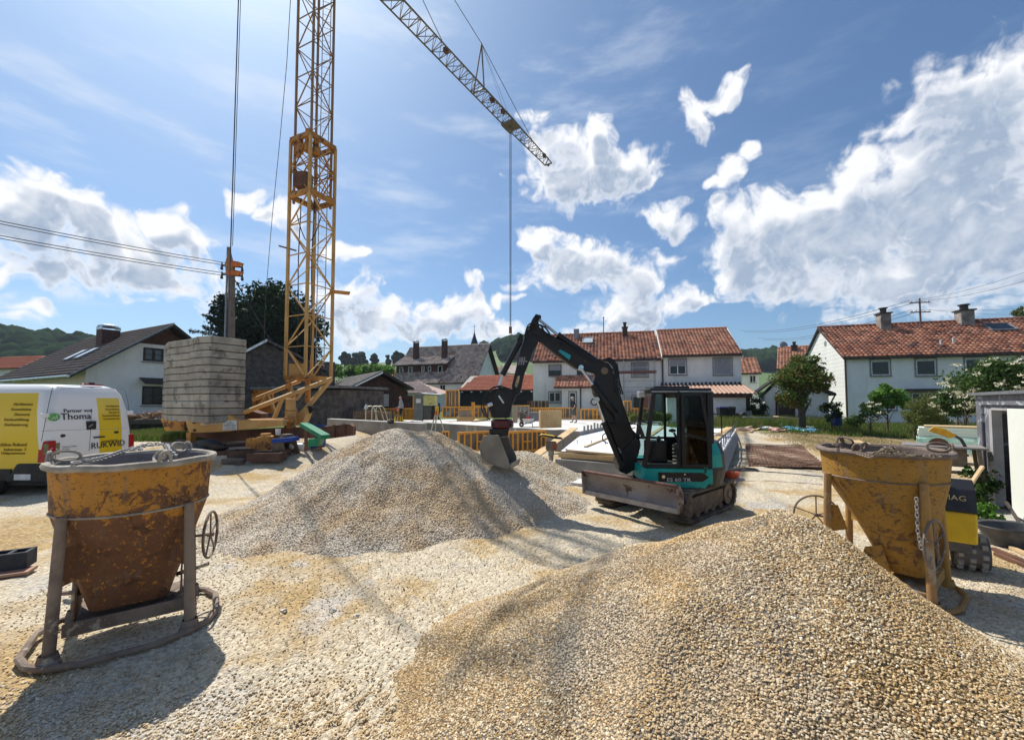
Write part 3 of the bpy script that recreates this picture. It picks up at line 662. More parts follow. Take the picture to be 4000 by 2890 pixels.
class House:
    def __init__(s, name, label, cat, A, B, z0):
        A = V((A[0], A[1], 0)); B = V((B[0], B[1], 0)); s.len = (B - A).length; s.ang = math.atan2(B.y - A.y, B.x - A.x)
        s.z0 = z0; s.root = thing(name, (A.x, A.y, z0), label, cat, rz=s.ang); s.M = Matrix.Translation((A.x, A.y, z0)) @ Matrix.Rotation(s.ang, 4, 'Z'); s.Mi = s.M.inverted()
        bpy.context.view_layer.update()
    def hit(s, px, py, off=0.0):
        """where the sight line of a pixel meets the plane y=off of the house: its own x, z"""
        o = s.Mi @ V((0, 0, HC)); d = (s.Mi.to_3x3() @ ray(px, py)); t = (off - o.y) / d.y; q = o + d * t; return q.x, q.z
    def hitx(s, px, py, xo):
        o = s.Mi @ V((0, 0, HC)); d = (s.Mi.to_3x3() @ ray(px, py)); t = (xo - o.x) / d.x; q = o + d * t; return q.y, q.z
    def p(s, name, mb, mats, parent=None, **k): return part(name, mb, mats, parent or s.root, world=False, **k)
    def body(s, dep, ze, zr, mw, rd=None, x0=0, x1=None, ze2=None, name='wall'):
        x1 = s.len if x1 is None else x1; rd = dep / 2 if rd is None else rd; ze2 = ze if ze2 is None else ze2
        mb = MB(); mb.prism([(x0, 0, -.5), (x0, dep, -.5), (x0, dep, ze2), (x0, rd, zr), (x0, 0, ze)], (x1 - x0, 0, 0)); return s.p(name, mb, mw)
    def window(s, x0, x1, z0, z1, y=0, fr=M_WFRAME, panes=2, sur=None, shut=0, shm=None, fw=.07, label=None, face=1, sill=True, pane=None, bars=0):
        mb = MB(); o = y - .035 * face; q = .06
        for a, b, c, d in ((x0, x0 + fw, z0, z1), (x1 - fw, x1, z0, z1), (x0 + fw, x1 - fw, z0, z0 + fw), (x0 + fw, x1 - fw, z1 - fw, z1)): mb.bb(a, b, o, y + .01, c, d)
        for k in range(1, panes): xm = x0 + (x1 - x0) * k / panes; mb.bb(xm - fw * .6, xm + fw * .6, o + .002, y + .01, z0 + fw, z1 - fw)
        for k in range(1, bars + 1): zm = z0 + (z1 - z0) * k / (bars + 1); mb.bb(x0 + fw, x1 - fw, o + .004, y + .01, zm - .02, zm + .02)
        w_ = s.p('window', mb, fr, label=label)
        mb = MB();
        for k in range(panes):
            a = x0 + (x1 - x0) * k / panes + fw * .6; b = x0 + (x1 - x0) * (k + 1) / panes - fw * .6
            mb = MB(); mb.bb(a, b, y - .008 * face, y + .004, z0 + fw, z1 - fw); part('pane', mb, pane or M_PANE, w_, world=False)
        if sur:
            mb = MB(); g = .09
            for a, b, c, d in ((x0 - g, x0, z0 - g, z1 + g), (x1, x1 + g, z0 - g, z1 + g), (x0, x1, z0 - g, z0), (x0, x1, z1, z1 + g)): mb.bb(a, b, y - .05 * face, y + .01, c, d)
            part('surround', mb, sur, w_, world=False)
        if sill: mb = MB(); mb.bb(x0 - .1, x1 + .1, y - .14 * face, y + .0, z0 - .11, z0 - .05); part('sill', mb, M_TRIM, w_, world=False)
        if shut:
            mb = MB(); n = max(4, int((z1 - z0) * shut / .09)); h = (z1 - z0 - .02) * shut / n
            for k in range(n): mb.bb(x0 + .03, x1 - .03, y - .055 * face, y - .02 * face, z1 - (k + 1) * h + .008, z1 - k * h - .004)
            part('roller_shutter', mb, shm or M_SHUT, w_, world=False)
        return w_
    def wpx(s, a, b, c, d, y=0, **k):
        x0, z1 = s.hit(a, b, y); x1, z0 = s.hit(c, d, y); return s.window(min(x0, x1), max(x0, x1), min(z0, z1), max(z0, z1), y, **k)
    def chimney(s, x, y, zb, zt, w_, d_, mat, cap=None, capm=None, label=None):
        mb = MB(); mb.bb(x - w_ / 2, x + w_ / 2, y - d_ / 2, y + d_ / 2, zb, zt); c = s.p('chimney', mb, mat, bevel=.02, label=label)
        if cap == 'hood':
            mb = MB()
            for i in (-1, 1): mb.bb(x + i * w_ * .5 - .02, x + i * w_ * .5 + .02, y - d_ / 2, y + d_ / 2, zt, zt + .22)
            mb.lathe([(w_ * .62, 0), (w_ * .55, .12), (w_ * .3, .2)], (x, y, zt + .2), 10, sy=d_ / w_, cap0=True, cap1=True); part('chimney_hood', mb, capm or M_METAL, c, world=False)
        if cap == 'slab':
            mb = MB(); mb.bb(x - w_ * .62, x + w_ * .62, y - d_ * .62, y + d_ * .62, zt, zt + .1); part('cap_slab', mb, capm or M_GUT, c, world=False)
            mb = MB(); mb.lathe([(w_ * .3, 0), (w_ * .3, .35), (w_ * .42, .37), (w_ * .42, .45)], (x, y, zt + .1), 12, cap1=True); part('chimney_pot', mb, capm or M_GUT, c, world=False)
        return c
def roof(h, x0, x1, dep, ze, zr, tmat, tw, tl, rd=None, ov=.45, og=.35, singles=300, kind='pan', th=.14, trim=None, clip=None, back=True, ridge=True, soffit=None):
    """pitched roof over a body: slab, tiles on the front slope, ridge tiles, gutter, barge boards"""
    rd = dep / 2 if rd is None else rd; sl = (zr - ze) / rd; X0, X1 = x0 - og, x1 + og
    mb = MB(); yf, zf = -ov, ze - ov * sl; yb, zb = dep + ov, zr - (dep + ov - rd) * sl
    mb.prism([(X0, yf, zf), (X0, rd, zr), (X0, rd, zr + th), (X0, yf, zf + th)], (X1 - X0, 0, 0))
    if back: mb.prism([(X0, rd + .001, zr), (X0, yb, zb), (X0, yb, zb + th), (X0, rd + .001, zr + th)], (X1 - X0, 0, 0))
    r_ = h.p('roof', mb, soffit or M_GUT); S = V((0, rd - yf, zr - zf));
    tiles(r_, (X0, yf, zf + th), (1, 0, 0), S, X1 - X0, S.length, tw, tl, tmat, singles, kind, clip)
    if ridge:
        mb = MB(); n = max(2, int((X1 - X0) / .38))
        for k in range(n):
            a = X0 + (X1 - X0) * k / n; mb.tube((a, rd, zr + th + .015), (a + (X1 - X0) / n * 1.05, rd, zr + th + .03), .11, .13, 8)
        part('ridge_tiles', mb, tmat, r_, world=False, kind='stuff')
    mb = MB(); mb.tube((X0, yf - .05, zf + .02), (X1, yf - .05, zf + .02), .065, n=8); h.p('gutter', mb, trim or M_GUT)
    return r_, S
# ---- long house at the right -------------------------------------------------------
def xy(px, Y): q = P(px, 1500, Y); return (q.x, q.y)
A = V(xy(3303, 32.2)); d = V((math.cos(R(-17)), math.sin(R(-17))))
h = House('house', 'long white two storey house at right with weathered red tiled roof', 'house', A, A + d * 19, .55)
ze = h.hit(3303, 1392)[1]; dep = 8.4
zr = h.hit(3222, 1285, dep / 2)[1]
h.body(dep, ze, zr, M_WALL)
mb = MB(); sy0, z_ = 0, -.4
nb = 26; hb = (zr + .4) / nb
for k in range(nb):
    z0_, z1_ = -.4 + k * hb, -.4 + (k + 1) * hb - .012
    def span(z): return (0, dep) if z <= ze else ((z - ze) / (zr - ze) * dep / 2, dep - (z - ze) / (zr - ze) * dep / 2)
    a0, b0 = span(z0_); a1, b1 = span(z1_)
    if b1 - a1 < .1: continue
    m2 = MB(); m2.prism([(-.012, a0, z0_), (-.012, b0, z0_), (-.012, b1, z1_), (-.012, a1, z1_)], (-.03, 0, 0)); h.p('cladding_board', m2, M_SIDING)
roof(h, 0, 19, dep, ze, zr, T_RED, .30, .34, ov=.35, og=.25, singles=300)
y_, z_ = h.hitx(3225, 1342, -.03); m2 = MB(); m2.tube((-.06, y_, z_), (-.02, y_, z_), .24, n=16); h.p('round_vent', m2, M_TRIM)
for a, b, c, e in ((3396, 1403, 3480, 1470), (3571, 1399, 3660, 1470), (3763, 1394, 3862, 1464), (3968, 1392, 4060, 1462)):
    h.wpx(a + 5, b + 4, c - 4, e - 5, sur=M_TRIM, panes=1, shut=.14, shm=M_WFRAME)
h.wpx(3402, 1542, 3500, 1600, sur=M_TRIM, panes=2)
h.wpx(3560, 1535, 3690, 1650, panes=2, sur=M_TRIM, sill=False); h.wpx(3745, 1540, 3830, 1600, panes=1, sur=M_TRIM)
x0, z1 = h.hit(3550, 1524, -.6); x1, _ = h.hit(3690, 1524, -.6); m2 = MB(); m2.bb(x0, x1, -.75, .02, z1 - .06, z1 + .1); h.p('awning_box', m2, M_DFRAME)
m2 = MB(); m2.tube((.02, -.07, -.3), (.02, -.07, ze - .25), .05); h.p('downpipe', m2, M_BWOOD)
sl = (zr - ze) / (dep / 2)
def onroof(h, px, py, ze, zr, dep, th=.14):
    """point of the front roof slope seen at a pixel, in the house's space"""
    o = h.Mi @ V((0, 0, HC)); d = h.Mi.to_3x3() @ ray(px, py); s_ = (zr - ze) / (dep / 2); t = (ze + th - o.z + o.y * s_) / (d.z - d.y * s_); return o + d * t
for (px, py, w_, zt) in ((3452, 1280, .72, 1228), (3768, 1262, .85, 1216)):
    q = onroof(h, px, py, ze, zr, dep); zt_ = h.hit(px, zt, q.y)[1]; h.chimney(q.x, q.y, q.z - .6, zt_, w_, .8, M_SOOT, 'slab')
for (a, b) in ((3676, 1350), (3725, 1342)):
    q = onroof(h, a, b, ze, zr, dep); m2 = MB(); m2.tube((q.x, q.y, q.z - .1), (q.x, q.y, q.z + .45), .07); h.p('vent_pipe', m2, M_WFRAME)
q0 = onroof(h, 3900, 1295, ze, zr, dep);
def skylight(h, px, py, w_, l_, ze, zr, dep, mat=M_PANE):
    q = onroof(h, px, py, ze, zr, dep); S = V((0, dep / 2, zr - ze)).normalized(); N = V((0, -S.z, S.y)); m = Matrix((V((1, 0, 0)), S, N)).transposed()
    m2 = MB();
    for cx_, cy_, a, b in ((-w_ / 2, 0, .08, l_), (w_ / 2, 0, .08, l_), (0, -l_ / 2, w_, .08), (0, l_ / 2, w_, .08)): m2.box(q + m @ V((cx_, cy_, .1)), (a, b, .12), rot=m)
    f_ = h.p('skylight', m2, M_ZINC); m2 = MB(); m2.box(q + m @ V((0, 0, .11)), (w_ - .06, l_ - .06, .03), rot=m); part('pane', m2, mat, f_, world=False)
M_SKYP = pm('painted_sky_pane', (.45, .52, .58), rough=.08, bump=0)  # skylight panes: sky reflection painted in as a pale blue base colour
skylight(h, 3905, 1281, 1.5, 1.1, ze, zr, dep)
# roof mast with two cross arms
q = onroof(h, 3597, 1283, ze, zr, dep); wq = h.M @ q
zt = h.hit(3597, 1165, q.y)[1]; r_ = thing('roof_mast', wq, 'wooden looking roof mast with two cross arms on the right house ridge', 'mast'); Lz = zt - q.z
M_MAST = pm('rusty_mast_pipe', (.20, .12, .11), rough=.6)
mb = MB(); mb.tube((0, 0, -.5), (0, 0, Lz), .07, .06); part('pole', mb, M_MAST, r_, world=False)
arms = []
for zz in (Lz - .35, Lz - 1.15):
    mb = MB(); mb.beam((-.75, .1, zz), (.75, -.1, zz), .09, .07); c_ = part('cross_arm', mb, M_MAST, r_, world=False)
    for x_ in (-.7, -.35, .35, .7):
        mb = MB(); mb.lathe([(.05, 0), (.06, .05), (.03, .1), (.05, .14), (0.01, .18)], (x_, 0, zz + .03), 8); part('insulator', mb, M_WFRAME, c_, world=False); arms.append(wq + V((x_, 0, zz + .2)))
M_WIRE = pm('overhead_wire', (.03, .03, .035), rough=.6, bump=0)
def wire(a, b, sag, r, label, n=14, mat=None):
    pts = [V(a).lerp(V(b), t / n) - V((0, 0, sag * 4 * (t / n) * (1 - t / n))) for t in range(n + 1)]
    mb = MB(); mb.path(pts, r, 4); return solo('overhead_wire', mb, mat or M_WIRE, label, 'wire')
for k, (ex, ey) in enumerate(((2890, 1290), (2905, 1296), (2960, 1320), (2980, 1326))):
    wire(arms[[0, 2, 4, 6][k]], P(ex, ey, 75), 1.0, .018, ['uppermost', 'second', 'third', 'lowest'][k] + ' thin wire from the roof mast to the left over the small red house')
for k, (ex, ey) in enumerate(((4150, 1010), (4150, 1050), (4150, 1188), (4150, 1222))):
    wire(arms[[1, 3, 5, 7][k]], P(ex, ey, 20 if k < 2 else 45), .3, .009, ['steepest', 'second steepest', 'upper flat', 'lower flat'][k] + ' thin wire leaving the roof mast to the right')
# ---- middle pair of houses ----------------------------------------------------------
A = V(xy(2083, 36.9)); B = V(xy(2583, 34.5)); d = (B - A).normalized(); L = (B - A).length
h = House('house', 'white house with scaffolding and mottled red tiled roof behind the excavator boom', 'house', A, B, .6); HM = h
ze = h.hit(2573, 1397)[1]; dep = 8.6; zr = h.hit(2560, 1302, dep / 2)[1]
h.body(dep, ze, zr, M_WALL2); roof(h, 0, h.len - .02, dep, ze, zr, T_RED, .30, .36, ov=.4, og=.0, singles=300)
h.wpx(2145, 1428, 2191, 1467, sur=M_TRIM, panes=1, shut=.5, fr=M_DFRAME)
h.wpx(2366, 1413, 2411, 1462, sur=M_TRIM, panes=2, shut=.4); h.wpx(2468, 1409, 2530, 1470, sur=M_TRIM, panes=1, shut=.98, label='window with closed shutter')
h.wpx(2145, 1532, 2190, 1570, sur=M_TRIM, panes=2); h.wpx(2470, 1545, 2535, 1600, sur=M_TRIM, panes=2); h.wpx(2250, 1435, 2290, 1468, panes=1)
h.chimney(*(lambda q: (q.x, q.y, q.z - .5))(onroof(h, 2252, 1318, ze, zr, dep)), h.hit(2252, 1290, dep / 2)[1], .5, .5, M_ZINC)
q = onroof(h, 2441, 1312, ze, zr, dep); h.chimney(q.x, q.y, q.z - .5, h.hit(2441, 1282, q.y)[1], .45, .5, M_BRICK, 'slab')
skylight(h, 2296, 1333, .9, 1.1, ze, zr, dep, M_SKYP); skylight(h, 2188, 1337, .9, 1.0, ze, zr, dep, M_SKYP)
q = onroof(h, 2358, 1318, ze, zr, dep); mb = MB(); zt = h.hit(2358, 1237, q.y)[1]; mb.tube(q - V((0, 0, .3)), (q.x, q.y, zt), .05, .04); mb.tube((q.x - .12, q.y, zt - .1), (q.x + .12, q.y, zt - .1), .02); mb.tube((q.x, q.y, zt - .2), (q.x + 1.1, q.y + .8, zr + .2), .012, n=4); h.p('roof_mast', mb, M_ZINC)
B2 = V(xy(2897, 33.0)); A2 = B + (B - A).normalized() * .02
h2 = House('house', 'white house half with clean red tiled roof and two shuttered windows above the lean-to', 'house', A2, B2, .6)
ze2 = h2.hit(2590, 1386)[1]; zr2 = h2.hit(2700, 1293, dep / 2)[1]
h2.body(dep, ze2, zr2, M_WALL2); roof(h2, .05, h2.len, dep, ze2, zr2, T_RED2, .27, .34, ov=.4, og=.0, singles=300)
mb = MB(); mb.prism([(.0, -.4, ze2 - .42), (0, dep / 2, zr2 - .02), (0, dep / 2, zr2 + .22), (0, -.4, ze2 - .16)], (.05, 0, 0)); h2.p('barge_board', mb, M_SIDING)
mb = MB(); X1_ = h2.len; mb.prism([(X1_, -.4, ze2 - .45), (X1_, dep / 2, zr2), (X1_, dep / 2, zr2 + .2), (X1_, -.4, ze2 - .2)], (.06, 0, 0)); h2.p('barge_board', mb, M_SIDING)
h2.wpx(2614, 1404, 2680, 1462, sur=M_TRIM, panes=2, shut=.48); h2.wpx(2787, 1401, 2858, 1462, sur=M_TRIM, panes=1, shut=.99, label='window fully closed by its shutter')
mb = MB(); mb.tube((.1, -.1, -.2), (.1, -.1, ze2 - .3), .06); h2.p('downpipe', mb, M_GUT)
# entrance porch with its own tiled roof
x0, z0_ = h.hit(2195, 1600, -1.6); x1, _ = h.hit(2332, 1600, -1.6);
zt1 = h.hit(2160, 1515, -2.1)[1]; zt2 = h.hit(2230, 1472, -.1)[1]
mb = MB(); mb.bb(x0, x1, -1.6, -.005, -.5, zt1); h.p('porch_wall', mb, M_WALL2)
xa = h.hit(2162, 1515, -2.1)[0]; xb = h.hit(2345, 1515, -2.1)[0]
mb = MB(); mb.prism([(xa, -2.1, zt1 - .05), (xa, -.01, zt2), (xa, -.01, zt2 + .12), (xa, -2.1, zt1 + .07)], (xb - xa, 0, 0)); pr = h.p('porch_roof', mb, M_BWOOD)
S = V((0, 2.09, zt2 - zt1 + .05)); tiles(pr, (xa, -2.1, zt1 + .07), (1, 0, 0), S, xb - xa, S.length, .26, .34, T_RED2, 0)
h.wpx(2224, 1532, 2250, 1598, y=-1.6, panes=1, sur=M_TRIM);
x_, _ = h.hit(2268, 1560, -1.65); mb = MB(); mb.tube((x_, -1.7, -.3), (x_, -1.7, zt1), .05); h.p('downpipe', mb, M_GUT)
# scaffold in front of the middle house
sc0, _ = h.hit(2392, 1500, -1.2); sc1, _ = h.hit(2438, 1500, -1.2); sc2, _ = h.hit(2560, 1500, -1.2)
zt = h.hit(2440, 1408, -1.2)[1]; w0 = h.M @ V((sc1, -1.2, 0)); r_ = thing('scaffold', w0, 'light tube scaffold standing against the middle house facade', 'scaffold', rz=h.ang)
M_GALV = pm('galvanised_tube', (.42, .43, .44), rough=.45, metal=.5, bump=0);
xs_ = [sc0 - sc1, 0, sc2 - sc1]
for x_ in xs_:
    for y_ in (0, .75):
        mb = MB(); mb.tube((x_, y_, 0), (x_, y_, zt), .03, n=6); part('standard', mb, M_GALV, r_, world=False)
for y_, hs in ((0, (.3, 2.0, 2.45, zt * .56, zt * .66, zt - .6, zt - .1)),):
    for zz in hs: mb = MB(); mb.tube((xs_[0], y_, zz), (xs_[2], y_, zz), .022, n=6); part('rail', mb, M_GALV, r_, world=False)
for zz in (h.hit(2480, 1455, -1.2)[1],):
    mb = MB(); mb.bb(xs_[0], xs_[2] + .1, -.05, .7, zz - .05, zz); part('deck_board', mb, pm('red_brown_plank', (.17, .07, .06)), r_, world=False)
    mb = MB(); mb.bb(xs_[0], xs_[2] + .1, -.07, -.05, zz, zz + .14); part('toe_board', mb, MATS['red_brown_plank'], r_, world=False)
zz = h.hit(2480, 1543, -1.2)[1]; mb = MB(); mb.bb(xs_[1], xs_[2] + .6, -.05, .6, zz - .05, zz); part('deck_board', mb, M_GALV, r_, world=False)
mb = MB(); mb.tube((xs_[0], -.02, 2.4), (xs_[1], -.02, .2), .02, n=5); part('diagonal_brace', mb, M_GALV, r_, world=False)
mb = MB(); mb.tube((xs_[0] - 1.2, -.02, 2.9), (xs_[1], -.02, 1.7), .02, n=5); part('diagonal_brace', mb, M_GALV, r_, world=False)
# ---- lean-to with corrugated roof -----------------------------------------------------
A = V(xy(2605, 31.0)); B = V(xy(2912, 29.6)); h = House('garage', 'low cream lean-to with brown corrugated roof right of the excavator cab', 'garage', A, B, .55)
zt = h.hit(2700, 1548)[1]; mb = MB(); mb.bb(0, h.len, 0, 3.4, -.5, zt); h.p('wall', mb, M_WALL2)
ztb = h.hit(2740, 1502, 2.6)[1]; zf = h.hit(2700, 1536, -.5)[1]
mb = MB(); mb.bb(-.2, h.len + .35, -.35, -.06, zt - .1, zf - .02); h.p('fascia', mb, M_BWOOD)
M_CORR = pm('brown_corrugated_sheet', (.40, .24, .17), (.34, .20, .14), 2, .6, bump=.05)
mb = MB(); W_ = h.len + .9; n = int(W_ / .05);
for k in range(n):
    a, b = -.3 + W_ * k / n, -.3 + W_ * (k + 1) / n; za = .035 * math.sin(a * 2 * math.pi / .3); zb_ = .035 * math.sin(b * 2 * math.pi / .3)
    mb.quad((a, -.5, zf + za), (b, -.5, zf + zb_), (b, 2.6, ztb + zb_), (a, 2.6, ztb + za))
h.p('corrugated_roof', mb, M_CORR)
mb = MB(); n = int(W_ / .3)
for k in range(n): mb.tube((-.2 + k * .3, 2.55, ztb + .06), (-.05 + k * .3, 2.55, ztb + .09), .10, .13, 8)
h.p('ridge_tiles', mb, M_GUT, kind='stuff')
mb = MB(); mb.bb(h.len + .06, h.len + .3, .1, 3, -.5, zt); h.p('dark_door', mb, M_GUT)
# ---- small houses far right of centre ---------------------------------------------------
A = V(xy(3047, 52)); B = V(xy(3215, 49.5)); h = House('house', 'small white house with orange tiled roof and satellite dish behind the garden tree', 'house', A, B, .9)
ze = h.hit(3047, 1436)[1]; zr = h.hit(3000, 1366, 4)[1]; h.body(8, ze, zr, M_SIDING); roof(h, 0, h.len, 8, ze, zr, T_RED2, .32, .42, og=.3, singles=300)
q = onroof(h, 3103, 1375, ze, zr, 8); h.chimney(q.x, q.y + .4, q.z - .5, h.hit(3103, 1350, q.y)[1], .6, .6, M_BRICK, 'slab')
c_ = h.M @ V((onroof(h, 3063, 1362, ze, zr, 8).x, 4.2, zr + .5)); mb = MB(); mb.lathe([(.02, .12), (.35, .06), (.55, -.06)], (0, 0, 0), 16, M=Matrix.Rotation(R(80), 3, 'X')); mb.tube((0, .1, -.6), (0, .1, 0), .04)
o = solo('satellite_dish', mb, M_ZINC, 'round grey satellite dish on the ridge of the small orange roofed house', 'dish', loc=(0, 0, 0)); o.location = c_
A = V(xy(2886, 62)); B = V(xy(2965, 61)); h = House('house', 'far little white house with orange roof seen between two houses', 'house', A, B, 1.2)
ze = h.hit(2900, 1456)[1]; zr = h.hit(2900, 1404, 4)[1]; h.body(8, ze, zr, M_SIDING); roof(h, 0, h.len, 8, ze, zr, T_RED2, .5, .6, og=.3, singles=0); h.wpx(2928, 1467, 2953, 1494, panes=2)
# old shed behind the garden tree
A = V(xy(2985, 29.5)); B = V(xy(3235, 27.8)); h = House('shed', 'old plastered shed with sagging dark roof behind the garden tree', 'shed', A, B, .6)
pk = h.hit(3060, 1465)[0]; zt = h.hit(3060, 1462)[1]; el_, zl = h.hit(2960, 1534); er, zr_ = h.hit(3262, 1545); zw0 = h.hit(3000, 1545)[1]; zw1 = h.hit(3230, 1540)[1]
mb = MB(); mb.prism([(0, 0, -.4), (h.len, 0, -.4), (h.len, 0, zw1), (pk, 0, zt - .15), (0, 0, zw0)], (0, 5, 0)); h.p('wall', mb, M_WALL2)
mb = MB(); mb.prism([(el_, -.4, zl), (pk, -.4, zt), (pk, -.4, zt + .16), (el_, -.4, zl + .16)], (0, 6, 0)); mb.prism([(pk + .001, -.4, zt), (er, -.4, zr_), (er, -.4, zr_ + .16), (pk + .001, -.4, zt + .16)], (0, 6, 0)); h.p('roof', mb, T_DARK)
mb = MB(); mb.tube((er - .1, -.45, zr_), (er - .3, -.3, zr_ - .5), .05); mb.tube((er - .3, -.3, zr_ - .5), (h.len + .05, -.1, zr_ - .9), .05); h.p('downpipe', mb, M_GUT)
x0, z0_ = h.hit(3035, 1650); x1, z1 = h.hit(3100, 1560); mb = MB(); mb.bb(x0 + .1, x1, -.03, .01, z0_, z1); h.p('dark_doorway', mb, M_GUT)
for x_ in (x0, x1): mb = MB(); mb.bb(x_ - .06, x_ + .06, -.08, .02, z0_, z1 + .1); h.p('door_post', mb, M_BWOOD)
# ---- carport with smooth red roof ---------------------------------------------------------
A = V(xy(1797, 46.0)); B = V(xy(2078, 43.5)); h = House('garage', 'dark timber garage under a smooth red tiled roof left of the middle house', 'garage', A, B, 1.0)
zf = h.hit(1800, 1529, -.4)[1]; zt = h.hit(1870, 1472, 3.2)[1]; mb = MB(); mb.bb(.0, h.len, 0, 6.2, -.8, zf + .02); h.p('wall', mb, pm('black_timber', (.018, .018, .022), rough=.8))
mb = MB(); xa = h.hit(1788, 1529, -.4)[0]; xb = h.hit(2094, 1505, -.4)[0]
mb.prism([(xa, -.4, zf), (xa, 3.2, zt), (xa, 3.2, zt + .12), (xa, -.4, zf + .12)], (xb - xa, 0, 0)); rr_ = h.p('roof', mb, M_GUT); S = V((0, 3.6, zt - zf))
xt = h.hit(1868, 1472, 3.2)[0]
tiles(rr_, (xa, -.4, zf + .12), (1, 0, 0), S, xb - xa, S.length, .33, .36, T_CAR, 0, 'flat', clip=lambda u, s_: u > (xt - xa) * s_ / S.length * .9)
mb = MB()
for k in range(8): x_ = xa + .5 + k * (xb - xa - 1) / 7; mb.bb(x_ - .06, x_ + .06, -.5, -.2, zf - .12, zf + .02)
h.p('rafter_ends', mb, M_WFRAME)
# ---- big house with wide dormer --------------------------------------------------------------
A = V(xy(1562, 64.5)); B = V(xy(1846, 60.5)); h = House('house', 'old white house with steep grey brown roof, wide brown dormer and two chimneys', 'house', A, B, 1.3); HD = h
dep = 10.5; ze = h.hit(1840, 1484)[1]; zr = h.hit(1740, 1356, dep / 2)[1]
h.body(dep, ze, zr, M_WALL); sl = (zr - ze) / (dep / 2)
roof(h, -1.2, h.len + .3, dep, ze, zr, T_GREY, .42, .46, ov=.5, og=.45, singles=0, soffit=pm('dark_soffit', (.03, .022, .02)))
# dormer: front wall rises from the slope, shallow roof
xd0 = h.hit(1548, 1440, 1.1)[0]; xd1 = h.hit(1742, 1425, 1.1)[0]; yd = 1.1; zd0 = ze + sl * yd - .6; zd1 = h.hit(1640, 1428, yd)[1]
mb = MB(); yb_ = (zd1 + 1.0 - ze) / sl + 2; mb.prism([(xd0, yd, zd0 - .8), (xd0, 5, zd0 - .8), (xd0, 5, zd1), (xd0, yd, zd1)], (xd1 - xd0, 0, 0)); dm = h.p('dormer', mb, M_BWOOD)
zb2 = h.hit(1650, 1385, 4.5)[1]; mb = MB(); q0 = (xd0 - .4, yd - .6, zd1 - .05);
mb.prism([q0, (xd0 - .4, 4.9, zb2), (xd0 - .4, 4.9, zb2 + .15), (xd0 - .4, yd - .6, zd1 + .1)], (xd1 - xd0 + .8, 0, 0)); dr_ = part('dormer_roof', mb, M_GUT, dm, world=False)
S = V((0, 5.5 - yd, zb2 - zd1 + .05))
VS_ = tile_shape(.36, .42)
mbT = MB(); nu, ns = int((xd1 - xd0 + .8) / .36), int(S.length / .42); Sn = S.normalized(); Nn = V((0, -Sn.z, Sn.y)); mt = Matrix((V((1, 0, 0)), Sn, Nn)).transposed()
VSs = []; FSs = []; Ts = []
for j in range(ns + 1):
    for i in range(nu):
        q = V((xd0 - .4 + i * .36, yd - .6, zd1 + .1)) + Sn * (j * .42)
        VSs.append(VS_[0] @ np.array(mt).T + np.array(q)); FSs.append(VS_[1] + len(VSs[0]) * (len(VSs) - 1)); Ts += [rnd.random()] * len(VS_[0])
o = bpy.data.objects.new('roof_tiles', fastmesh('roof_tiles', np.concatenate(VSs), np.concatenate(FSs), T_GREY, np.array(Ts))); link(o, dm); o['kind'] = 'stuff'
for a, b, c, e in ((1560, 1434, 1575, 1462), (1595, 1433, 1611, 1461), (1647, 1431, 1658, 1450), (1672, 1431, 1684, 1450), (1711, 1429, 1728, 1459)):
    h.wpx(a, b, c, e, y=yd, panes=1, sill=False, fw=.1)
for px, pt in ((1626, 1340), (1737, 1332)):
    x_, z_ = h.hit(px, pt, 2.9); h.chimney(x_, 2.9, ze + sl * 2.9 - .5, z_, .75, .7, M_BRICK, 'hood')
h.wpx(1719, 1503, 1740, 1533, panes=2);
# right gable, deep shaded overhang
y_, z_ = h.hitx(1864, 1446, h.len); mb = MB(); mb.bb(h.len + .002, h.len + .06, y_ - .55, y_ + .55, z_ - .6, z_ + .5); wq_ = h.p('window', mb, M_WFRAME)
for k in (-1, 1): mb = MB(); mb.bb(h.len + .05, h.len + .08, y_ + k * .27 - .18, y_ + k * .27 + .18, z_ - .45, z_ + .35); part('pane', mb, M_PANE, wq_, world=False)
# small front roofs
xa = h.hit(1605, 1500, -1.6)[0]; xb = h.hit(1706, 1500, -1.6)[0]; za = h.hit(1650, 1500, -1.6)[1]; zb_ = h.hit(1650, 1478, .3)[1]
mb = MB(); mb.prism([(xa, -1.6, za), (xa, .3, zb_), (xa, .3, zb_ + .1), (xa, -1.6, za + .1)], (xb - xa, 0, 0)); q_ = h.p('porch_roof', mb, M_GUT); S = V((0, 1.9, zb_ - za)); tiles(q_, (xa, -1.6, za + .1), (1, 0, 0), S, xb - xa, S.length, .4, .45, T_GREY, 0)
mb = MB(); mb.bb(h.len - .35, h.len - .2, -.12, -.02, 0, ze - .3); h.p('downpipe', mb, M_GUT)
# outbuilding with pinkish hipped roof
A = V(xy(1545, 55)); B = V(xy(1705, 53.5)); h = House('garage', 'low white outbuilding with pale pinkish tiled roof in front of the dormer house', 'garage', A, B, 1.3)
zf = h.hit(1600, 1537, -.4)[1]; zt = h.hit(1600, 1495, 2.6)[1]; mb = MB(); mb.bb(0, h.len, 0, 5, -1, zf); h.p('wall', mb, M_WALL); x1 = h.hit(1714, 1533, -.4)[0]; x2 = h.hit(1645, 1495, 2.6)[0]
T_PINK = tile_mat('pale_pink_tile', (.46, .33, .29), (.54, .42, .37), (.25, .17, .15), .3)
mb = MB(); mb.quad((-.6, -.4, zf), (x1, -.4, zf), (x2, 2.6, zt), (-.6, 2.6, zt)); mb.quad((x1, -.4, zf), (x1, 5.4, zf), (x2, 2.6, zt)); q_ = h.p('roof', mb, T_PINK); S = V((0, 3, zt - zf))
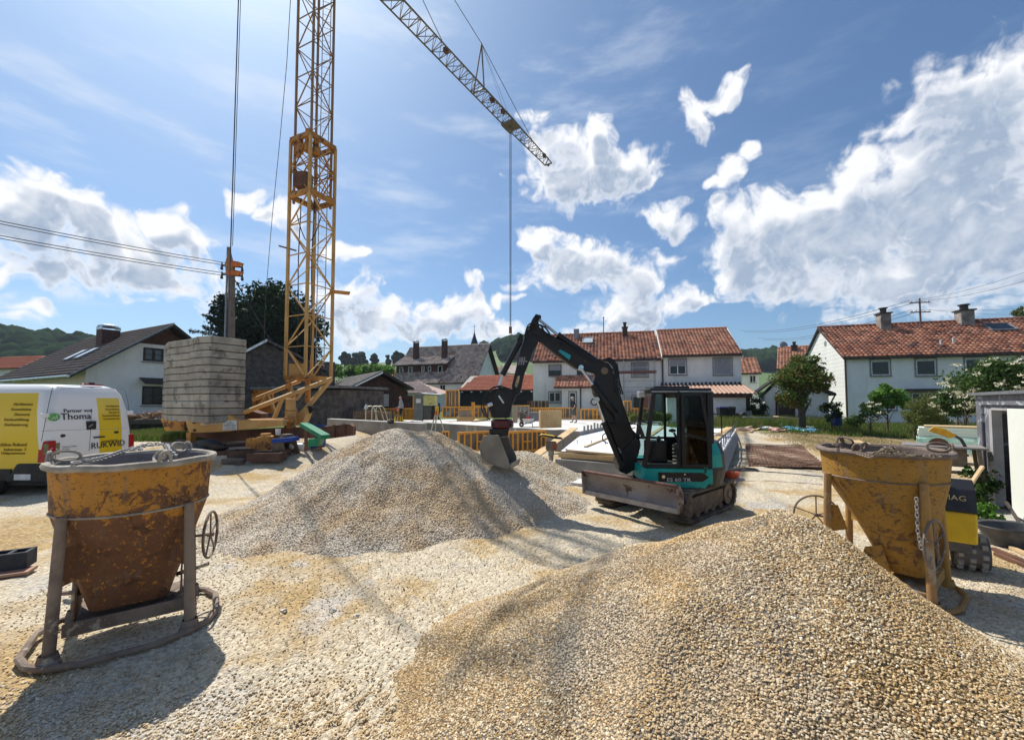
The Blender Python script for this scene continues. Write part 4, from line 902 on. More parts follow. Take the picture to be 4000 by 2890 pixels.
tiles(q_, (-.6, -.4, zf + .02), (1, 0, 0), S, x1 + .6, S.length, .34, .4, T_PINK, 0, clip=lambda u, s_: u - .6 < x1 + (x2 - x1) * s_ / S.length)
for a, c in ((1582, 1615), (1560, 1578)): h.wpx(a, 1546, c, 1590, panes=1, fr=M_BWOOD, pane=M_BWOOD, sill=False)
# church spire
q = P(1853, 1345, 120); r_ = thing('church_spire', q, 'slim dark pointed church spire with cross above the tiled roof', 'spire'); mb = MB()
tp = P(1853, 1296, 120); hh = tp.z - q.z; mb.lathe([(1.5, -3), (1.15, 0), (.5, hh * .55), (.06, hh)], (0, 0, 0), 8, cap1=True); part('spire_roof', mb, pm('slate', (.05, .045, .05)), r_, world=False)
mb = MB(); mb.tube((0, 0, hh), (0, 0, hh + 2), .06); mb.tube((-.4, 0, hh + 1.4), (.4, 0, hh + 1.4), .05); mb.ico((0, 0, hh + .3), .18); part('cross', mb, M_GUT, r_, world=False)
# ---- brown gabled garage ---------------------------------------------------------------------------
A = V((-13.8, 34.3)); B = V((-9.5, 37.4)); h = House('garage', 'brown boarded gable garage with white sectional door beside the grey shed', 'garage', A, B, 1.2)
pk, zp = h.hit(1487, 1458); xl, zl = h.hit(1344, 1528); xr, zr_ = h.hit(1604, 1524); zw = (zl + zr_) / 2; dep = 11
nbd = 26; wbd = h.len / nbd
mb = MB(); mb.prism([(0, .05, -.8), (h.len, .05, -.8), (h.len, .05, zw), (pk, .05, zp - .2), (0, .05, zw)], (0, dep, 0)); h.p('wall', mb, M_BWOOD)
x0, z1 = h.hit(1392, 1537); x1, _ = h.hit(1519, 1537)
for k in range(nbd):
    a, b = k * wbd, (k + 1) * wbd - .015
    zt_ = lambda x: zw + (zp - .25 - zw) * (x / pk if x < pk else (h.len - x) / (h.len - pk))
    z_b = z1 + .12 if (b > x0 and a < x1) else -.5
    mb = MB(); mb.prism([(a, .048, z_b), (b, .048, z_b), (b, .048, zt_(b)), (a, .048, zt_(a))], (0, -.03, 0)); h.p('wall_board', mb, M_BWOOD)
for k in range(7):
    zb_ = -.3; hh = (z1 - zb_) / 7; mb = MB(); mb.bb(x0, x1, -.02, .046, zb_ + k * hh, zb_ + (k + 1) * hh - .02); h.p('door_panel', mb, pm('off_white_door', (.48, .44, .42)))
mb = MB();
mb.prism([(xl, -.6, zl), (pk, -.6, zp), (pk, -.6, zp + .16), (xl, -.6, zl + .16)], (0, dep + 1.2, 0)); mb.prism([(pk + .001, -.6, zp), (xr, -.6, zr_), (xr, -.6, zr_ + .16), (pk + .001, -.6, zp + .16)], (0, dep + 1.2, 0)); rf = h.p('roof', mb, M_GUT)
S = V((pk - xl, 0, zp - zl)); tiles(rf, (xl, dep + .6, zl + .16), (0, -1, 0), S, dep + 1.2, S.length, .33, .4, tile_mat('grey_slate_tile', (.12, .11, .11), (.17, .16, .155), (.07, .06, .06), .4), 0, 'flat')
mb = MB(); mb.prism([(xl - .05, -.66, zl - .05), (pk, -.66, zp - .03), (pk, -.66, zp + .12), (xl - .05, -.66, zl + .1)], (0, .055, 0)); h.p('barge_board', mb, M_METAL, label='bright metal covered barge board')
mb = MB(); mb.prism([(pk, -.66, zp - .05), (xr + .05, -.66, zr_ - .07), (xr + .05, -.66, zr_ + .18), (pk, -.66, zp + .2)], (0, .055, 0)); h.p('barge_board', mb, M_DFRAME)
# ---- barn and long low shed behind the crane ----------------------------------------------------------
def boards(h, x0, x1, zf, y, bw, mat, z0=-.5, horiz=False, name='wall_board', zt=None):
    if not horiz:
        n = max(1, int((x1 - x0) / bw)); b = (x1 - x0) / n
        for k in range(n):
            a, c = x0 + k * b, x0 + (k + 1) * b - .012; mb = MB(); mb.prism([(a, y, z0), (c, y, z0), (c, y, zf(c)), (a, y, zf(a))], (0, -.025, 0)); h.p(name, mb, mat)
    else:
        n = max(1, int((zt - z0) / bw)); b = (zt - z0) / n
        for k in range(n):
            z = z0 + k * b; mb = MB(); mb.prism([(x0, y, z), (x0, y - .035, z), (x0, y - .008, z + b)], (x1 - x0, 0, 0)); h.p(name, mb, mat)
A = V((-26.4, 35.3)); B = V((-18.0, 41.6)); h = House('barn', 'dark weathered timber barn gable between concrete weights and crane tower', 'barn', A, B, 1.0)
pk, zp = h.hit(1040, 1335); xl, zl = h.hit(930, 1392); xr, zr_ = h.hit(1275, 1452); dep = 9
zfn = lambda x: (zl + (zp - zl) * (x - xl) / (pk - xl) if x < pk else zp + (zr_ - zp) * (x - pk) / (xr - pk)) - .12
mb = MB(); mb.prism([(0, .03, -.8), (h.len, .03, -.8), (h.len, .03, zfn(h.len)), (pk, .03, zfn(pk)), (0, .03, zfn(0))], (0, dep, 0)); h.p('wall', mb, M_GWOOD)
zmid = h.hit(1100, 1405)[1]
for k in range(int((zmid + .3) / .22)):
    z = -.3 + k * .22; mb = MB(); mb.prism([(0.01, .028, z), (0.01, -.01, z), (.01, .02, z + .21)], (h.len - .02, 0, 0)); h.p('wall_board', mb, M_GWOOD)
boards(h, 0, h.len, zfn, .028, .3, M_GWOOD, z0=zmid + .05)
for x_ in (h.hit(1027, 1450)[0],): mb = MB(); mb.bb(x_ - .05, x_ + .05, -.05, -.012, 0, zmid + .5); h.p('door_frame', mb, M_GWOOD)
mb = MB(); mb.beam((h.hit(1068, 1420)[0], -.04, zmid - .1), (h.hit(1110, 1470)[0], -.04, h.hit(1110, 1470)[1]), .12, .05); h.p('brace', mb, M_GWOOD)
mb = MB(); mb.prism([(xl, -.7, zl), (pk, -.7, zp), (pk, -.7, zp + .16), (xl, -.7, zl + .16)], (0, dep + 1.2, 0)); mb.prism([(pk + .001, -.7, zp), (xr, -.7, zr_), (xr, -.7, zr_ + .16), (pk + .001, -.7, zp + .16)], (0, dep + 1.2, 0)); rf = h.p('roof', mb, M_GWOOD)
S = V((pk - xl, 0, zp - zl)); tiles(rf, (xl, dep + .5, zl + .16), (0, -1, 0), S, dep + 1.2, S.length, .33, .4, T_DARK, 0, 'flat')
for a, b, m_ in (((xl, zl), (pk, zp), M_METAL), ((pk, zp), (xr, zr_), M_GWOOD)): mb = MB(); mb.prism([(a[0], -.76, a[1] - .06), (b[0], -.76, b[1] - .06), (b[0], -.76, b[1] + .18), (a[0], -.76, a[1] + .18)], (0, .055, 0)); h.p('barge_board', mb, m_)
A = V(xy(1010, 29.5)); B = V(xy(1338, 26.5)); h = House('shed', 'low grey timber shed with horizontal boards behind the crane base', 'shed', A, B, .6)
zt = h.hit(1330, 1522)[1]; mb = MB(); mb.bb(0, h.len, .0, 4, -.6, zt); h.p('wall', mb, M_GWOOD)
nb_ = 15; b_ = (zt + .1) / nb_
for k in range(nb_): z = -.1 + k * b_; mb = MB(); mb.prism([(0, -.002, z), (0, -.07, z), (0, -.012, z + b_ * .95)], (h.len, 0, 0)); h.p('wall_board', mb, M_GWOOD)
zr1 = h.hit(1330, 1509, -.3)[1]; mb = MB(); mb.prism([(-.3, -.4, zr1 - .1), (h.len + .25, -.4, zr1 - .1), (h.len + .25, -.4, zr1 + .06), (-.3, -.4, zr1 + .06)], (0, 4.6, 0)); h.p('roof', mb, pm('grey_felt', (.22, .22, .23), (.12, .12, .12), 3, .9, bump=.2))
mb = MB(); mb.bb(h.len - .08, h.len + .02, -.07, .02, -.4, zt); h.p('corner_post', mb, M_GWOOD)
mb = MB(); mb.bb(-.1, h.len, -.1, .0, -.8, -.12); h.p('plinth', mb, M_GUT)
# ---- house at the left with the long sloping roof ------------------------------------------------------
rp = P(654, 1279, 28.0); ep = P(249, 1477, 23.7)
A = V((ep.x, ep.y)); B = V((rp.x, rp.y)) + (V((rp.x, rp.y)) - A) * .95; h = House('house', 'white house at left with long dark brown roof, metal capped chimney and black windows', 'house', A, B, .3)
hw = (V((rp.x, rp.y)) - A).length; ze = ep.z - .3; zr = rp.z - .3; Lr = 13.5; wl = .9
mb = MB(); sl = (zr - ze) / hw; mb.prism([(wl, 0, -.5), (h.len - wl, 0, -.5), (h.len - wl, 0, ze + sl * wl - .1), (hw, 0, zr - .1), (wl, 0, ze + sl * wl - .1)], (0, Lr, 0)); h.p('wall', mb, M_WALL)
mb = MB(); mb.prism([(0, -.9, ze), (hw, -.9, zr), (hw, -.9, zr + .2), (0, -.9, ze + .2)], (0, Lr + 1.5, 0)); mb.prism([(hw + .001, -.9, zr), (2 * hw, -.9, ze), (2 * hw, -.9, ze + .2), (hw + .001, -.9, zr + .2)], (0, Lr + 1.5, 0)); rf = h.p('roof', mb, M_DFRAME)
S = V((hw, 0, zr - ze)); tiles(rf, (0, Lr + .6, ze + .2), (0, -1, 0), S, Lr + 1.5, S.length, .34, .36, T_DARK, 300, 'flat')
mb = MB(); mb.prism([(0, -.96, ze + .12), (hw, -.96, zr + .12), (hw, -.96, zr + .24), (0, -.96, ze + .24)], (0, .055, 0)); h.p('verge_strip', mb, M_ZINC)
mb = MB(); mb.tube((-.07, -.9, ze + .1), (-.07, Lr + .6, ze + .1), .08); h.p('gutter', mb, M_METAL)
z1 = h.hit(600, 1345, -.02)[1]; xg0 = h.hit(560, 1350)[0]
mb = MB(); a0_, b0_ = hw - (zr - z1) / sl, hw + (zr - z1) / sl; mb.prism([(a0_, -.003, z1), (b0_, -.003, z1), (hw, -.003, zr - .15)], (0, -.03, 0)); h.p('gable_boards', mb, M_BWOOD)
h.wpx(560, 1356, 637, 1414, fr=M_DFRAME, panes=2, bars=1, fw=.12, pane=glass('pale_reflecting_glass', (.07, .08, .09))); h.wpx(556, 1508, 640, 1580, fr=M_DFRAME, panes=2, bars=1, fw=.12)
x0, z0_ = h.hit(556, 1500, -.5); x1, _ = h.hit(645, 1500, -.5); mb = MB(); mb.prism([(x0, -.01, z0_ + .45), (x0, -.9, z0_ + .05), (x0, -.9, z0_), (x0, -.01, z0_ + .4)], (x1 - x0 + .5, 0, 0)); h.p('awning', mb, M_DFRAME)
def onleft(px, py):
    o = h.Mi @ V((0, 0, HC)); d = h.Mi.to_3x3() @ ray(px, py); t = (ze + .2 - o.z + o.x * sl) / (d.z - d.x * sl); return o + d * t
q = onleft(422, 1335); zt = (lambda o, d: (o + d * ((q.y - o.y) / d.y)).z)(h.Mi @ V((0, 0, HC)), h.Mi.to_3x3() @ ray(422, 1290)); h.chimney(q.x, q.y, q.z - .5, zt, 1.0, 1.0, M_BRICK, 'hood')
for px, py in ((345, 1385), (302, 1392)):
    q = onleft(px, py); Sn = V((hw, 0, zr - ze)).normalized(); N_ = V((-Sn.z, 0, Sn.x)); m = Matrix((V((0, -1, 0)), Sn, N_)).transposed(); m2 = MB(); m2.box(q + m @ V((0, 0, .1)), (.85, 1.3, .12), rot=m); f_ = h.p('skylight', m2, M_ZINC); m2 = MB(); m2.box(q + m @ V((0, 0, .165)), (.7, 1.15, .02), rot=m); part('pane', m2, M_SKYP, f_, world=False)
# far left house with red hipped roof
A = V(xy(-160, 44)); B = V(xy(82, 42)); h = House('house', 'low white house with red roof at the far left edge behind the van', 'house', A, B, .8)
zf = h.hit(0, 1442, -.4)[1]; zt = h.hit(0, 1398, 3.5)[1]; mb = MB(); mb.bb(0, h.len, 0, 7, -1, zf); h.p('wall', mb, M_WALL); x1 = h.len + .7
mb = MB(); mb.quad((-.6, -.5, zf), (x1, -.5, zf), (x1 - 4, 3.5, zt), (-.6, 3.5, zt)); mb.quad((x1, -.5, zf), (x1, 7.5, zf), (x1 - 4, 3.5, zt)); q_ = h.p('roof', mb, T_CAR); S = V((0, 4, zt - zf)); tiles(q_, (-.6, -.5, zf + .02), (1, 0, 0), S, x1 + .6, S.length, .36, .42, T_CAR, 0, clip=lambda u, s_: u - .6 < x1 - 4 * s_ / S.length)
h.wpx(18, 1460, 48, 1490, panes=2, shut=.95)
# distant village roofs
for k, (px, py, wd, Y, ht, lab) in enumerate(((1560, 1478, 90, 95, 3, 'far house with red roof left of the dormer house'), (1390, 1452, 70, 150, 5, 'far house with long brown roof above the orchard'), (1500, 1462, 60, 130, 4, 'far low house with dull red roof in the gap'), (1268, 1452, 60, 80, 6, 'pale far building with a row of small windows behind the tower'), (1935, 1445, 40, 110, 4, 'far pale house with tiled roof beneath the wooded ridge'), (2020, 1455, 60, 100, 4, 'far white house just left of the middle house'))):
    a = P(px - wd / 2, py, Y); b = P(px + wd / 2, py, Y + 2); h = House('house', lab, 'house', (a.x, a.y), (b.x, b.y), a.z - ht); zz = ht
    mb = MB(); mb.bb(0, h.len, 0, 7, -4, zz); h.p('wall', mb, M_WALL2 if k != 3 else pm('pale_stone', (.5, .45, .38))); rz_ = 2.2
    mb = MB(); mb.prism([(-.4, -.5, zz - .2), (-.4, 3.5, zz + rz_), (-.4, 7.5, zz - .2)], (h.len + .8, 0, 0)); h.p('roof', mb, (T_CAR, T_GREY)[k % 2])
    for j in range(4): x_ = h.len * (j + .5) / 4; mb = MB(); mb.bb(x_ - .4, x_ + .4, -.03, .01, zz - 1.6, zz - .5); h.p('window', mb, M_PANE)
# ------------------------------------------------------------------ bottom slewing tower crane
M_CY = pm('crane_yellow', (.55, .33, .11), (.44, .25, .075), 1.3, .55, spot=((.20, .09, .03), 5, .66), bump=.08)
M_CY2 = pm('crane_yellow_worn', (.55, .27, .05), (.34, .15, .035), 1.2, .6, spot=[((.13, .06, .03), 3, .58)], bump=.12)
M_CDK = pm('crane_upper_steel', (.30, .17, .07), (.22, .13, .07), 1.5, .6, bump=.05)
M_JIB = pm('jib_steel', (.13, .11, .09), (.20, .16, .10), 1.5, .6, bump=0)
M_RUSTY = pm('rusty_brown_steel', (.16, .075, .045), (.09, .045, .03), 2.2, .8, bump=.2, spot=((.30, .14, .04), 3, .62))
M_BLACK = pm('black_rubber', (.02, .02, .02), rough=.7, bump=.05)
M_CABLE = pm('grey_steel_cable', (.10, .10, .11), rough=.5, metal=.4, bump=0)
M_CONC = pm('ballast_concrete', (.37, .345, .285), (.26, .24, .205), 1.6, .9, bump=.4, bscale=25, streak=((.10, .09, .085), 1.3, .48), var=.22, spot=((.16,.145,.13), 2.2, .58))
r_ = V((.896, .445, 0)); v_ = V((-.445, .896, 0)); CC = V((-8.46, 17.0, 0))
crane = thing('tower_crane', (CC.x, CC.y, .2), 'tall yellow lattice tower crane standing behind the stack of concrete weights', 'crane')
def corners(k, z): return [CC + r_ * a * k + v_ * b * k + V((0, 0, z)) for a, b in ((-.98, .12), (-.13, -.93), (.98, -.12), (.13, .93))]
zA = P(1205, 1478, 17).z; zB = P(1205, 780, 17).z; zC = P(1205, 567, 17).z; zT = 23.6
k1, k2 = .87, .71
for i in range(4):
    mb = MB(); mb.beam(corners(k1, zA)[i], corners(k1, zC)[i], .10, up=r_ + v_); part('leg', mb, M_CY, crane)
    mb = MB(); mb.beam(corners(k2, zB - .3)[i], corners(k2, zT)[i], .075, up=r_ + v_); part('leg', mb, M_CDK, crane, label='inner mast leg')
def lattice(k, z0, z1, n, w_, mat, faces=(0, 1, 2, 3), hz=True, cross=False):
    h = (z1 - z0) / n
    for j in range(n):
        a = corners(k, z0 + j * h); b = corners(k, z0 + (j + 1) * h)
        for f in faces:
            g_ = (f + 1) % 4; mb = MB()
            if (j + f) % 2: mb.beam(a[f], b[g_], w_, w_ * .8)
            else: mb.beam(a[g_], b[f], w_, w_ * .8)
            part('brace', mb, mat, crane)
            if cross:
                mb = MB(); mb.beam(a[f] if not (j + f) % 2 else a[g_], b[g_] if not (j + f) % 2 else b[f], w_, w_ * .8); part('brace', mb, mat, crane)
            if hz: mb = MB(); mb.beam(a[f], a[g_], w_ * .9, w_ * .7); part('brace', mb, mat, crane)
lattice(k1, zA, zB, 6, .05, M_CY, faces=(0, 1)); lattice(k1, zA, zB, 6, .045, M_CY, faces=(2, 3), hz=False); lattice(k1, zB, zC, 2, .045, M_CY2, cross=True); lattice(k2, zB, zT, 10, .04, M_CDK, faces=(0, 1)); lattice(k2, zB, zT, 10, .035, M_CDK, faces=(2, 3))
for z in (zB, zC, zA):
    c_ = corners(k1, z)
    for f in range(4): mb = MB(); mb.beam(c_[f], c_[(f + 1) % 4], .12, .2 if z != zA else .16); part('ring_beam', mb, M_CY2, crane)
mb = MB()
for a, b, hh in ((-.5, -.2, .75), (-.2, -.5, .9), (.1, -.5, .5), (-.6, .1, .4)): mb.tube(CC + r_ * a + v_ * b + V((0, 0, zC - .6)), CC + r_ * a + v_ * b + V((0, 0, zC - .6 + hh)), .15, .12, 8)
part('hoist_motor', mb, M_CY2, crane)
mb = MB(); mb.box(CC + r_ * -.35 + v_ * -.3 + V((0, 0, zB + .55)), (.55, .5, .6)); part('control_box', mb, M_RUSTY, crane)
mb = MB()
l0 = CC + r_ * .42 + v_ * .35
for s_ in (-.16, .16): mb.tube(l0 + r_ * s_ + V((0, 0, zA + .5)), l0 + r_ * s_ + V((0, 0, zT)), .018, n=5)
z = zA + .6
while z < zT: mb.tube(l0 - r_ * .16 + V((0, 0, z)), l0 + r_ * .16 + V((0, 0, z)), .012, n=4); z += .3
part('ladder', mb, M_ZINC, crane)
for q in (.05, -.45): mb = MB(); mb.path([CC + r_ * q + v_ * .1 + V((.03 * math.sin(t), 0, zA + 1 + t * (zB - zA - 1) / 8)) for t in range(9)], .022, 5); part('cable', mb, M_BLACK, crane)
mb = MB(); mb.path([CC + r_ * (-.6 + .12 * t) + v_ * .1 + V((0, 0, zB - .6 - 1.2 * math.sin(t * math.pi / 8))) for t in range(9)], .02, 5); part('cable', mb, M_BLACK, crane)
q = corners(k1, P(1285, 1132, 17).z)[2]; mb = MB(); mb.box(q + r_ * .28, (.8, .5, .035), rot=math.atan2(r_.y, r_.x)); part('platform', mb, M_CY2, crane)
q = corners(k1, P(1120, 985, 17).z)[0]; mb = MB(); mb.beam(q - r_ * .35 + V((0, 0, .1)), q + r_ * .3, .05); part('pin', mb, M_RUSTY, crane)
# ladder hoop post and base gusset
mb = MB(); mb.pxp([(1130, 1421), (1192, 1420), (1192, 1470), (1130, 1472)], 16.6, .08); part('gusset_plate', mb, M_CY, crane)
# base frame
def tub(a, b, Ya, Yb, r, name='frame_tube', mat=M_CY): mb = MB(); mb.tube(P(a[0], a[1], Ya), P(b[0], b[1], Yb), r, n=10); part(name, mb, mat, crane)
tub((1296, 1478), (950, 1612), 16.6, 14.6, .085); tub((1172, 1488), (985, 1562), 17.4, 16.4, .085)
tub((1290, 1484), (1168, 1628), 16.6, 15.8, .095); tub((1103, 1556), (1066, 1645), 15.4, 15.2, .075); tub((1122, 1488), (1152, 1552), 16.6, 16.2, .07); tub((1045, 1545), (1076, 1612), 16.4, 16.2, .07)
tub((1150, 1585), (1168, 1632), 15.8, 15.8, .05); tub((1043, 1545), (1012, 1592), 16.4, 16.2, .06); tub((1190, 1520), (1158, 1560), 16.6, 16.0, .06)
for a, b, Y in ((1196, 1584, 16.8), (1228, 1480, 17.4)):
    pass
mb = MB(); mb.pxp([(1196, 1488), (1210, 1488), (1209, 1575), (1196, 1573)], 16.8, .2); part('frame_post', mb, M_CY2, crane)
mb = MB(); mb.pxp([(1120, 1488), (1133, 1488), (1136, 1560), (1121, 1560)], 16.4, .2); part('frame_post', mb, M_CY2, crane)
mb = MB(); mb.pxp([(1168, 1628), (1203, 1590), (1208, 1615), (1197, 1643), (1180, 1658), (1152, 1658), (1156, 1640)], 15.8, .5); part('slewing_plate', mb, M_CY, crane, bevel=.02)
mb = MB(); mb.tube(P(1208, 1600, 15.8) , P(1208, 1600, 15.8) + V((.0, .3, 0)), .14, n=14); part('roller', mb, M_BLACK, crane)
mb = MB(); c0 = P(1135, 1600, 15.2)
mb.lathe([(.15, .12), (.17, .14), (.17, .55), (.15, .57)], (c0.x, c0.y, c0.z - .15), 14, cap1=True); mb.lathe([(.19, -.55), (.19, .1)], (c0.x, c0.y, c0.z - .15), 10, cap1=True, cap0=True); part('slewing_motor', mb, M_CY, crane, smooth=True)
mb = MB(); mb.pxp([(1118, 1628), (1146, 1628), (1146, 1672), (1118, 1676)], 15.0, .3); mb.pxp([(1112, 1640), (1150, 1640), (1150, 1650), (1112, 1650)], 14.9, .35); part('foot_block', mb, M_CY2, crane, bevel=.015)
mb = MB(); mb.pxp([(735, 1640), (905, 1620), (935, 1640), (1113, 1638), (1113, 1662), (925, 1680), (905, 1684), (750, 1690), (742, 1668)], 14.4, .25); part('chassis_beam', mb, M_CY, crane, bevel=.01)
mb = MB(); mb.pxp([(930, 1638), (1115, 1634), (1110, 1640), (940, 1646)], 14.9, 1.0); part('deck_plate', mb, M_CY2, crane)
mb = MB(); mb.pxp([(738, 1690), (905, 1682), (1060, 1672), (1215, 1665), (1215, 1710), (1040, 1716), (910, 1722), (870, 1722), (750, 1698)], 15.1, .3); part('carriage_beam', mb, M_RUSTY, crane, label='rusty lower carriage beam')
mb = MB(); mb.pxp([(737, 1688), (757, 1688), (755, 1724), (739, 1726)], 14.3, .25); part('outrigger_foot', mb, M_CY2, crane, bevel=.01)
mb = MB(); mb.pxp([(645, 1634), (735, 1642), (737, 1680), (668, 1682), (660, 1676)], 15.6, .4); part('ballast_carrier', mb, M_CY2, crane)
for x, y in ((760, 1650), (761, 1680)): mb = MB(); a = P(x, y, 14.27); mb.tube(a, a - V((0, .04, 0)), .045, n=10); part('pin', mb, M_BLACK, crane)
mb = MB(); mb.pxp([(985, 1524), (1068, 1522), (1066, 1545), (1072, 1612), (990, 1618)], 16.9, .12); part('rear_panel', mb, M_CY2, crane)
mb = MB(); mb.pxp([(985, 1600), (1035, 1615), (1030, 1640), (965, 1645)], 15.7, .5); part('winch_housing', mb, M_RUSTY, crane)
# outrigger arm going right, behind the gravel
mb = MB(); mb.pxp([(1215, 1672), (1370, 1655), (1385, 1664), (1384, 1700), (1215, 1722)], 14.6, .28); part('outrigger_arm', mb, M_RUSTY, crane)
for x in (1240, 1300, 1340): mb = MB(); mb.pxp([(x, 1668 - (x - 1215) * .1), (x + 7, 1667 - (x - 1215) * .1), (x + 7, 1705), (x, 1706)], 14.4, .1); part('stiffener', mb, M_RUSTY, crane)
# lettering strip and sign
mb = MB(); mb.pxp([(783, 1649), (870, 1642), (870, 1655), (785, 1661)], 14.262, .012); part('name_strip', mb, pm('faded_white_board', (.62, .60, .54), (.45, .43, .38), 8), crane)
a = P(826, 1651, 14.252); text('strip_lettering', 'LIEBHERR', .12, M_GUT, frameM(a, (1, 0, .08), (0, 0, 1)), None).parent = None
lt = bpy.data.objects['strip_lettering']; lt.data.transform(Matrix.Translation(-crane.location)); lt.parent = crane
mb = MB(); mb.pxp([(872, 1643), (926, 1641), (926, 1679), (870, 1680)], 14.25, .02); sg = part('sign_board', mb, pm('white_board', (.62, .64, .64), rough=.5), crane)
def ctext(name, s, size, mat, p, parent, xdir=(1, 0, 0), **k):
    o = text(name, s, size, mat, frameM(p, xdir, (0, 0, 1)), None, **k); off = parent.location + (parent.parent.location if parent.parent else V((0, 0, 0))); o.data.transform(Matrix.Translation(-V(off))); o.parent = parent; return o
ctext('sign_lettering', 'ROLU BAU', .085, M_GUT, P(899, 1661, 14.235), sg)
mb = MB(); mb.beam(P(886, 1655, 14.235), P(899, 1650, 14.235), .01); mb.beam(P(899, 1650, 14.235), P(913, 1655, 14.235), .01); part('sign_lettering', mb, M_GUT, sg)
mb = MB()
for k in range(3): mb.beam(P(878, 1668 + k * 3.2, 14.236), P(920, 1668 + k * 3.2, 14.236), .008)
part('sign_lettering', mb, M_ZINC, sg)
# ballast: twelve stacked concrete weights
pl = [(636, 16.2), (650, 15.2), (735, 14.5), (740, 14.25), (757, 14.05), (760, 13.95), (818, 13.75), (958, 14.75), (935, 17.4), (690, 17.8)]
zb0 = P(815, 1652, 13.9).z; zb1 = P(815, 1312, 13.9).z; nb = 12; hb = (zb1 - zb0) / nb
for k in range(nb):
    j = lambda s: rnd.uniform(-.012, .012); dx, dy = j(0), j(0); mb = MB(); pts = []
    for x, Y in pl: q = P(x, 1500, Y); pts.append(V((q.x + dx, q.y + dy, zb0 + k * hb + .011)))
    mb.prism(pts, (0, 0, hb - .022)); part('ballast_slab', mb, M_CONC, crane, bevel=.025)
# jib
dj = V((.54, .842, 0)); rj = V((.842, -.54, 0)); J0 = V((-8.46, 17.0, 23.1)); Lj = 21.6
jp = lambda s, a, z=0: J0 + dj * s + rj * a + V((0, 0, z))
def hw(s): return .50 - .18 * max(0, (s - 15) / 7)
for nm, f in (('jib_chord', lambda s: jp(s, -hw(s))), ('jib_chord', lambda s: jp(s, hw(s))), ('jib_chord', lambda s: jp(s, .0, .75 - .25 * s / Lj))):
    mb = MB(); mb.path([f(s) for s in np.linspace(-3.2, Lj, 12)], .048, 6); part(nm, mb, M_JIB, crane)
mb = MB(); s = -3.0; k = 0; st = .62
while s < Lj - .5:
    a, b = jp(s, -hw(s)), jp(s, hw(s)); t = jp(s + st / 2, 0, .75 - .25 * s / Lj); a2, b2 = jp(s + st, -hw(s)), jp(s + st, hw(s))
    for p, q in ((a, t), (t, a2), (b, t), (t, b2), (a, b2) if k % 2 else (b, a2), (a, b)): mb.beam(p, q, .03)
    s += st; k += 1
part('jib_lacing', mb, M_JIB, crane, kind='stuff')
mb = MB(); mb.beam(jp(Lj, -.32), jp(Lj, .32), .08); mb.beam(jp(Lj, -.32), jp(Lj, 0, .5), .06); mb.beam(jp(Lj, .32), jp(Lj, 0, .5), .06); mb.ico(jp(Lj, 0, -.1), .12); part('jib_head', mb, M_JIB, crane)
def ons(px, py):      # distance along the jib seen at a pixel
    d = ray(px, py); o = V((0, 0, HC)); k = (23.1 - HC) / d.z; q = o + d * k; return (q - J0).dot(dj)
sP = ons(1868, 357)
topP = jp(sP, 0, 0); dz = ray(1881, 171); tt = (topP - V((0, 0, HC))).dot(V((dz.x, dz.y, 0))) / (dz.x ** 2 + dz.y ** 2); post = V((0, 0, HC)) + dz * tt
for a in (-.45, .45): mb = MB(); mb.tube(jp(sP, a), post, .05, n=6); part('jib_post', mb, M_JIB, crane)
mb = MB(); mb.tube(jp(sP, -.45), jp(sP, .45), .05, n=6); part('jib_post', mb, M_JIB, crane)
apex = V((-8.46, 17, 29.5))
def line(a, b, r, name='guy_line', mat=M_CABLE): mb = MB(); mb.tube(a, b, r, n=5); part(name, mb, mat, crane)
line(post, jp(ons(2099, 568), .1, .4), .022); line(post, apex, .022); line(apex, jp(ons(1757, 190), 0, .7), .022); line(post, jp(ons(1995, 470), .1, .5), .010); line(post, jp(ons(1990, 465), -.1, .5), .008)
mb = MB(); mb.beam(CC + V((0, 0, 23.1)), apex, .25); part('tower_head', mb, M_CDK, crane)
for px, py in ((1745, 212), (1930, 400), (1962, 450), (2120, 622)):
    s = ons(px, py); mb = MB(); mb.box(jp(s, .1, .25), (.3, .22, .26), rot=math.atan2(.842, .54)); part('jib_lamp' if px < 1800 else 'pulley_box', mb, M_RUSTY, crane)
# trolley, hoist rope, hook
sT = ons(1981, 492); tr = jp(sT, 0, -.12); mb = MB(); mb.box(tr, (1.0, 1.05, .12), rot=math.atan2(.842, .54)); mb.box(tr - V((0, 0, .3)), (.25, .2, .5), rot=.9); part('trolley', mb, M_JIB, crane)
hk = P(1994, 1300, tr.y)
for a in (-.07, 0.0, .07): line(tr + V((a, 0, -.3)), V((tr.x + a * .6, tr.y, hk.z + .3)), .016, 'hoist_rope')
mb = MB(); c_ = V((tr.x, tr.y, hk.z)); mb.box(c_ + V((0, 0, .2)), (.22, .12, .5)); mb.path([c_ + V((.12 * math.sin(t), 0, -.25 - .14 * math.cos(t) + .1)) for t in np.linspace(-.4, 4.2, 10)], .03, 6); part('hook', mb, M_RUSTY, crane, bevel=.01)
line(c_ + V((0, 0, -.2)), c_ + V((0.1, 0, -2.0)), .02, 'lifting_chain')
# tension rods behind the mast down to the weights
rt = jp(-3.0, 0, .3); line(rt, V((rt.x - .02, rt.y, zb1 - .3)), .021, 'tension_rod'); line(rt + V((.05, .05, 0)), V((rt.x + .05, rt.y, P(885, 960, rt.y).z)), .012, 'tension_rod')
a = P(1137, -40, 17); b = P(1043, 1090, 24); c = P(1090, 500, 20)
mb = MB(); mb.path([a, P(1120, 250, 18.7), P(1092, 560, 20.5), P(1063, 850, 22.3), b, P(1036, 1200, 25), P(1030, 1400, 26)], .016, 5); solo('steel_rope', mb, M_CABLE, 'thin steel rope hanging from the crane top down behind the round tree', 'rope')
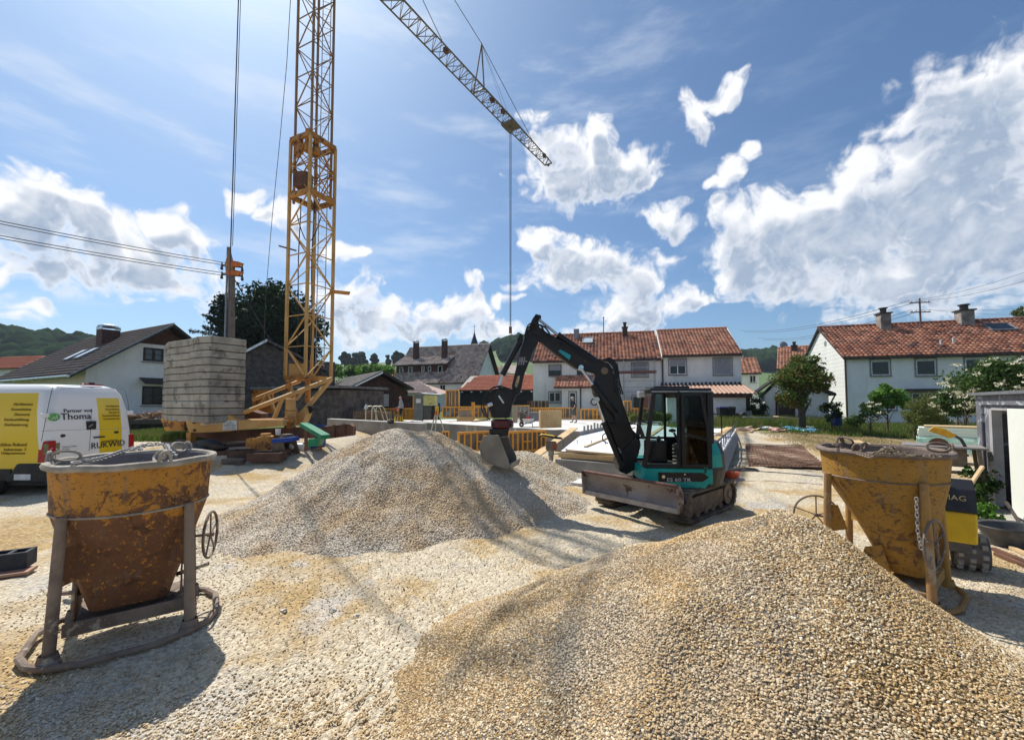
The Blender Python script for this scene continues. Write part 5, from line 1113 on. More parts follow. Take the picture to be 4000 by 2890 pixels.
# wooden power pole with orange insulating covers
Yp = 19.5; b0 = P(905, 1620, Yp); tp = P(905, 1028, Yp); pole = thing('power_pole', (b0.x, b0.y, .4), 'wooden power pole with orange insulating covers behind the concrete weights', 'power pole')
M_POLE = pm('grey_pole_wood', (.17, .14, .12), (.10, .085, .075), 2, .85, bump=.3, bscale=10, streak=((.24, .21, .18), 6, .5))
mb = MB(); mb.tube((b0.x, b0.y, .2), (tp.x, tp.y, tp.z), .17, .14, 12); part('pole', mb, M_POLE, pole, smooth=True)
M_ORANGE = pm('orange_insulating_cover', (.62, .17, .03), (.42, .11, .03), 5, .5, spot=((.7, .42, .06), 6, .62))
ends = []
for j, yy in enumerate((1040, 1075)):
    c_ = P(905, yy, Yp); mb = MB(); ax = V((.93, .36, 0)); mb.beam(c_ - ax * .42, c_ + ax * .45, .07); ca = part('cross_arm', mb, M_GUT, pole)
    for s_ in (-.40, .44):
        mb = MB(); q = c_ + ax * s_; mb.tube(q - V((0, 0, .1)), q + V((0, 0, .12)), .03); mb.lathe([(.05, -.22), (.07, -.15), (.04, -.1), (.06, -.05)], q, 8, cap0=True); part('insulator', mb, M_GUT, ca)
    mb = MB(); mb.path([c_ - ax * .18 + V((0, 0, .08)), c_ + V((0, -.16, .10)), c_ + ax * .3 + V((0, -.05, .12)), c_ + ax * .5 + V((0, 0, .16))], .1, 8, rs=[.09, .15, .13, .03]); part('cover', mb, M_ORANGE, pole, smooth=True)
    ends.append(c_)
mb = MB(); mb.lathe([(.15, -.65), (.20, -.3), (.14, .0), (.07, .25), (.05, .55)], P(897, 1010, Yp - .1), 10, sx=.9); part('cover', mb, pm('mottled_cover', (.45, .20, .04), (.12, .13, .13), 4, .6), pole, smooth=True)
mb = MB(); q = P(890, 965, Yp - .1); mb.tube(q, q - V((0, 0, 7)), .045, n=7); part('cable_pipe', mb, M_ZINC, pole)
for k, (y0, y1) in enumerate(((1026, 857), (1035, 868), (1067, 915), (1076, 926))):
    wire(P(880 - (k % 2) * 8, y0, Yp), P(-60, y1 - 6, 16.5), .06, .019, ['topmost', 'second from top', 'third from top', 'lowest'][k] + ' power line running left from the wooden pole', mat=M_WIRE)
wire(P(915, 1090, Yp), P(1100, 1395, 21), .05, .025, 'slanting guy wire from the wooden pole down to the barn roof')
# ------------------------------------------------------------------ excavator
M_TEAL = pm('teal_paint', (.0, .36, .30), (.0, .28, .25), 2, .35, spot=((.05, .05, .045), 6, .74), bump=.03)
M_DBLK = pm('black_paint', (.007, .007, .009), (.014, .013, .013), 3, .38, bump=.08, spot=[((.06, .052, .042), 5, .67), ((.03, .026, .022), 14, .64)], spec=.35)
M_DGREY = pm('charcoal_plastic', (.022, .023, .028), (.015, .016, .019), 2, .5, bump=.04)
M_CHROME = pm('chrome_rod', (.65, .66, .68), rough=.15, metal=1, bump=0)
M_TRACK = pm('dusty_track_rubber', (.16, .13, .10), (.07, .058, .05), 3, .9, bump=.4, bscale=20)
M_DUST = pm('dusty_steel', (.22, .17, .12), (.13, .095, .07), 3, .85, bump=.3)
M_BLADE = pm('worn_blade_steel', (.20, .15, .13), (.30, .27, .25), 1.6, .55, metal=.3, spot=((.12, .065, .05), 2.5, .56), bump=.2)
M_BUCK = pm('bucket_steel', (.27, .245, .20), (.19, .17, .14), 1.3, .55, metal=.35, bump=.15)
M_HOSE = pm('hydraulic_hose', (.012, .012, .014), rough=.45, bump=0)
zg = ground(3.3, 8.5) + .01
fd = V((-.755, -.655, 0)); lf = V((.655, -.755, 0)); base = V((3.25, 8.78, zg))
dg = thing('excavator', base, 'teal and black mini excavator with raised two piece boom in the middle of the yard', 'excavator')
def U(f, l, z): return base + fd * f + lf * l + V((0, 0, z))
for side in (1, -1):
    L0 = side * .80; w2 = .20; prof = []
    for t in np.linspace(-math.pi / 2, math.pi / 2, 7): prof.append((.86 + .26 * math.cos(t), .30 + .27 * math.sin(t)))
    for t in np.linspace(math.pi / 2, 3 * math.pi / 2, 7): prof.append((-.86 + .26 * math.cos(t), .30 + .27 * math.sin(t)))
    mb = MB(); n = len(prof); inner = [(a * .955, .30 + (z - .30) * .84) for a, z in prof]
    for k in range(n):
        j = (k + 1) % n
        for A_, B_ in ((prof, prof), (inner, inner)):
            mb.quad(U(A_[k][0], L0 - w2, A_[k][1]), U(A_[j][0], L0 - w2, A_[j][1]), U(A_[j][0], L0 + w2, A_[j][1]), U(A_[k][0], L0 + w2, A_[k][1]))
        for s_ in (-w2, w2): mb.quad(U(prof[k][0], L0 + s_, prof[k][1]), U(prof[j][0], L0 + s_, prof[j][1]), U(inner[j][0], L0 + s_, inner[j][1]), U(inner[k][0], L0 + s_, inner[k][1]))
    tk = part('track', mb, M_TRACK, dg)
    pts = []; per = 0
    P2 = prof + [prof[0]]; seg = [math.hypot(P2[i + 1][0] - P2[i][0], P2[i + 1][1] - P2[i][1]) for i in range(n)]; tot = sum(seg); N = 42
    for k in range(N):
        s_ = tot * k / N; i = 0
        while s_ > seg[i]: s_ -= seg[i]; i += 1
        t = s_ / seg[i]; a = P2[i][0] + (P2[i + 1][0] - P2[i][0]) * t; z = P2[i][1] + (P2[i + 1][1] - P2[i][1]) * t
        da, dzz = (P2[i + 1][0] - P2[i][0]) / seg[i], (P2[i + 1][1] - P2[i][1]) / seg[i]; q = U(a + dzz * .012, L0, z - da * .012)
        d3 = fd * da + V((0, 0, dzz)); nn = lf.cross(d3); m = Matrix((d3, lf, nn)).transposed(); mb = MB(); mb.box(q, (.062, .395, .04), rot=m); part('track_pad', mb, M_TRACK, tk)
    mb = MB(); out = side * .12
    mb.prism([U(.62, L0 + out, .13), U(.66, L0 + out, .44), U(-.62, L0 + out, .44), U(-.66, L0 + out, .20), U(-.3, L0 + out, .12)], lf * (-side * .22)); part('track_frame', mb, M_DUST, dg)
    for a, r__ in ((.86, .2), (-.86, .21)): mb = MB(); mb.tube(U(a, L0 - .14, .30), U(a, L0 + .14, .30), r__, n=16); mb.tube(U(a, L0 + side * .13, .30), U(a, L0 + side * .175, .30), .10, .08, n=12); part('idler_wheel', mb, M_DUST, dg)
    for a in (-.5, -.17, .17, .5): mb = MB(); mb.tube(U(a, L0 - .13, .12), U(a, L0 + .13, .12), .075, n=10); part('track_roller', mb, M_DUST, dg)
mb = MB(); mb.box(U(0, 0, .38), (1.1, 1.25, .24), rot=math.atan2(fd.y, fd.x)); part('undercarriage', mb, M_DBLK, dg, bevel=.02)
for s_ in (-.32, .32): mb = MB(); mb.beam(U(.5, s_, .32), U(1.24, s_, .50), .1, .14); part('blade_arm', mb, M_DBLK, dg)
mb = MB(); cz = []
for t in np.linspace(0, 1, 7): cz.append((1.36 + .10 * (1 - math.cos((t - .45) * 2.1)) * (1.9 if t > .5 else 1.3), .33 + .44 * t))
for k in range(6):
    for o_ in (0, -.045): mb.quad(U(cz[k][0] + o_, -1.0, cz[k][1]), U(cz[k][0] + o_, 1.02, cz[k][1]), U(cz[k + 1][0] + o_, 1.02, cz[k + 1][1]), U(cz[k + 1][0] + o_, -1.0, cz[k + 1][1]))
for s_ in (-1.0, 1.02):
    mb.prism([U(cz[0][0] + .06, s_, cz[0][1] - .02)] + [U(c[0] - .07, s_, c[1]) for c in cz] + [U(cz[-1][0] + .04, s_, cz[-1][1] + .015)], lf * (.03 if s_ > 0 else -.03))
bl = part('dozer_blade', mb, M_BLADE, dg)
mb = MB(); mb.tube(U(cz[-1][0] - .02, -1.0, cz[-1][1]), U(cz[-1][0] - .02, 1.02, cz[-1][1]), .028); part('top_bar', mb, pm('rust_red_edge', (.16, .075, .055), rough=.7), bl)
mb = MB(); mb.beam(U(cz[0][0] + .02, -1.0, .34), U(cz[0][0] + .02, 1.02, .34), .02, .09); part('cutting_edge', mb, pm('polished_edge', (.42, .39, .38), rough=.4, metal=.5), bl)
# upper structure: front points to -x, a touch away from the viewer
uf = V((-.995, .09, 0)).normalized(); ul = V((-uf.y, uf.x, 0)) * 1.0     # ul: machine left = towards the viewer
ub = V((3.30, 8.72, zg))
def Q(f, l, z): return ub + uf * f + ul * l + V((0, 0, z))
m_u = Matrix((uf, ul, V((0, 0, 1)))).transposed()
def ubox(mb, f0, f1, l0, l1, z0, z1): mb.box(Q((f0 + f1) / 2, (l0 + l1) / 2, (z0 + z1) / 2), (abs(f1 - f0), abs(l1 - l0), abs(z1 - z0)), rot=m_u)
mb = MB(); mb.lathe([(.42, .5), (.42, .66)], (ub.x, ub.y, ub.z), 24, cap0=True, cap1=True); part('slewing_ring', mb, M_DBLK, dg)
# lower teal body: outline in plan with rounded counterweight at the back
def plan(f0, z0, z1, n=14, rr=.98, cutf=.68):
    pts = [(cutf, .92), (cutf, -.92)]
    return pts
mb = MB(); pl_ = [(.74, .86), (.70, .95), (-.55, .95), (-.56, -.95), (.55, -.95), (.72, -.4), (.74, .2)]
mb.prism([Q(f, l, .66) for f, l in pl_], (0, 0, .30)); body = part('lower_body', mb, M_TEAL, dg, bevel=.03)
mb = MB(); mb.prism([Q(.66, .93, .60), Q(.74, .93, .72), Q(.74, .93, .78), Q(-.48, .93, .70), Q(-.4, .93, .60)], ul * .03); part('lower_skirt', mb, M_TEAL, dg)
# side panel decal with model lettering
mb = MB(); mb.prism([Q(.45, .955, .70), Q(.45, .955, .88), Q(-.36, .955, .88), Q(-.47, .955, .80), Q(-.36, .955, .72)], ul * .008); dc = part('side_decal', mb, M_DBLK, body)
o = text('model_lettering', 'ES 60 TR', .088, pm('decal_white', (.75, .75, .75), bump=0), frameM(Q(.08, .966, .745), -uf, (0, 0, 1)), None, sx=1.35); o.data.transform(Matrix.Translation(-base)); o.parent = body
mb = MB(); c_ = Q(.36, .966, .80); mb.tube(c_, c_ + ul * .006, .032, n=14); part('lock', mb, M_CHROME, body)
mb = MB(); c_ = Q(-.03, .966, .85); mb.tube(c_, c_ + ul * .006, .014, n=10); part('lock', mb, M_CHROME, body)
# counterweight, rounded
mb = MB(); zz = [(.56, .80), (.60, .90), (.9, .97), (1.2, .94), (1.42, .82)]
ang = np.linspace(math.radians(97), math.radians(263), 16)
for k in range(len(zz) - 1):
    for i in range(15):
        p = []
        for (zv, rr), t in (((zz[k]), ang[i]), ((zz[k]), ang[i + 1]), ((zz[k + 1]), ang[i + 1]), ((zz[k + 1]), ang[i])): p.append(Q(-.30 + rr * .80 * math.cos(t), rr * math.sin(t), zv))
        mb.quad(*p)
for zi in (0, -1):
    mb.quad(*[Q(-.30 + zz[zi][1] * .80 * math.cos(t), zz[zi][1] * math.sin(t), zz[zi][0]) for t in ang])
part('counterweight', mb, M_DGREY, dg, smooth=True)
mb = MB(); zz2 = [(.97, .985), (1.2, .955), (1.43, .84)]; an2 = np.linspace(math.radians(95), math.radians(128), 6)
for k in range(2):
    for i in range(5): mb.quad(*[Q(-.30 + rr * .82 * math.cos(t), rr * math.sin(t), zv) for (zv, rr), t in ((zz2[k], an2[i]), (zz2[k], an2[i + 1]), (zz2[k + 1], an2[i + 1]), (zz2[k + 1], an2[i]))])
part('rear_cover', mb, M_TEAL, dg, smooth=True)
mb = MB(); mb.prism([Q(-.38, .90, .97), Q(-.66, .86, .97), Q(-.62, .80, 1.40), Q(-.42, .84, 1.52)], -ul * .3); part('rear_cover', mb, M_TEAL, dg, bevel=.02)
mb = MB(); ubox(mb, -.9, -.2, -.93, -.1, .97, 1.38); part('engine_hood', mb, M_DGREY, dg, bevel=.06)
# cab
cf0, cf1, cl0, cl1 = .66, -.50, .93, .02; z0, z1 = .97, 2.42; M_CAB = M_DBLK
cab = part('cab_frame', (lambda mb: (mb.beam(Q(.70, cl0, z0), Q(.50, cl0, z1), .075), mb.beam(Q(.70, cl1, z0), Q(.50, cl1, z1), .075), mb.beam(Q(.04, cl0, z0), Q(.04, cl0, z1), .085), mb.beam(Q(-.50, cl0, z0), Q(-.50, cl0, z1), .075), mb.beam(Q(-.50, cl1, z0), Q(-.50, cl1, z1), .09), mb.beam(Q(.06, cl1, z0), Q(.06, cl1, z1), .05),
    [mb.beam(Q(a, l, z), Q(b, l, z), .07, .06) for (a, b, z) in ((.70, -.5, z0 + .02), (.5, -.5, z1 - .02)) for l in (cl0, cl1)], mb.beam(Q(.5, cl0, z1 - .02), Q(.5, cl1, z1 - .02), .07), mb.beam(Q(-.5, cl0, z1 - .02), Q(-.5, cl1, z1 - .02), .07), mb.beam(Q(.62, cl1, 1.45), Q(-.5, cl1, 1.45), .05), mb.beam(Q(-.5, cl0, 1.5), Q(-.5, cl1, 1.5), .05), mb)[-1])(MB()), M_CAB, dg, bevel=.012)
mb = MB(); mb.prism([Q(.58, cl0 + .02, z1), Q(-.56, cl0 + .02, z1), Q(-.56, cl1 - .02, z1), Q(.58, cl1 - .02, z1)], (0, 0, .05)); mb.prism([Q(.48, cl0 - .1, z1 + .05), Q(-.2, cl0 - .1, z1 + .05), Q(-.2, cl1 + .1, z1 + .05), Q(.48, cl1 + .1, z1 + .05)], (0, 0, .045)); part('cab_roof', mb, M_DGREY, dg, bevel=.02)
mb = MB(); mb.prism([Q(.55, cl0 + .03, z1 - .03), Q(-.55, cl0 + .03, z1 - .03), Q(-.55, cl0 + .03, z1), Q(.55, cl0 + .03, z1)], ul * .012); part('roof_trim', mb, M_ZINC, dg)
mb = MB(); mb.prism([Q(-.49, cl0, 1.40), Q(-.60, cl0, 1.42), Q(-.60, cl0, z1 - .01), Q(-.40, cl0, z1 - .01)], -ul * .9); part('rear_corner', mb, M_DGREY, dg, bevel=.03)
mb = MB(); ubox(mb, .68, -.5, cl0 - .02, cl1, .955, .985); part('cab_floor', mb, pm('sandy_floor', (.42, .36, .26), (.25, .21, .15), 6), dg)
# door folded open against the rear side: glass above, dark panel below
dr = part('door', (lambda mb: (mb.beam(Q(.0, .99, 1.0), Q(.0, .99, 2.36), .06), mb.beam(Q(-.47, .99, 1.0), Q(-.44, .99, 1.75), .06), mb.beam(Q(-.44, .99, 1.75), Q(-.34, .99, 2.36), .06), mb.beam(Q(0, .99, 1.02), Q(-.47, .99, 1.02), .06), mb.beam(Q(0, .99, 2.35), Q(-.34, .99, 2.35), .05), mb.beam(Q(0, .99, 1.62), Q(-.45, .99, 1.50), .05), mb)[-1])(MB()), M_CAB, dg, bevel=.01)
M_DG = clear_glass('tinted_cab_glass', (.42, .58, .53), .12); M_DG2 = clear_glass('dark_door_glass', (.05, .06, .06), .12)
mb = MB(); mb.quad(Q(-.02, .985, 1.6), Q(-.45, .985, 1.5), Q(-.43, .985, 1.75), Q(-.33, .985, 2.34), Q(-.02, .985, 2.34)); part('door_glass', mb, M_DG2, dr)
mb = MB(); mb.quad(Q(-.02, .985, 1.04), Q(-.46, .985, 1.04), Q(-.45, .985, 1.49), Q(-.02, .985, 1.6)); part('door_glass', mb, M_DG2, dr)
mb = MB(); mb.prism([Q(-.27, .945, 1.03), Q(-.46, .945, 1.03), Q(-.46, .945, 1.33), Q(-.37, .945, 1.36)], -ul * .02); part('body_patch', mb, M_TEAL, dg)
mb = MB(); mb.path([Q(.06, .98, 1.75), Q(.10, 1.03, 1.78), Q(.10, 1.03, 2.08), Q(.06, .98, 2.12)], .014, 6); part('grab_handle', mb, M_HOSE, dg)
mb = MB(); mb.path([Q(-.56, .94, 1.62), Q(-.70, 1.0, 1.62), Q(-.70, 1.0, 1.98), Q(-.56, .94, 1.98)], .013, 6); part('grab_handle', mb, M_HOSE, dg)
for pts, mt_ in (([Q(.69, cl0, 1.0), Q(.69, cl1, 1.0), Q(.51, cl1, 2.38), Q(.51, cl0, 2.38)], clear_glass('front_glass', (.9, .93, .92), .05)), ([Q(.62, cl1, 1.47), Q(-.48, cl1, 1.47), Q(-.48, cl1, 2.38), Q(.52, cl1, 2.38)], M_DG), ([Q(-.5, cl0, 1.52), Q(-.5, cl1, 1.52), Q(-.5, cl1, 2.36), Q(-.5, cl0, 2.36)], M_DG), ([Q(.66, cl1, 1.05), Q(.1, cl1, 1.05), Q(.1, cl1, 1.43), Q(.64, cl1, 1.43)], M_DG)):
    mb = MB(); mb.quad(*pts); part('cab_glass', mb, mt_, dg)
mb = MB(); mb.prism([Q(.06, cl1 - .02, .98), Q(-.5, cl1 - .02, .98), Q(-.5, cl1 - .02, 1.46), Q(.06, cl1 - .02, 1.46)], ul * .02); mb.prism([Q(-.49, cl1, .98), Q(-.49, cl0 - .04, .98), Q(-.49, cl0 - .04, 1.5), Q(-.49, cl1, 1.5)], uf * .02); part('cab_inner_panel', mb, M_DBLK, dg)
mb = MB(); ubox(mb, .0, -.42, .70, .26, 1.22, 1.36); mb.prism([Q(-.38, .70, 1.3), Q(-.46, .70, 2.0), Q(-.34, .70, 2.0), Q(-.26, .70, 1.3)], -ul * .44); part('seat', mb, M_DBLK, dg, bevel=.04)
mb = MB(); ubox(mb, .52, .14, .5, .08, .99, 1.42); ubox(mb, .1, -.3, .9, .74, 1.2, 1.42); part('console', mb, M_DBLK, dg, bevel=.03)
mb = MB(); mb.tube(Q(.50, .6, 1.0), Q(.36, .6, 1.44), .018); mb.ico(Q(.35, .6, 1.48), .04, sc=(1, 1, 1.5)); mb.tube(Q(.42, .42, 1.0), Q(.30, .42, 1.44), .018); mb.ico(Q(.29, .42, 1.47), .04, sc=(1, 1, 1.5)); mb.tube(Q(.02, .85, 1.4), Q(.12, .85, 1.62), .022); mb.ico(Q(.15, .85, 1.66), .05, sc=(1.6, 1, .8)); part('control_levers', mb, M_HOSE, dg, smooth=True, kind='stuff')
mb = MB(); n = 60; mb.path([Q(.03 + .075 * math.cos(t), .72 + .075 * math.sin(t), 1.02 + .34 * t / 31) for t in np.linspace(0, 31, n)], .016, 5); part('coiled_hose', mb, pm('pale_coil', (.45, .42, .36)), dg)
mb = MB(); mb.path([Q(.62, .97, 1.80), Q(.74, 1.06, 1.84), Q(.82, 1.10, 1.82), Q(.84, 1.10, 1.6)], .014, 6); part('mirror_arm', mb, M_HOSE, dg)
mb = MB(); mb.box(Q(.78, 1.04, 1.66), (.05, .18, .30), rot=m_u @ Matrix.Rotation(.35, 3, 'Y')); part('mirror', mb, M_DBLK, dg, bevel=.02)
mb = MB(); ubox(mb, .60, .72, .62, .42, 2.30, 2.42); part('work_lamp', mb, pm('lamp_glass', (.6, .62, .6), rough=.2), dg, bevel=.02)
# swing bracket at the front and the raised boom, in one vertical plane
YB = 8.72
def lam(a, b, Y): return P(a, b, Y)
mb = MB(); mb.pxp([(2402, 1795), (2420, 1760), (2455, 1725), (2475, 1700), (2490, 1720), (2488, 1765), (2478, 1790), (2470, 1830), (2440, 1848), (2412, 1836)], YB, .34); part('swing_bracket', mb, M_DBLK, dg, bevel=.02)
mb = MB(); mb.tube(P(2455, 1822, YB), P(2505, 1823, YB), .03, n=10); part('swing_cylinder', mb, M_CHROME, dg)
mb = MB(); mb.pxp([(2425, 1762), (2398, 1735), (2352, 1620), (2318, 1540), (2310, 1500), (2330, 1450), (2345, 1432), (2375, 1432), (2392, 1460), (2408, 1510), (2440, 1610), (2470, 1690), (2495, 1735), (2485, 1768), (2455, 1790)], YB, .26); part('lower_boom', mb, M_DBLK, dg, bevel=.03)
mb = MB(); mb.pxp([(2098, 1300), (2108, 1280), (2140, 1305), (2190, 1330), (2262, 1372), (2330, 1408), (2372, 1420), (2392, 1445), (2380, 1480), (2355, 1482), (2318, 1462), (2248, 1442), (2170, 1388), (2105, 1335)], YB, .24); ubm = part('upper_boom', mb, M_DBLK, dg, bevel=.03)
mb = MB(); mb.pxp([(2180, 1372), (2188, 1365), (2230, 1388), (2224, 1406)], YB - .125, .012); part('decal', mb, pm('cyan_decal', (.01, .33, .36), (.02, .24, .28), 6, .4, bump=0), ubm)
mb = MB(); mb.pxp([(2010, 1535), (1998, 1512), (2026, 1395), (2050, 1320), (2078, 1250), (2092, 1229), (2103, 1232), (2103, 1285), (2112, 1305), (2100, 1345), (2078, 1385), (2046, 1470), (2036, 1520), (2030, 1540)], YB, .22); dip = part('dipper_arm', mb, M_DBLK, dg, bevel=.025)
mb = MB(); mb.pxp([(2010, 1505), (2022, 1468), (2031, 1468), (2026, 1495), (2018, 1515)], YB - .115, .012); part('decal', mb, pm('worn_cream_decal', (.45, .36, .2), (.2, .15, .09), 12), dip)
mb = MB()
for k in range(3): mb.beam(P(2032 + k * 9, 1395, YB - .115), P(2026 + k * 9, 1425, YB - .115), .008, .03)
mb.beam(P(2028, 1408, YB - .115), P(2060, 1412, YB - .115), .008, .03); part('decal', mb, pm('grey_decal', (.25, .25, .27), bump=0), dip)
def cyl(a, b, c, r0, r1, dy=0, rod=.5):
    """hydraulic cylinder: barrel a-b, rod b-c"""
    A_, B_, C_ = P(a[0], a[1], YB + dy), P(b[0], b[1], YB + dy), P(c[0], c[1], YB + dy); mb = MB(); mb.tube(A_, B_, r0, n=12); mb.tube(B_, B_ + (B_ - A_).normalized() * .04, r0 * 1.12, n=12); mb.tube(A_ - V((0, .07, 0)), A_ + V((0, .07, 0)), r0 * 1.1, n=10); o = part('cylinder', mb, M_DBLK, dg, smooth=True)
    mb = MB(); mb.tube(B_, C_, r1, n=10); mb.tube(C_ - V((0, .06, 0)), C_ + V((0, .06, 0)), r1 * 1.6, n=10); part('cylinder_rod', mb, M_CHROME, o, smooth=True)
cyl((2336, 1416), (2184, 1312), (2105, 1248), .068, .030); cyl((2032, 1330), (1966, 1458), (1938, 1540), .062, .034, -.02); cyl((2410, 1625), (2320, 1508), (2268, 1436), .068, .034, -.17); cyl((2428, 1815), (2362, 1655), (2330, 1560), .066, .034, -.17)
for x, y, r__ in ((2355, 1450, .075), (2096, 1302, .075), (2016, 1532, .06), (2445, 1770, .08), (2104, 1244, .045), (2034, 1317, .045)):
    mb = MB(); a = P(x, y, YB); mb.tube(a - V((0, .17, 0)), a + V((0, .17, 0)), r__, n=16); mb.tube(a - V((0, .185, 0)), a - V((0, .17, 0)), r__ * .55, n=12); part('pin', mb, M_DUST if x == 2355 else M_DBLK, dg)
def hose(pts, r=.017, dy=-.14): mb = MB(); q = [P(x, y, YB + dy) for x, y in pts]; s_ = [];
def hose(pts, r=.017, dy=-.14, name='hose'):
    q = [P(x, y, YB + dy) for x, y in pts]; out = []
    for i in range(len(q) - 1):
        p0, p1, p2, p3 = q[max(i - 1, 0)], q[i], q[i + 1], q[min(i + 2, len(q) - 1)]
        for t in np.linspace(0, 1, 6, endpoint=False): t = float(t); out.append(.5 * ((2 * p1) + (p2 - p0) * t + (2 * p0 - 5 * p1 + 4 * p2 - p3) * t * t + (3 * p1 - p0 - 3 * p2 + p3) * t ** 3))
    out.append(q[-1]); mb = MB(); mb.path(out, r, 6); return part(name, mb, M_HOSE, dg, smooth=True)
hose([(2104, 1268), (2130, 1280), (2150, 1310), (2160, 1335)], .02); hose([(2075, 1290), (2090, 1268), (2115, 1275), (2140, 1320), (2200, 1350)], .018, -.13)
for k in range(3): hose([(2050, 1320 - k * 6), (2062, 1290 - k * 9), (2084, 1275 - k * 7), (2104, 1285 - k * 5), (2112, 1310)], .015, -.14 - .02 * k)
for k in range(4): hose([(2335 + k * 3, 1412), (2370 + k * 4, 1408 - k * 3), (2398 + k * 4, 1440 - k * 4), (2402 + k * 6, 1490), (2412 + k * 7, 1540)], .015, -.15 + .05 * k)
hose([(2402, 1490), (2418, 1500), (2416, 1522), (2400, 1530)], .012); hose([(2180, 1335), (2260, 1375), (2330, 1412)], .014, -.13); hose([(2190, 1345), (2262, 1385), (2325, 1420)], .014, -.13)
hose([(2370, 1690), (2355, 1700), (2356, 1720), (2375, 1732)], .012, -.2); hose([(2385, 1655), (2400, 1652), (2412, 1668)], .012, -.16); hose([(2318, 1555), (2308, 1570), (2318, 1582), (2332, 1578)], .013, -.16)
hose([(2475, 1690), (2492, 1715), (2496, 1745), (2480, 1780)], .03, -.05); hose([(2468, 1680), (2484, 1700), (2490, 1730), (2478, 1765)], .022, -.12)
# quick coupler with tiltrotator and hoses
mb = MB(); mb.pxp([(1905, 1545), (1935, 1520), (1975, 1512), (2005, 1522), (2018, 1545), (2002, 1580), (1992, 1630), (1925, 1632), (1912, 1600), (1896, 1570)], YB, .42); tl = part('tiltrotator', mb, M_DBLK, dg, bevel=.03)
mb = MB(); mb.lathe([(.2, 0), (.24, .03), (.24, .16), (.2, .19)], P(1962, 1672, YB), 20, cap0=True, cap1=True); part('rotator_ring', mb, pm('dark_red_paint', (.10, .012, .02), rough=.4), tl, smooth=True)
mb = MB(); mb.pxp([(1925, 1648), (1995, 1648), (1998, 1662), (1922, 1664)], YB, .36); part('adapter', mb, M_DBLK, tl, bevel=.01)
mb = MB(); mb.pxp([(1912, 1672), (1990, 1670), (1984, 1700), (1915, 1705)], YB, .36); part('coupler', mb, M_DBLK, tl, bevel=.015)
for pts in ([(1985, 1520), (1950, 1508), (1905, 1530), (1883, 1575), (1886, 1610), (1915, 1640)], [(1975, 1525), (1930, 1522), (1898, 1555), (1890, 1590), (1905, 1625)], [(1960, 1515), (1930, 1512), (1900, 1540), (1895, 1570)], [(1990, 1530), (2000, 1560), (1990, 1600), (1975, 1635)], [(1930, 1530), (1915, 1580), (1930, 1625)]): hose(pts, .016, -.24)
mb = MB(); mb.tube(P(1905, 1585, YB - .24), P(1925, 1578, YB - .24), .05, n=12); mb.beam(P(1948, 1545, YB - .23), P(1968, 1575, YB - .23), .02, .04); part('fitting', mb, M_CHROME, tl, bevel=.004)
# bucket, curved shell open towards the machine
out = [(1915, 1700), (1888, 1716), (1876, 1748), (1886, 1786), (1918, 1808), (1960, 1820), (1998, 1826)]
cbk = P(1945, 1750, YB - .2); Wb = .62; mb = MB(); bo = [P(x, y, YB - .3) for x, y in out]; ww = V((0, Wb, 0))
for k in range(len(bo) - 1): a, b = bo[k], bo[k + 1]; d = (b - a).normalized(); nn = V((d.z, 0, -d.x)) * .025; mb.prism([a, b, b + nn, a + nn], ww)
side_ = out + [(1992, 1790), (1968, 1745), (1955, 1698)]
for yy in (0, Wb - .025): mb.prism([P(x, y, YB - .3) + V((0, yy, 0)) for x, y in side_], (0, .025, 0))
mb.beam(P(1950, 1700, YB - .31), P(1975, 1760, YB - .31), .03, .05); mb.beam(P(1975, 1760, YB - .31), P(1998, 1822, YB - .31), .03, .05)
a, b = P(1998, 1826, YB - .33), P(2004, 1806, YB - .33); mb.prism([a, b, b + V((.02, 0, 0)), a + V((.03, 0, -.02))], (0, Wb + .06, 0))
rotM = Matrix.Rotation(R(-16), 4, V((0, 0, 1))); mb.v = [tuple(rotM @ (V(q) - cbk) + cbk) for q in mb.v]
bk = part('bucket', mb, M_BUCK, dg, bevel=.006)
mb = MB(); a, b = P(1940, 1702, YB), P(1978, 1690, YB); mb.tube(a - V((0, .2, 0)), a + V((0, .2, 0)), .05, n=12); mb.pxp([(1930, 1690), (1985, 1676), (1985, 1706), (1935, 1716)], YB - .15, .04); mb.pxp([(1930, 1690), (1985, 1676), (1985, 1706), (1935, 1716)], YB + .12, .04); part('bucket_ears', mb, M_BUCK, bk)
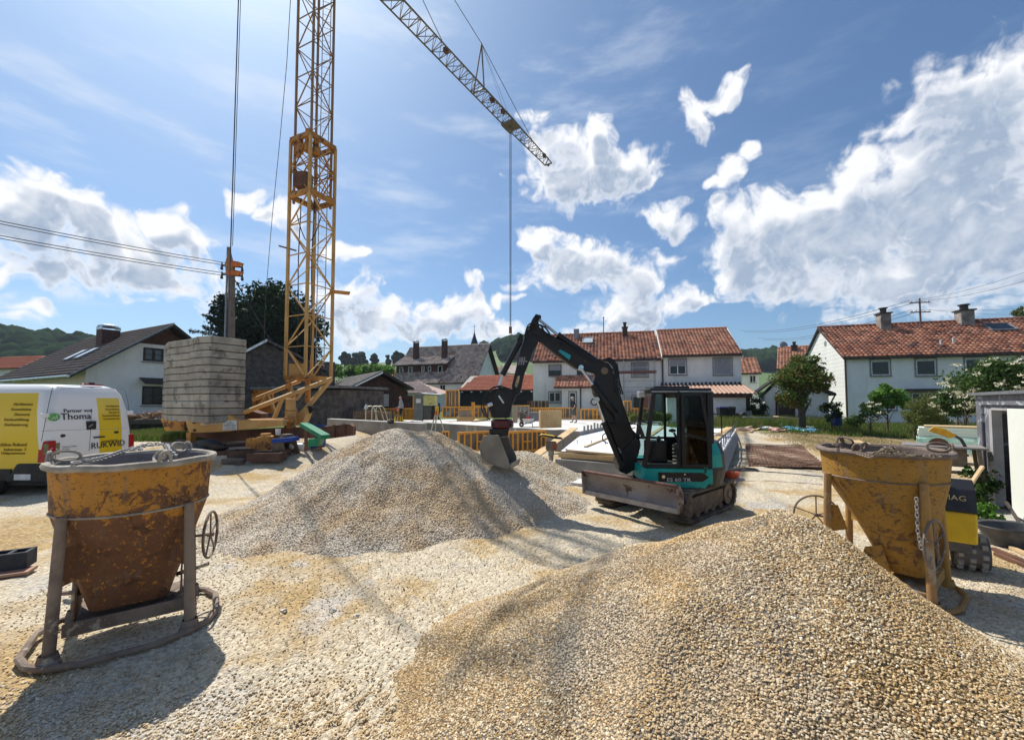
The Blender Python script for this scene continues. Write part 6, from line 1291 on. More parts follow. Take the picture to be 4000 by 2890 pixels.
# ------------------------------------------------------------------ concrete skips (crane buckets)
def rust_paint(name, paint, dark, cement, th, sc=3.2, hk=.17):
    m = bpy.data.materials.new(name); m.use_nodes = True; t = NT(m.node_tree); b = t.n['Principled BSDF']; co = t.new('ShaderNodeTexCoord').outputs['Object']
    s = t.new('ShaderNodeSeparateXYZ'); t.l.new(co, s.inputs[0])
    k = t.noise(co, sc, 9, .74, .6); k2 = t.noise(co, sc * .3, 4, .6)
    hz = t.math('MULTIPLY_ADD', s.outputs[2], hk, -hk)
    wv = t.math('ADD', t.math('MULTIPLY_ADD', k2, .5, k), hz); wear = t.ss(wv, th - .015, th + .04)
    rust = t.mix(t.noise(co, 14, 5, .7), dark, (.20, .085, .035)); rust = t.mix(t.ss(t.noise(co, 5, 6, .7), .5, .7), rust, tuple(x * .5 for x in dark)); rust = t.mix(t.math('MULTIPLY', t.ss(t.noise(co, 19, 7, .75), .57, .62), .8), rust, paint)
    pt = t.mix(t.noise(co, 6, 7, .7), paint, tuple(x * .6 for x in paint)); pt = t.mix(t.math('MULTIPLY', t.ss(t.noise(t.scale(co, (1, 1, 2.2)), 22, 7, .75), .545, .60), .9), pt, dark)
    col = t.mix(wear, rust, pt)
    col = t.mix(t.math('MULTIPLY', t.ss(t.noise(t.scale(co, (7, 7, .5)), 1.5, 6, .7), .52, .7), .4), col, tuple(x * .6 for x in cement))
    cm = t.ss(t.math('ADD', t.noise(t.scale(co, (3, 3, .8)), 1.6, 6, .7), 0), .60, .74)
    col = t.mix(t.math('MULTIPLY', cm, .55), col, cement)
    t.l.new(col, b.inputs['Base Color']); b.inputs['Roughness'].default_value = .7; b.inputs['Specular IOR Level'].default_value = .35
    bn = t.new('ShaderNodeBump'); bn.inputs['Strength'].default_value = .5; bn.inputs['Distance'].default_value = .012
    t.l.new(t.math('ADD', t.math('MULTIPLY', wear, .5), t.noise(co, 30, 6, .65)), bn.inputs['Height']); t.l.new(bn.outputs[0], b.inputs['Normal']); return m
M_SK1 = rust_paint('rusted_orange_paint', (.58, .26, .035), (.085, .045, .03), (.30, .26, .21), .835, 5.5, .30)
M_SK2 = rust_paint('scratched_ochre_paint', (.43, .225, .035), (.10, .06, .03), (.34, .28, .20), .655, 8, .03)
M_CEM = pm('cement_crust', (.40, .36, .30), (.27, .24, .20), 6, .95, bump=.6, bscale=22)
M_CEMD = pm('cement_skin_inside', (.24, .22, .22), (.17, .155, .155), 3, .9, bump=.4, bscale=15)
M_RIM2 = pm('brown_rim_steel', (.20, .15, .12), (.13, .095, .075), 5, .75, bump=.3)
M_LEG1 = pm('crusted_leg', (.25, .195, .15), (.13, .095, .075), 3, .85, bump=.5, bscale=25, spot=((.36, .32, .26), 3, .6))
M_LEG2 = pm('ochre_leg', (.40, .22, .05), (.26, .15, .07), 3, .75, bump=.3, spot=((.34, .29, .22), 3.5, .58))
M_CHAIN = pm('cement_grey_chain', (.38, .36, .34), (.28, .265, .25), 9, .8, metal=.2, bump=.3)
M_CHAIN2 = pm('rusty_chain', (.14, .10, .075), (.26, .22, .16), 9, .85, bump=.3)
def link_mesh(r, L_, t_):
    pts = [V((L_ / 2 * (1 if -math.pi / 2 < a <= math.pi / 2 else -1) * .5 + r * math.cos(a), r * math.sin(a), 0)) for a in np.linspace(-math.pi / 2 + .01, 3 * math.pi / 2 - .51, 10)]
    mb = MB(); mb.path(pts, t_, 6, closed=True); return mb
def chain(parent, pts, mat, r=.018, name='chain'):
    """chain of separate links along a polyline (parent space)"""
    me = link_mesh(r, r * 2.2, r * .42).mesh('chain_link', [mat], smooth=True); out = []; st = r * 2.9; pts = [V(p) for p in pts]; ch = None; acc = 0; k = 0
    e = bpy.data.objects.new(name, None); link(e, parent); e.empty_display_size = .1
    for i in range(len(pts) - 1):
        a, b = pts[i], pts[i + 1]; L_ = (b - a).length; d = (b - a).normalized(); s = acc
        while s < L_:
            q = a + d * s; _, sd_, u = basis(d); m = Matrix((d, sd_, u)).transposed() @ Matrix.Rotation(math.pi / 2 * (k % 2) + .3, 3, 'X'); inst('chain_link', me, e, q, m); s += st; k += 1
        acc = s - L_
    return e
def catenary(a, b, sag, n=10): return [V(a).lerp(V(b), t / n) - V((0, 0, sag * 4 * (t / n) * (1 - t / n))) for t in range(n + 1)]
def skip(name, label, c, rz, mp, mr, ml, min_, H=1.66, R_=.60, seam=1.2, zb=.27, off=(0, 0)):
    s = thing(name, c, label, 'concrete skip', rz=rz); n = 32
    def ring(z, r): return [V((r * math.cos(2 * math.pi * i / n), r * math.sin(2 * math.pi * i / n), z)) for i in range(n)]
    def rect(z, a, b):
        out = []
        for i in range(n):
            t = 2 * math.pi * i / n; x, y = math.cos(t), math.sin(t); k = 1 / max(abs(x) / a, abs(y) / b); out.append(V((x * k + off[0], y * k + off[1], z)))
        return out
    def loft(rings, cap=False):
        mb = MB(); vs = [v for r_ in rings for v in r_]; fs = []
        for k in range(len(rings) - 1):
            for i in range(n): fs.append((k * n + i, k * n + (i + 1) % n, (k + 1) * n + (i + 1) % n, (k + 1) * n + i))
        mb._add(vs, fs); return mb
    mb = loft([ring(seam, R_ - .022), ring(H - .06, R_), ring(H - .06, R_ - .012), ring(seam, R_ - .034)]); part('drum', mb, mp, s, smooth=True, world=False)
    mid = [a.lerp(b, .52) for a, b in zip(ring(0, R_ - .02), rect(0, .18, .30))]
    mid = [V((q.x, q.y, (seam + zb) / 2)) for q in mid]
    mb = loft([ring(seam, R_ - .02), mid, rect(zb, .16, .28), rect(zb, .145, .265), [q * .97 + V((0, 0, q.z * .03)) for q in mid], ring(seam, R_ - .034)]); part('cone', mb, mp, s, smooth=True, world=False)
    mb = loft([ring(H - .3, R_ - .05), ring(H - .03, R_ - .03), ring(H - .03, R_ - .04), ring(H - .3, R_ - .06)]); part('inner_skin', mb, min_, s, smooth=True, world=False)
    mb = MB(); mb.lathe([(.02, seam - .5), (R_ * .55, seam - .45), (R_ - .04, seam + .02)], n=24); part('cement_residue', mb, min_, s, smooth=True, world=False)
    mb = MB(); pts = [(R_ + .012) * V((math.cos(t), math.sin(t), 0)) + V((0, 0, H - .035 + .004 * math.sin(t * 9))) for t in np.linspace(0, 2 * math.pi, 49)[:-1]]; mb.path(pts, .036, 8, closed=True, rs=[.034 + .005 * noise.noise(V((i * .7, 1, 1))) for i in range(48)]); part('rim', mb, mr, s, smooth=True, world=False)
    mb = MB(); mb.path([R_ * V((math.cos(t), math.sin(t), 0)) - V((math.cos(t), math.sin(t), 0)) * .018 + V((0, 0, seam)) for t in np.linspace(0, 2 * math.pi, 41)[:-1]], .009, 5, closed=True); part('seam_weld', mb, mr, s, smooth=True, world=False)
    for k in range(4):
        t = math.pi / 4 + k * math.pi / 2; x, y = .65 * math.cos(t), .65 * math.sin(t); x2, y2 = .60 * math.cos(t), .60 * math.sin(t)
        mb = MB(); mb.tube((x, y, .02), (x2, y2, seam + .02), .043, .04, 12); mb.lathe([(.085, .0), (.06, .10)], (x, y, .02), 12); part('leg', mb, ml, s, smooth=True, world=False)
        mb = MB(); a = .46 * V((math.cos(t), math.sin(t), 0)); d_ = V((math.cos(t), math.sin(t), 0)); tt = V((-d_.y, d_.x, 0)) * .006; mb.prism([d_ * .62 + V((0, 0, .95)) - tt, d_ * .645 + V((0, 0, .62)) - tt, d_ * .40 + V((0, 0, .66)) - tt, d_ * .50 + V((0, 0, .95)) - tt], tt * 2); part('gusset', mb, mp, s, world=False)
    mb = MB(); pts = []
    for k in range(4):
        t = math.pi / 4 + k * math.pi / 2
        for dt in (-.45, -.3, -.15, 0, .15, .3, .45): pts.append(V(((.685 if abs(dt) < .2 else .67) * math.cos(t + dt), (.745 if abs(dt) < .3 else .715) * math.sin(t + dt), .04)))
    mb.path(pts, .03, 8, closed=True); part('base_ring', mb, ml, s, smooth=True, world=False)
    mb = MB(); mb.prism([(.24 + off[0], -.42, .13), (.24 + off[0], -.42, .17), (.0, -.42, .21), (-.22, -.42, .27), (-.22, -.42, .23), (0, -.42, .17)], (0, .84, 0)); mb.bb(.22 + off[0], .25 + off[0], -.43, .43, .13, .25); part('chute', mb, ml, s, world=False, bevel=.01)
    for sx in (-1, 1):
        mb = MB(); mb.prism([(.15, sx * .37, .18), (-.17, sx * .37, .28), (-.10, sx * .37, .52), (.05, sx * .37, .58)], (0, .012 * sx, 0)); part('gate_plate', mb, mp, s, world=False)
        mb = MB(); mb.tube((0, sx * .34, .42), (-.2, sx * .60, .40), .022, n=8); part('gate_bar', mb, ml, s, world=False)
    for t in (.4, .4 + 2.09, .4 + 4.18):
        q = V((math.cos(t), math.sin(t), 0)); tt = V((-q.y, q.x, 0)); mb = MB(); mb.path([q * (R_ + .02) + tt * (.045 * math.cos(a)) + V((0, 0, H + .0 + .075 * math.sin(a))) for a in np.linspace(-.9, math.pi + .9, 12)], .014, 7); part('lifting_eye', mb, mr, s, smooth=True, world=False)
        mb = MB(); c_ = q * (R_ - .09) + V((0, 0, H + .03)); mb.path([c_ + q * (.10 * math.cos(a)) + V((0, 0, .05 * math.sin(a))) + tt * (.03 * math.sin(a)) for a in np.linspace(0, 2 * math.pi, 15)[:-1]], .013, 7, closed=True); part('shackle', mb, mr, s, smooth=True, world=False)
    return s
def handwheel(s, c, ax, r, mat, toward, name='handwheel'):
    c = V(c); ax = V(ax).normalized(); _, sd_, u = basis(ax); e = MB(); e.path([c + (sd_ * math.cos(t) + u * math.sin(t)) * r for t in np.linspace(0, 2 * math.pi, 33)[:-1]], .014, 8, closed=True)
    for k in range(5): t = 2 * math.pi * k / 5 + .3; e.tube(c, c + (sd_ * math.cos(t) + u * math.sin(t)) * r, .009, n=6)
    e.tube(c - ax * .03, c + ax * .03, .025, n=10); o = part(name, e, mat, s, smooth=True)
    mb = MB(); mb.tube(c, V(toward), .016, n=8); part('shaft', mb, mat, s, smooth=True); return o
C1 = V((-3.74, 4.12, ground(-3.85, 4.1) + .0)); a1 = R(-8 - 45)
S1 = skip('concrete_skip', 'rusty orange concrete skip with grey crusted rim at the left foreground', C1, a1, M_SK1, M_CEM, M_LEG1, M_CEMD)
w_ = P(822, 2086, 4.66); loc = lambda s, q: V(q)
def unrot(s, q): return Matrix.Rotation(-s.rotation_euler[2], 3, 'Z') @ (V(q) - s.location)
def dirrot(s, d): return Matrix.Rotation(-s.rotation_euler[2], 3, 'Z') @ V(d)
_part = part
def in_skip(s):
    def f(name, mb, mats, parent=None, **k): k.pop('world', None); return _part(name, mb, mats, parent, world=False, **k)
    return f
part = in_skip(S1)
handwheel(S1, unrot(S1, w_), dirrot(S1, (.93, .36, 0)), .245, M_LEG1, unrot(S1, w_ + V((-.45, -.1, -.02))))
w2 = P(278, 2245, 4.75); handwheel(S1, unrot(S1, w2), dirrot(S1, (.3, .9, 0)), .07, M_CHAIN, unrot(S1, w2 + V((.2, .05, 0))))
part = _part
Hh = 1.66
def sk(s, x, y, z): return unrot(s, (s.location.x + x, s.location.y + y, s.location.z + z))
def rimp(s, px, py, z=1.66): q = G(px, py, s.location.z + z); return unrot(s, q)
chain(S1, [rimp(S1, 300, 1806, 1.68), rimp(S1, 345, 1802, 1.68), rimp(S1, 385, 1795), rimp(S1, 425, 1782), rimp(S1, 470, 1765), rimp(S1, 520, 1752), rimp(S1, 570, 1740), rimp(S1, 610, 1738)], M_CHAIN, .021)
chain(S1, [rimp(S1, 545, 1745), rimp(S1, 560, 1775, 1.6), rimp(S1, 552, 1800, 1.55)], M_CHAIN, .019)
chain(S1, [rimp(S1, 650, 1738), rimp(S1, 665, 1760, 1.64), rimp(S1, 690, 1785, 1.6)], M_CHAIN, .021)
chain(S1, [rimp(S1, 520, 1757), rimp(S1, 555, 1738), rimp(S1, 600, 1734), rimp(S1, 640, 1735)], M_CHAIN, .019)
C2 = V((4.51, 5.04, ground(4.5, 5.0) - .03))
S2 = skip('concrete_skip', 'scratched ochre yellow concrete skip behind the foreground pebble heap at right', C2, a1, M_SK2, M_RIM2, M_LEG2, M_RIM2, seam=1.32, off=(.2, .02))
part = in_skip(S2)
w_ = P(3650, 2125, 4.42); handwheel(S2, unrot(S2, w_), dirrot(S2, (.45, -.9, 0)), .25, M_LEG1, unrot(S2, w_ + V((-.15, .45, 0))))
w_ = P(3188, 2010, 5.9); handwheel(S2, unrot(S2, w_), dirrot(S2, (.35, .93, 0)), .27, M_LEG1, unrot(S2, w_ + V((.3, -.2, -.05))))
part = _part
q = rimp(S2, 3480, 1775, 1.66); pts = []
chain(S2, [rimp(S2, 3260, 1738, 1.7), rimp(S2, 3330, 1765, 1.62), rimp(S2, 3400, 1785, 1.64)], M_CHAIN2, .017)
chain(S2, [rimp(S2, 3405, 1785, 1.64), rimp(S2, 3440, 1758, 1.72), rimp(S2, 3470, 1752, 1.74), rimp(S2, 3500, 1760, 1.72), rimp(S2, 3540, 1775, 1.68), rimp(S2, 3620, 1782, 1.68), rimp(S2, 3680, 1782, 1.68)], M_CHAIN2, .018)
chain(S2, [rimp(S2, 3440, 1765, 1.7), rimp(S2, 3465, 1750, 1.76), rimp(S2, 3490, 1752, 1.75), rimp(S2, 3480, 1772, 1.7), rimp(S2, 3450, 1772, 1.7)], M_CHAIN2, .02)
cq = unrot(S2, P(3580, 1950, 4.30)); chain(S2, [cq, cq + V((0, 0, -.32)), cq + V((0.02, 0, -.5))], M_CHAIN, .014)
# ------------------------------------------------------------------ van
VX = -10.0; VY0, VY1 = 8.86, 10.88; VZ = .18
def van_paint():
    m = bpy.data.materials.new('van_livery'); m.use_nodes = True; t = NT(m.node_tree); b = t.n['Principled BSDF']; co = t.new('ShaderNodeTexCoord').outputs['Object']
    s = t.new('ShaderNodeSeparateXYZ'); t.l.new(co, s.inputs[0]); x, y, z = s.outputs
    def lt(a, b_): return t.math('LESS_THAN', a, b_)
    def gt(a, b_): return t.math('GREATER_THAN', a, b_)
    edge = t.math('MULTIPLY_ADD', z, -.165, -.02)
    side = t.math('MULTIPLY', lt(x, edge), gt(x, t.math('MULTIPLY_ADD', z, -.165, -1.25)))
    side = t.math('MULTIPLY', side, lt(z, 2.30)); side = t.math('MULTIPLY', side, lt(y, .14))
    rear = t.math('MULTIPLY', gt(y, 1.13), lt(y, 1.70)); rear = t.math('MULTIPLY', rear, gt(x, -.55)); rear = t.math('MULTIPLY', rear, lt(z, 2.12)); rear = t.math('MULTIPLY', rear, gt(z, .5))
    k = t.math('MAXIMUM', side, rear)
    dirt = t.math('MULTIPLY', t.ss(t.noise(co, 3, 6, .7), .45, .75), t.ss(t.math('MULTIPLY', z, -1), -1.3, -.3))
    col = t.mix(k, (.74, .74, .74), (.72, .50, .0)); col = t.mix(t.math('MULTIPLY', dirt, .35), col, (.35, .30, .24))
    t.l.new(col, b.inputs['Base Color']); b.inputs['Roughness'].default_value = .28; b.inputs['Coat Weight'].default_value = .3; return m
M_VAN = van_paint(); M_VBLK = pm('van_black_plastic', (.02, .02, .022), rough=.6, bump=.05); M_REDL = pm('red_tail_lens', (.38, .008, .01), (.28, .005, .008), 9, .15, bump=0); M_TYRE = pm('tyre', (.022, .022, .022), rough=.85)
van = thing('van', (VX, VY0, VZ), 'white van with yellow stripes, black bumper and partner lettering on its rear doors', 'van')
def vsec(z):       # half width, rear setback, corner radius at a height
    zs = [(.42, .98, .04, .10), (.8, 1.0, .0, .12), (1.3, .995, .02, .14), (1.8, .955, .08, .16), (2.2, .88, .15, .20), (2.36, .80, .22, .22), (2.42, .66, .36, .22)]
    for k in range(len(zs) - 1):
        if z <= zs[k + 1][0]: a, b = zs[k], zs[k + 1]; t = (z - a[0]) / (b[0] - a[0]); return [a[i] + (b[i] - a[i]) * t for i in (1, 2, 3)]
    return zs[-1][1:]
def vring(z):
    hwid, sb, cr = vsec(z); cy = 1.01; pts = []; front = -5.5 + max(0, z - 1.0) * .95
    for (cx_, cyy, t0) in ((-sb - cr, cy + hwid - cr, 0), (-sb - cr, cy - hwid + cr, -math.pi / 2)):
        pass
    def arc(cx_, cyy, a, b, r, n=6): return [V((cx_ + r * math.cos(t), cyy + r * math.sin(t), z)) for t in np.linspace(a, b, n)]
    pts += arc(-sb - cr, cy - hwid + cr, -math.pi / 2, 0, cr) + arc(-sb - cr, cy + hwid - cr, 0, math.pi / 2, cr)
    pts += arc(front + .3, cy + hwid - .3, math.pi / 2, math.pi, .3) + arc(front + .3, cy - hwid + .3, math.pi, 1.5 * math.pi, .3)
    return pts
zs = [.42, .55, .7, .8, .95, 1.1, 1.3, 1.55, 1.8, 2.0, 2.2, 2.28, 2.36, 2.40, 2.42]; rings = [vring(z) for z in zs]; nv = len(rings[0]); mb = MB()
vs_ = [v for r_ in rings for v in r_]; mb._add(vs_, [(k * nv + i, k * nv + (i + 1) % nv, (k + 1) * nv + (i + 1) % nv, (k + 1) * nv + i) for k in range(len(rings) - 1) for i in range(nv)] + [tuple((len(rings) - 1) * nv + i for i in range(nv)), tuple(range(nv - 1, -1, -1))])
vb = part('body', mb, M_VAN, van, smooth=True, world=False)
def rx(z): return -vsec(z)[1]
def rpt(px, py, off=.012):
    d = ray(px, py); X_ = VX; q = None
    for _ in range(4):
        t = (X_) / d.x; q = V((0, 0, HC)) + d * t; X_ = VX + rx(min(2.4, max(.45, q.z - VZ))) + off
    return V((q.x - VX, q.y - VY0, q.z - VZ))
def rtext(s, px, py, size, mat, sx=1, name='rear_lettering', align='CENTER'):
    p = rpt(px, py); up = V((rx(p.z + .1) - rx(p.z - .1), 0, .2)).normalized(); return text(name, s, size, mat, frameM(p, (0, 1, 0), up), van, depth=.006, sx=sx, align=align)
M_TXT = pm('dark_grey_print', (.035, .04, .045), bump=0); M_TXY = pm('brown_print', (.22, .14, .0), bump=0); M_LG = pm('green_print', (.12, .42, .10), bump=0); M_OLV = pm('olive_print', (.20, .22, .10), bump=0); M_WPR = pm('white_print', (.8, .8, .8), bump=0); M_GPR = pm('grey_print', (.35, .36, .36), bump=0)
rtext('Partner von', 307, 1604, .115, M_TXT, 1.15); rtext('Thoma', 299, 1627, .21, M_TXT, 1.1); rtext('RUKWID', 425, 1736, .205, M_TXT, 1.05)
for k, s_ in enumerate(('Hochbauten', 'Gewerbebau', 'Zimmerei', 'Dachausbildung', 'Dachsanierung')): rtext(s_, 466, 1586 + k * 12, .062, M_TXY, 1.1, align='RIGHT')
rtext('HOLZBAUSERVICE', 430, 1722, .05, M_TXY)
c_ = rpt(212, 1629); mb = MB(); mb.lathe([(0.001, .0), (.12, .0), (.12, .01), (.001, .01)], (0, 0, 0), 24, sy=.72, M=Matrix(((0, 0, 1), (1, 0, 0), (0, 1, 0)))); mb.v = [(a + c_.x - .008, b + c_.y, c + c_.z) for a, b, c in mb.v]; lg = part('green_logo', mb, M_LG, van, world=False)
mb = MB(); o_ = c_ + V((.008, 0, 0)); mb.beam(o_ + V((0, -.06, -.05)), o_ + V((0, -.01, .01)), .008); mb.beam(o_ + V((0, -.01, .01)), o_ + V((0, .0, -.05)), .008); mb.beam(o_ + V((0, .02, -.05)), o_ + V((0, .035, .05)), .008); mb.beam(o_ + V((0, .035, .05)), o_ + V((0, .06, -.05)), .008); part('logo_mark', mb, M_WPR, lg, world=False)
a, b, c_, d_ = rpt(172, 1735), rpt(235, 1729), rpt(232, 1774), rpt(172, 1776); mb = MB(); mb.prism([a, b, c_, d_], (-.01, 0, 0)); gd = part('gdf_sign', mb, M_OLV, van, world=False)
rtext('GDF', 214, 1767, .09, M_WPR, 1.1); mb = MB(); o_ = [rpt(193, 1757, .018), rpt(209, 1748, .018), rpt(226, 1756, .018)]; mb.beam(o_[0], o_[1], .014); mb.beam(o_[1], o_[2], .014); part('roof_mark', mb, M_WPR, gd, world=False)
for k, s_ in enumerate(('Holzbau Innung', 'Mitglied', 'Fachgruppe e.V.')): rtext(s_, 243, 1747 + k * 9, .04, M_GPR, 1.2, align='LEFT')
def stext(s, px, py, size, mat, align='RIGHT'):
    d = ray(px, py); Y_ = VY0 + .01
    for _ in range(4): t = Y_ / d.y; q = V((0, 0, HC)) + d * t; Y_ = VY0 + 1.01 - vsec(min(2.4, q.z - VZ))[0] - .01
    z = q.z - VZ; p = V((q.x - VX, q.y - VY0, z)); up = V((0, vsec(z - .1)[0] - vsec(z + .1)[0], .2)).normalized(); return text('side_lettering', s, size, mat, frameM(p, (1, 0, 0), up), van, depth=.006, align=align)
for k, (s_, x) in enumerate((('Hochbauten', 128), ('Gewerbebau', 122), ('Zimmerei', 115), ('Dachausbildung', 112), ('Dachsanierung', 108))): stext(s_, x, 1579 + k * 20, .085, M_TXY)
stext('Holzbau Rukwid', 104, 1737, .10, M_TXY); stext('Industriestr. 7', 102, 1756, .085, M_TXY); stext('Heiligenzimmern', 98, 1770, .075, M_TXY)
def seam(pts, r=.005, mat=M_VBLK, name='door_seam'): mb = MB(); mb.path(pts, r, 4); return part(name, mb, mat, van, world=False)
seam([rpt(x, y, .002) for x, y in ((360, 1512), (357, 1600), (354, 1680), (348, 1760))]); seam([rpt(x, y, .002) for x, y in ((206, 1511), (192, 1570), (176, 1650), (162, 1722))]); seam([rpt(x, y, .002) for x, y in ((206, 1511), (280, 1508), (360, 1512), (440, 1517), (487, 1521), (500, 1570), (507, 1640), (508, 1700))])
seam([rpt(160 + k * 48, 1683 - k * 1.5, .001) for k in range(8)], .004, M_GPR, 'door_crease')
def lump(name, px, py, sx_, sz_, mat, th=.03, bevel=.01): p = rpt(px, py, 0); mb = MB(); mb.box(p, (th * 2, sx_, sz_)); return part(name, mb, mat, van, world=False, bevel=bevel)
pl_ = lump('emblem_plate', 355, 1661, .21, .20, M_VBLK); mb = MB(); mb.beam(rpt(347, 1666, .04), rpt(362, 1657, .04), .02); part('emblem', mb, M_METAL, pl_, world=False)
lump('door_handle', 386, 1707, .26, .035, M_VBLK); lump('door_knob', 245, 1702, .10, .07, M_VBLK, bevel=.03); lump('door_knob', 454, 1688, .12, .06, M_VBLK, bevel=.03)
for px, py in ((173, 1622), (507, 1612)): lump('hinge', px, py, .16, .09, M_VAN, .025)
lump('brake_light', 360, 1502, .5, .03, M_REDL); lump('rear_camera', 358, 1498, .1, .06, M_VBLK)
for y0_, y1_, nm in ((-.01, .17, 0), (1.86, 2.025, 1)):
    mb = MB(); pts = [V((-.02 + .035, y0_ + .01, .72)), V((.035, y1_ - .01, .72)), V((.02, y1_ - .01, 1.18)), V((-.0, y0_ + .03, 1.18))];
    mb.prism(pts, (-.22, 0, 0)); tl_ = part('tail_light', mb, M_REDL, van, world=False, bevel=.02)
    mb = MB(); mb.bb(.03, .045, y0_ + .05, y1_ - .05, .76, .86); part('reverse_lens', mb, M_WPR, tl_, world=False)
mb = MB(); mb.prism([(.08, -.03, .28), (.1, -.03, .40), (.08, -.03, .60), (-.1, -.03, .70), (-.62, -.03, .70), (-.85, -.03, .3)], (0, 2.08, 0)); part('bumper', mb, M_VBLK, van, world=False, bevel=.04)
mb = MB(); mb.bb(.085, .11, .22, .74, .34, .46); part('number_plate', mb, M_WPR, van, world=False)
mb = MB(); mb.bb(-4.2, -.75, -.02, .05, .34, .58); part('side_cladding', mb, M_VBLK, van, world=False, bevel=.01); mb = MB(); mb.bb(-.62, -.28, -.05, -.03, .36, .48); part('side_plate', mb, M_WPR, van, world=False)
mb = MB(); mb.bb(.06, .105, .30, 1.9, .62, .66); part('step', mb, M_VBLK, van, world=False)
for x_ in (-1.25, -4.6):
    for y_ in (.02, 1.80):
        mb = MB(); mb.lathe([(.2, 0), (.30, -.01), (.34, .02), (.345, .10), (.34, .18), (.30, .21), (.2, .2)], (x_, y_, .345), 24, M=Matrix.Rotation(R(-90), 3, 'X')); w0 = part('wheel', mb, M_TYRE, van, smooth=True, world=False)
        mb = MB(); mb.lathe([(.02, .0), (.2, .02), (.22, .0)], (x_, y_ + .02 if y_ < 1 else y_ + .18, .345), 20, M=Matrix.Rotation(R(-90), 3, 'X')); part('rim', mb, M_ZINC, w0, world=False)
mb = MB(); mb.bb(-5.3, -.1, .1, 1.9, .22, .44); part('underbody', mb, M_VBLK, van, world=False)
for sy_ in (0.01, 1.98): mb = MB(); mb.quad((-4.2, sy_, 1.35), (-3.3, sy_, 1.35), (-3.4, sy_ + (.05 if sy_ < 1 else -.05), 1.95), (-3.9, sy_ + (.05 if sy_ < 1 else -.05), 1.95)); part('cab_window', mb, M_PANE, van, world=False)
# ------------------------------------------------------------------ slabs, walls and formwork
M_CON = pm('fresh_concrete', (.60, .59, .56), (.50, .49, .47), .8, .85, bump=.1, spot=((.42, .41, .39), 1.4, .64)); M_CONS = pm('grey_concrete_face', (.30, .29, .27), (.22, .21, .20), 1.2, .9, bump=.3)
M_FOIL = pm('white_foil', (.72, .73, .76), (.62, .64, .68), .9, .55, bump=.6, bscale=5); M_PLY = pm('tan_shuttering_board', (.62, .43, .21), (.52, .34, .16), 1.5, .7, bump=.1, streak=((.36, .22, .10), 3, .6)); M_TIM = pm('fresh_timber', (.55, .40, .22), (.46, .32, .17), 2, .8, bump=.15)
M_FORM = pm('formwork_orange', (.80, .38, .05), (.66, .28, .04), 3, .55, spot=((.25, .16, .10), 4, .62), bump=.1); M_FPLY = pm('formwork_ply_grey', (.22, .20, .17), (.14, .12, .10), 2, .8, bump=.2)
M_GREENP = pm('green_frame', (.03, .18, .07), bump=.05, rough=.5)
def slab(name, label, cat, pts, z, th, mt, ms, kind=None):
    r = thing(name, (pts[0][0], pts[0][1], z - th), label, cat); mb = MB(); mb.prism([(x, y, z - th) for x, y in pts], (0, 0, th - .012)); part('slab_body', mb, ms, r)
    mb = MB(); mb.prism([(x, y, z - .012) for x, y in pts], (0, 0, .012)); part('slab_top', mb, mt, r); return r
SLB = slab('concrete_slab', 'raised pale concrete floor slab with grey side wall behind the heap', 'slab', [(-5.05, 27.4), (3.25, 19.65), (9.3, 31.3), (2, 33.5), (-9.5, 33.5), (-7.5, 29.5)], .8, 1.25, M_CON, M_CONS)
LOW = slab('foundation_slab', 'lower slab covered with white foil and boards behind the excavator', 'slab', [(1.6, 13.5), (5.5, 11.1), (17.2, 31.0), (12, 34), (9.3, 31.32), (3.26, 19.66)], .6, .5, M_FOIL, M_CONS)
WAL = thing('concrete_wall', (-10.8, 24, -.3), 'long low concrete wall left of the heap top with pale upper edge', 'wall'); mb = MB(); d = V((.78, -.62, 0)).normalized(); n_ = V((-d.y, d.x, 0)) * .3
a, b = V((-10.8, 24, -.3)), V((-4.1, 18.7, -.3)); mb.prism([a, b, b + n_, a + n_], (0, 0, 1.5)); part('wall_body', mb, M_CONS, WAL); mb = MB(); a.z = b.z = 1.2; mb.prism([a, b, b + n_, a + n_], (0, 0, .03)); part('wall_top', mb, M_CON, WAL)
# pale joints on the slab side, post row, starter loops
sd1 = (V((-5.05, 27.4, 0)) - V((3.25, 19.65, 0))).normalized()
for px in (1829, 1862, 1990, 2020):
    # where the sight line meets the wall face
    dr_ = ray(px, 1690); A_ = V((3.25, 19.65)); t = None; k = dr_.x / dr_.y; s = (A_.x - k * A_.y) / (k * sd1.y - sd1.x); q = V((A_.x + sd1.x * s, A_.y + sd1.y * s, 0)); nn = V((sd1.y, -sd1.x, 0)); nn = nn if nn.y < 0 else -nn
    mb = MB(); mb.prism([q + nn * .02 + V((0, 0, -.4)), q + sd1 * .22 + nn * .02 + V((0, 0, -.4)), q + sd1 * .22 + nn * .02 + V((0, 0, .79)), q + nn * .02 + V((0, 0, .79))], nn * -.015); part('joint_strip', mb, pm('pale_green_strip', (.40, .47, .36)), SLB)
M_REB = pm('rusty_rebar', (.17, .085, .05), (.10, .05, .035), 9, .85, bump=0); M_REBG = pm('grey_rebar', (.16, .14, .13), rough=.7, bump=0)
loop = None
def loops(parent, a, b, n, h, name='rebar_loop'):
    a, b = V(a), V(b); d = (b - a).normalized(); mb = MB(); w = .07
    mb.path([-d * w, -d * w + V((0, 0, h * .85)), -d * w * .5 + V((0, 0, h)), d * w * .5 + V((0, 0, h)), d * w + V((0, 0, h * .85)), d * w], .011, 5); me = mb.mesh(name, [M_REBG])
    for k in range(n): q = a.lerp(b, (k + .5) / n) - parent.location; inst(name, me, parent, q, (rnd.uniform(-.08, .08), rnd.uniform(-.08, .08), rnd.uniform(-.2, .2)))
loops(LOW, (5.75, 11.6, .6), (17.0, 30.8, .6), 22, .34);
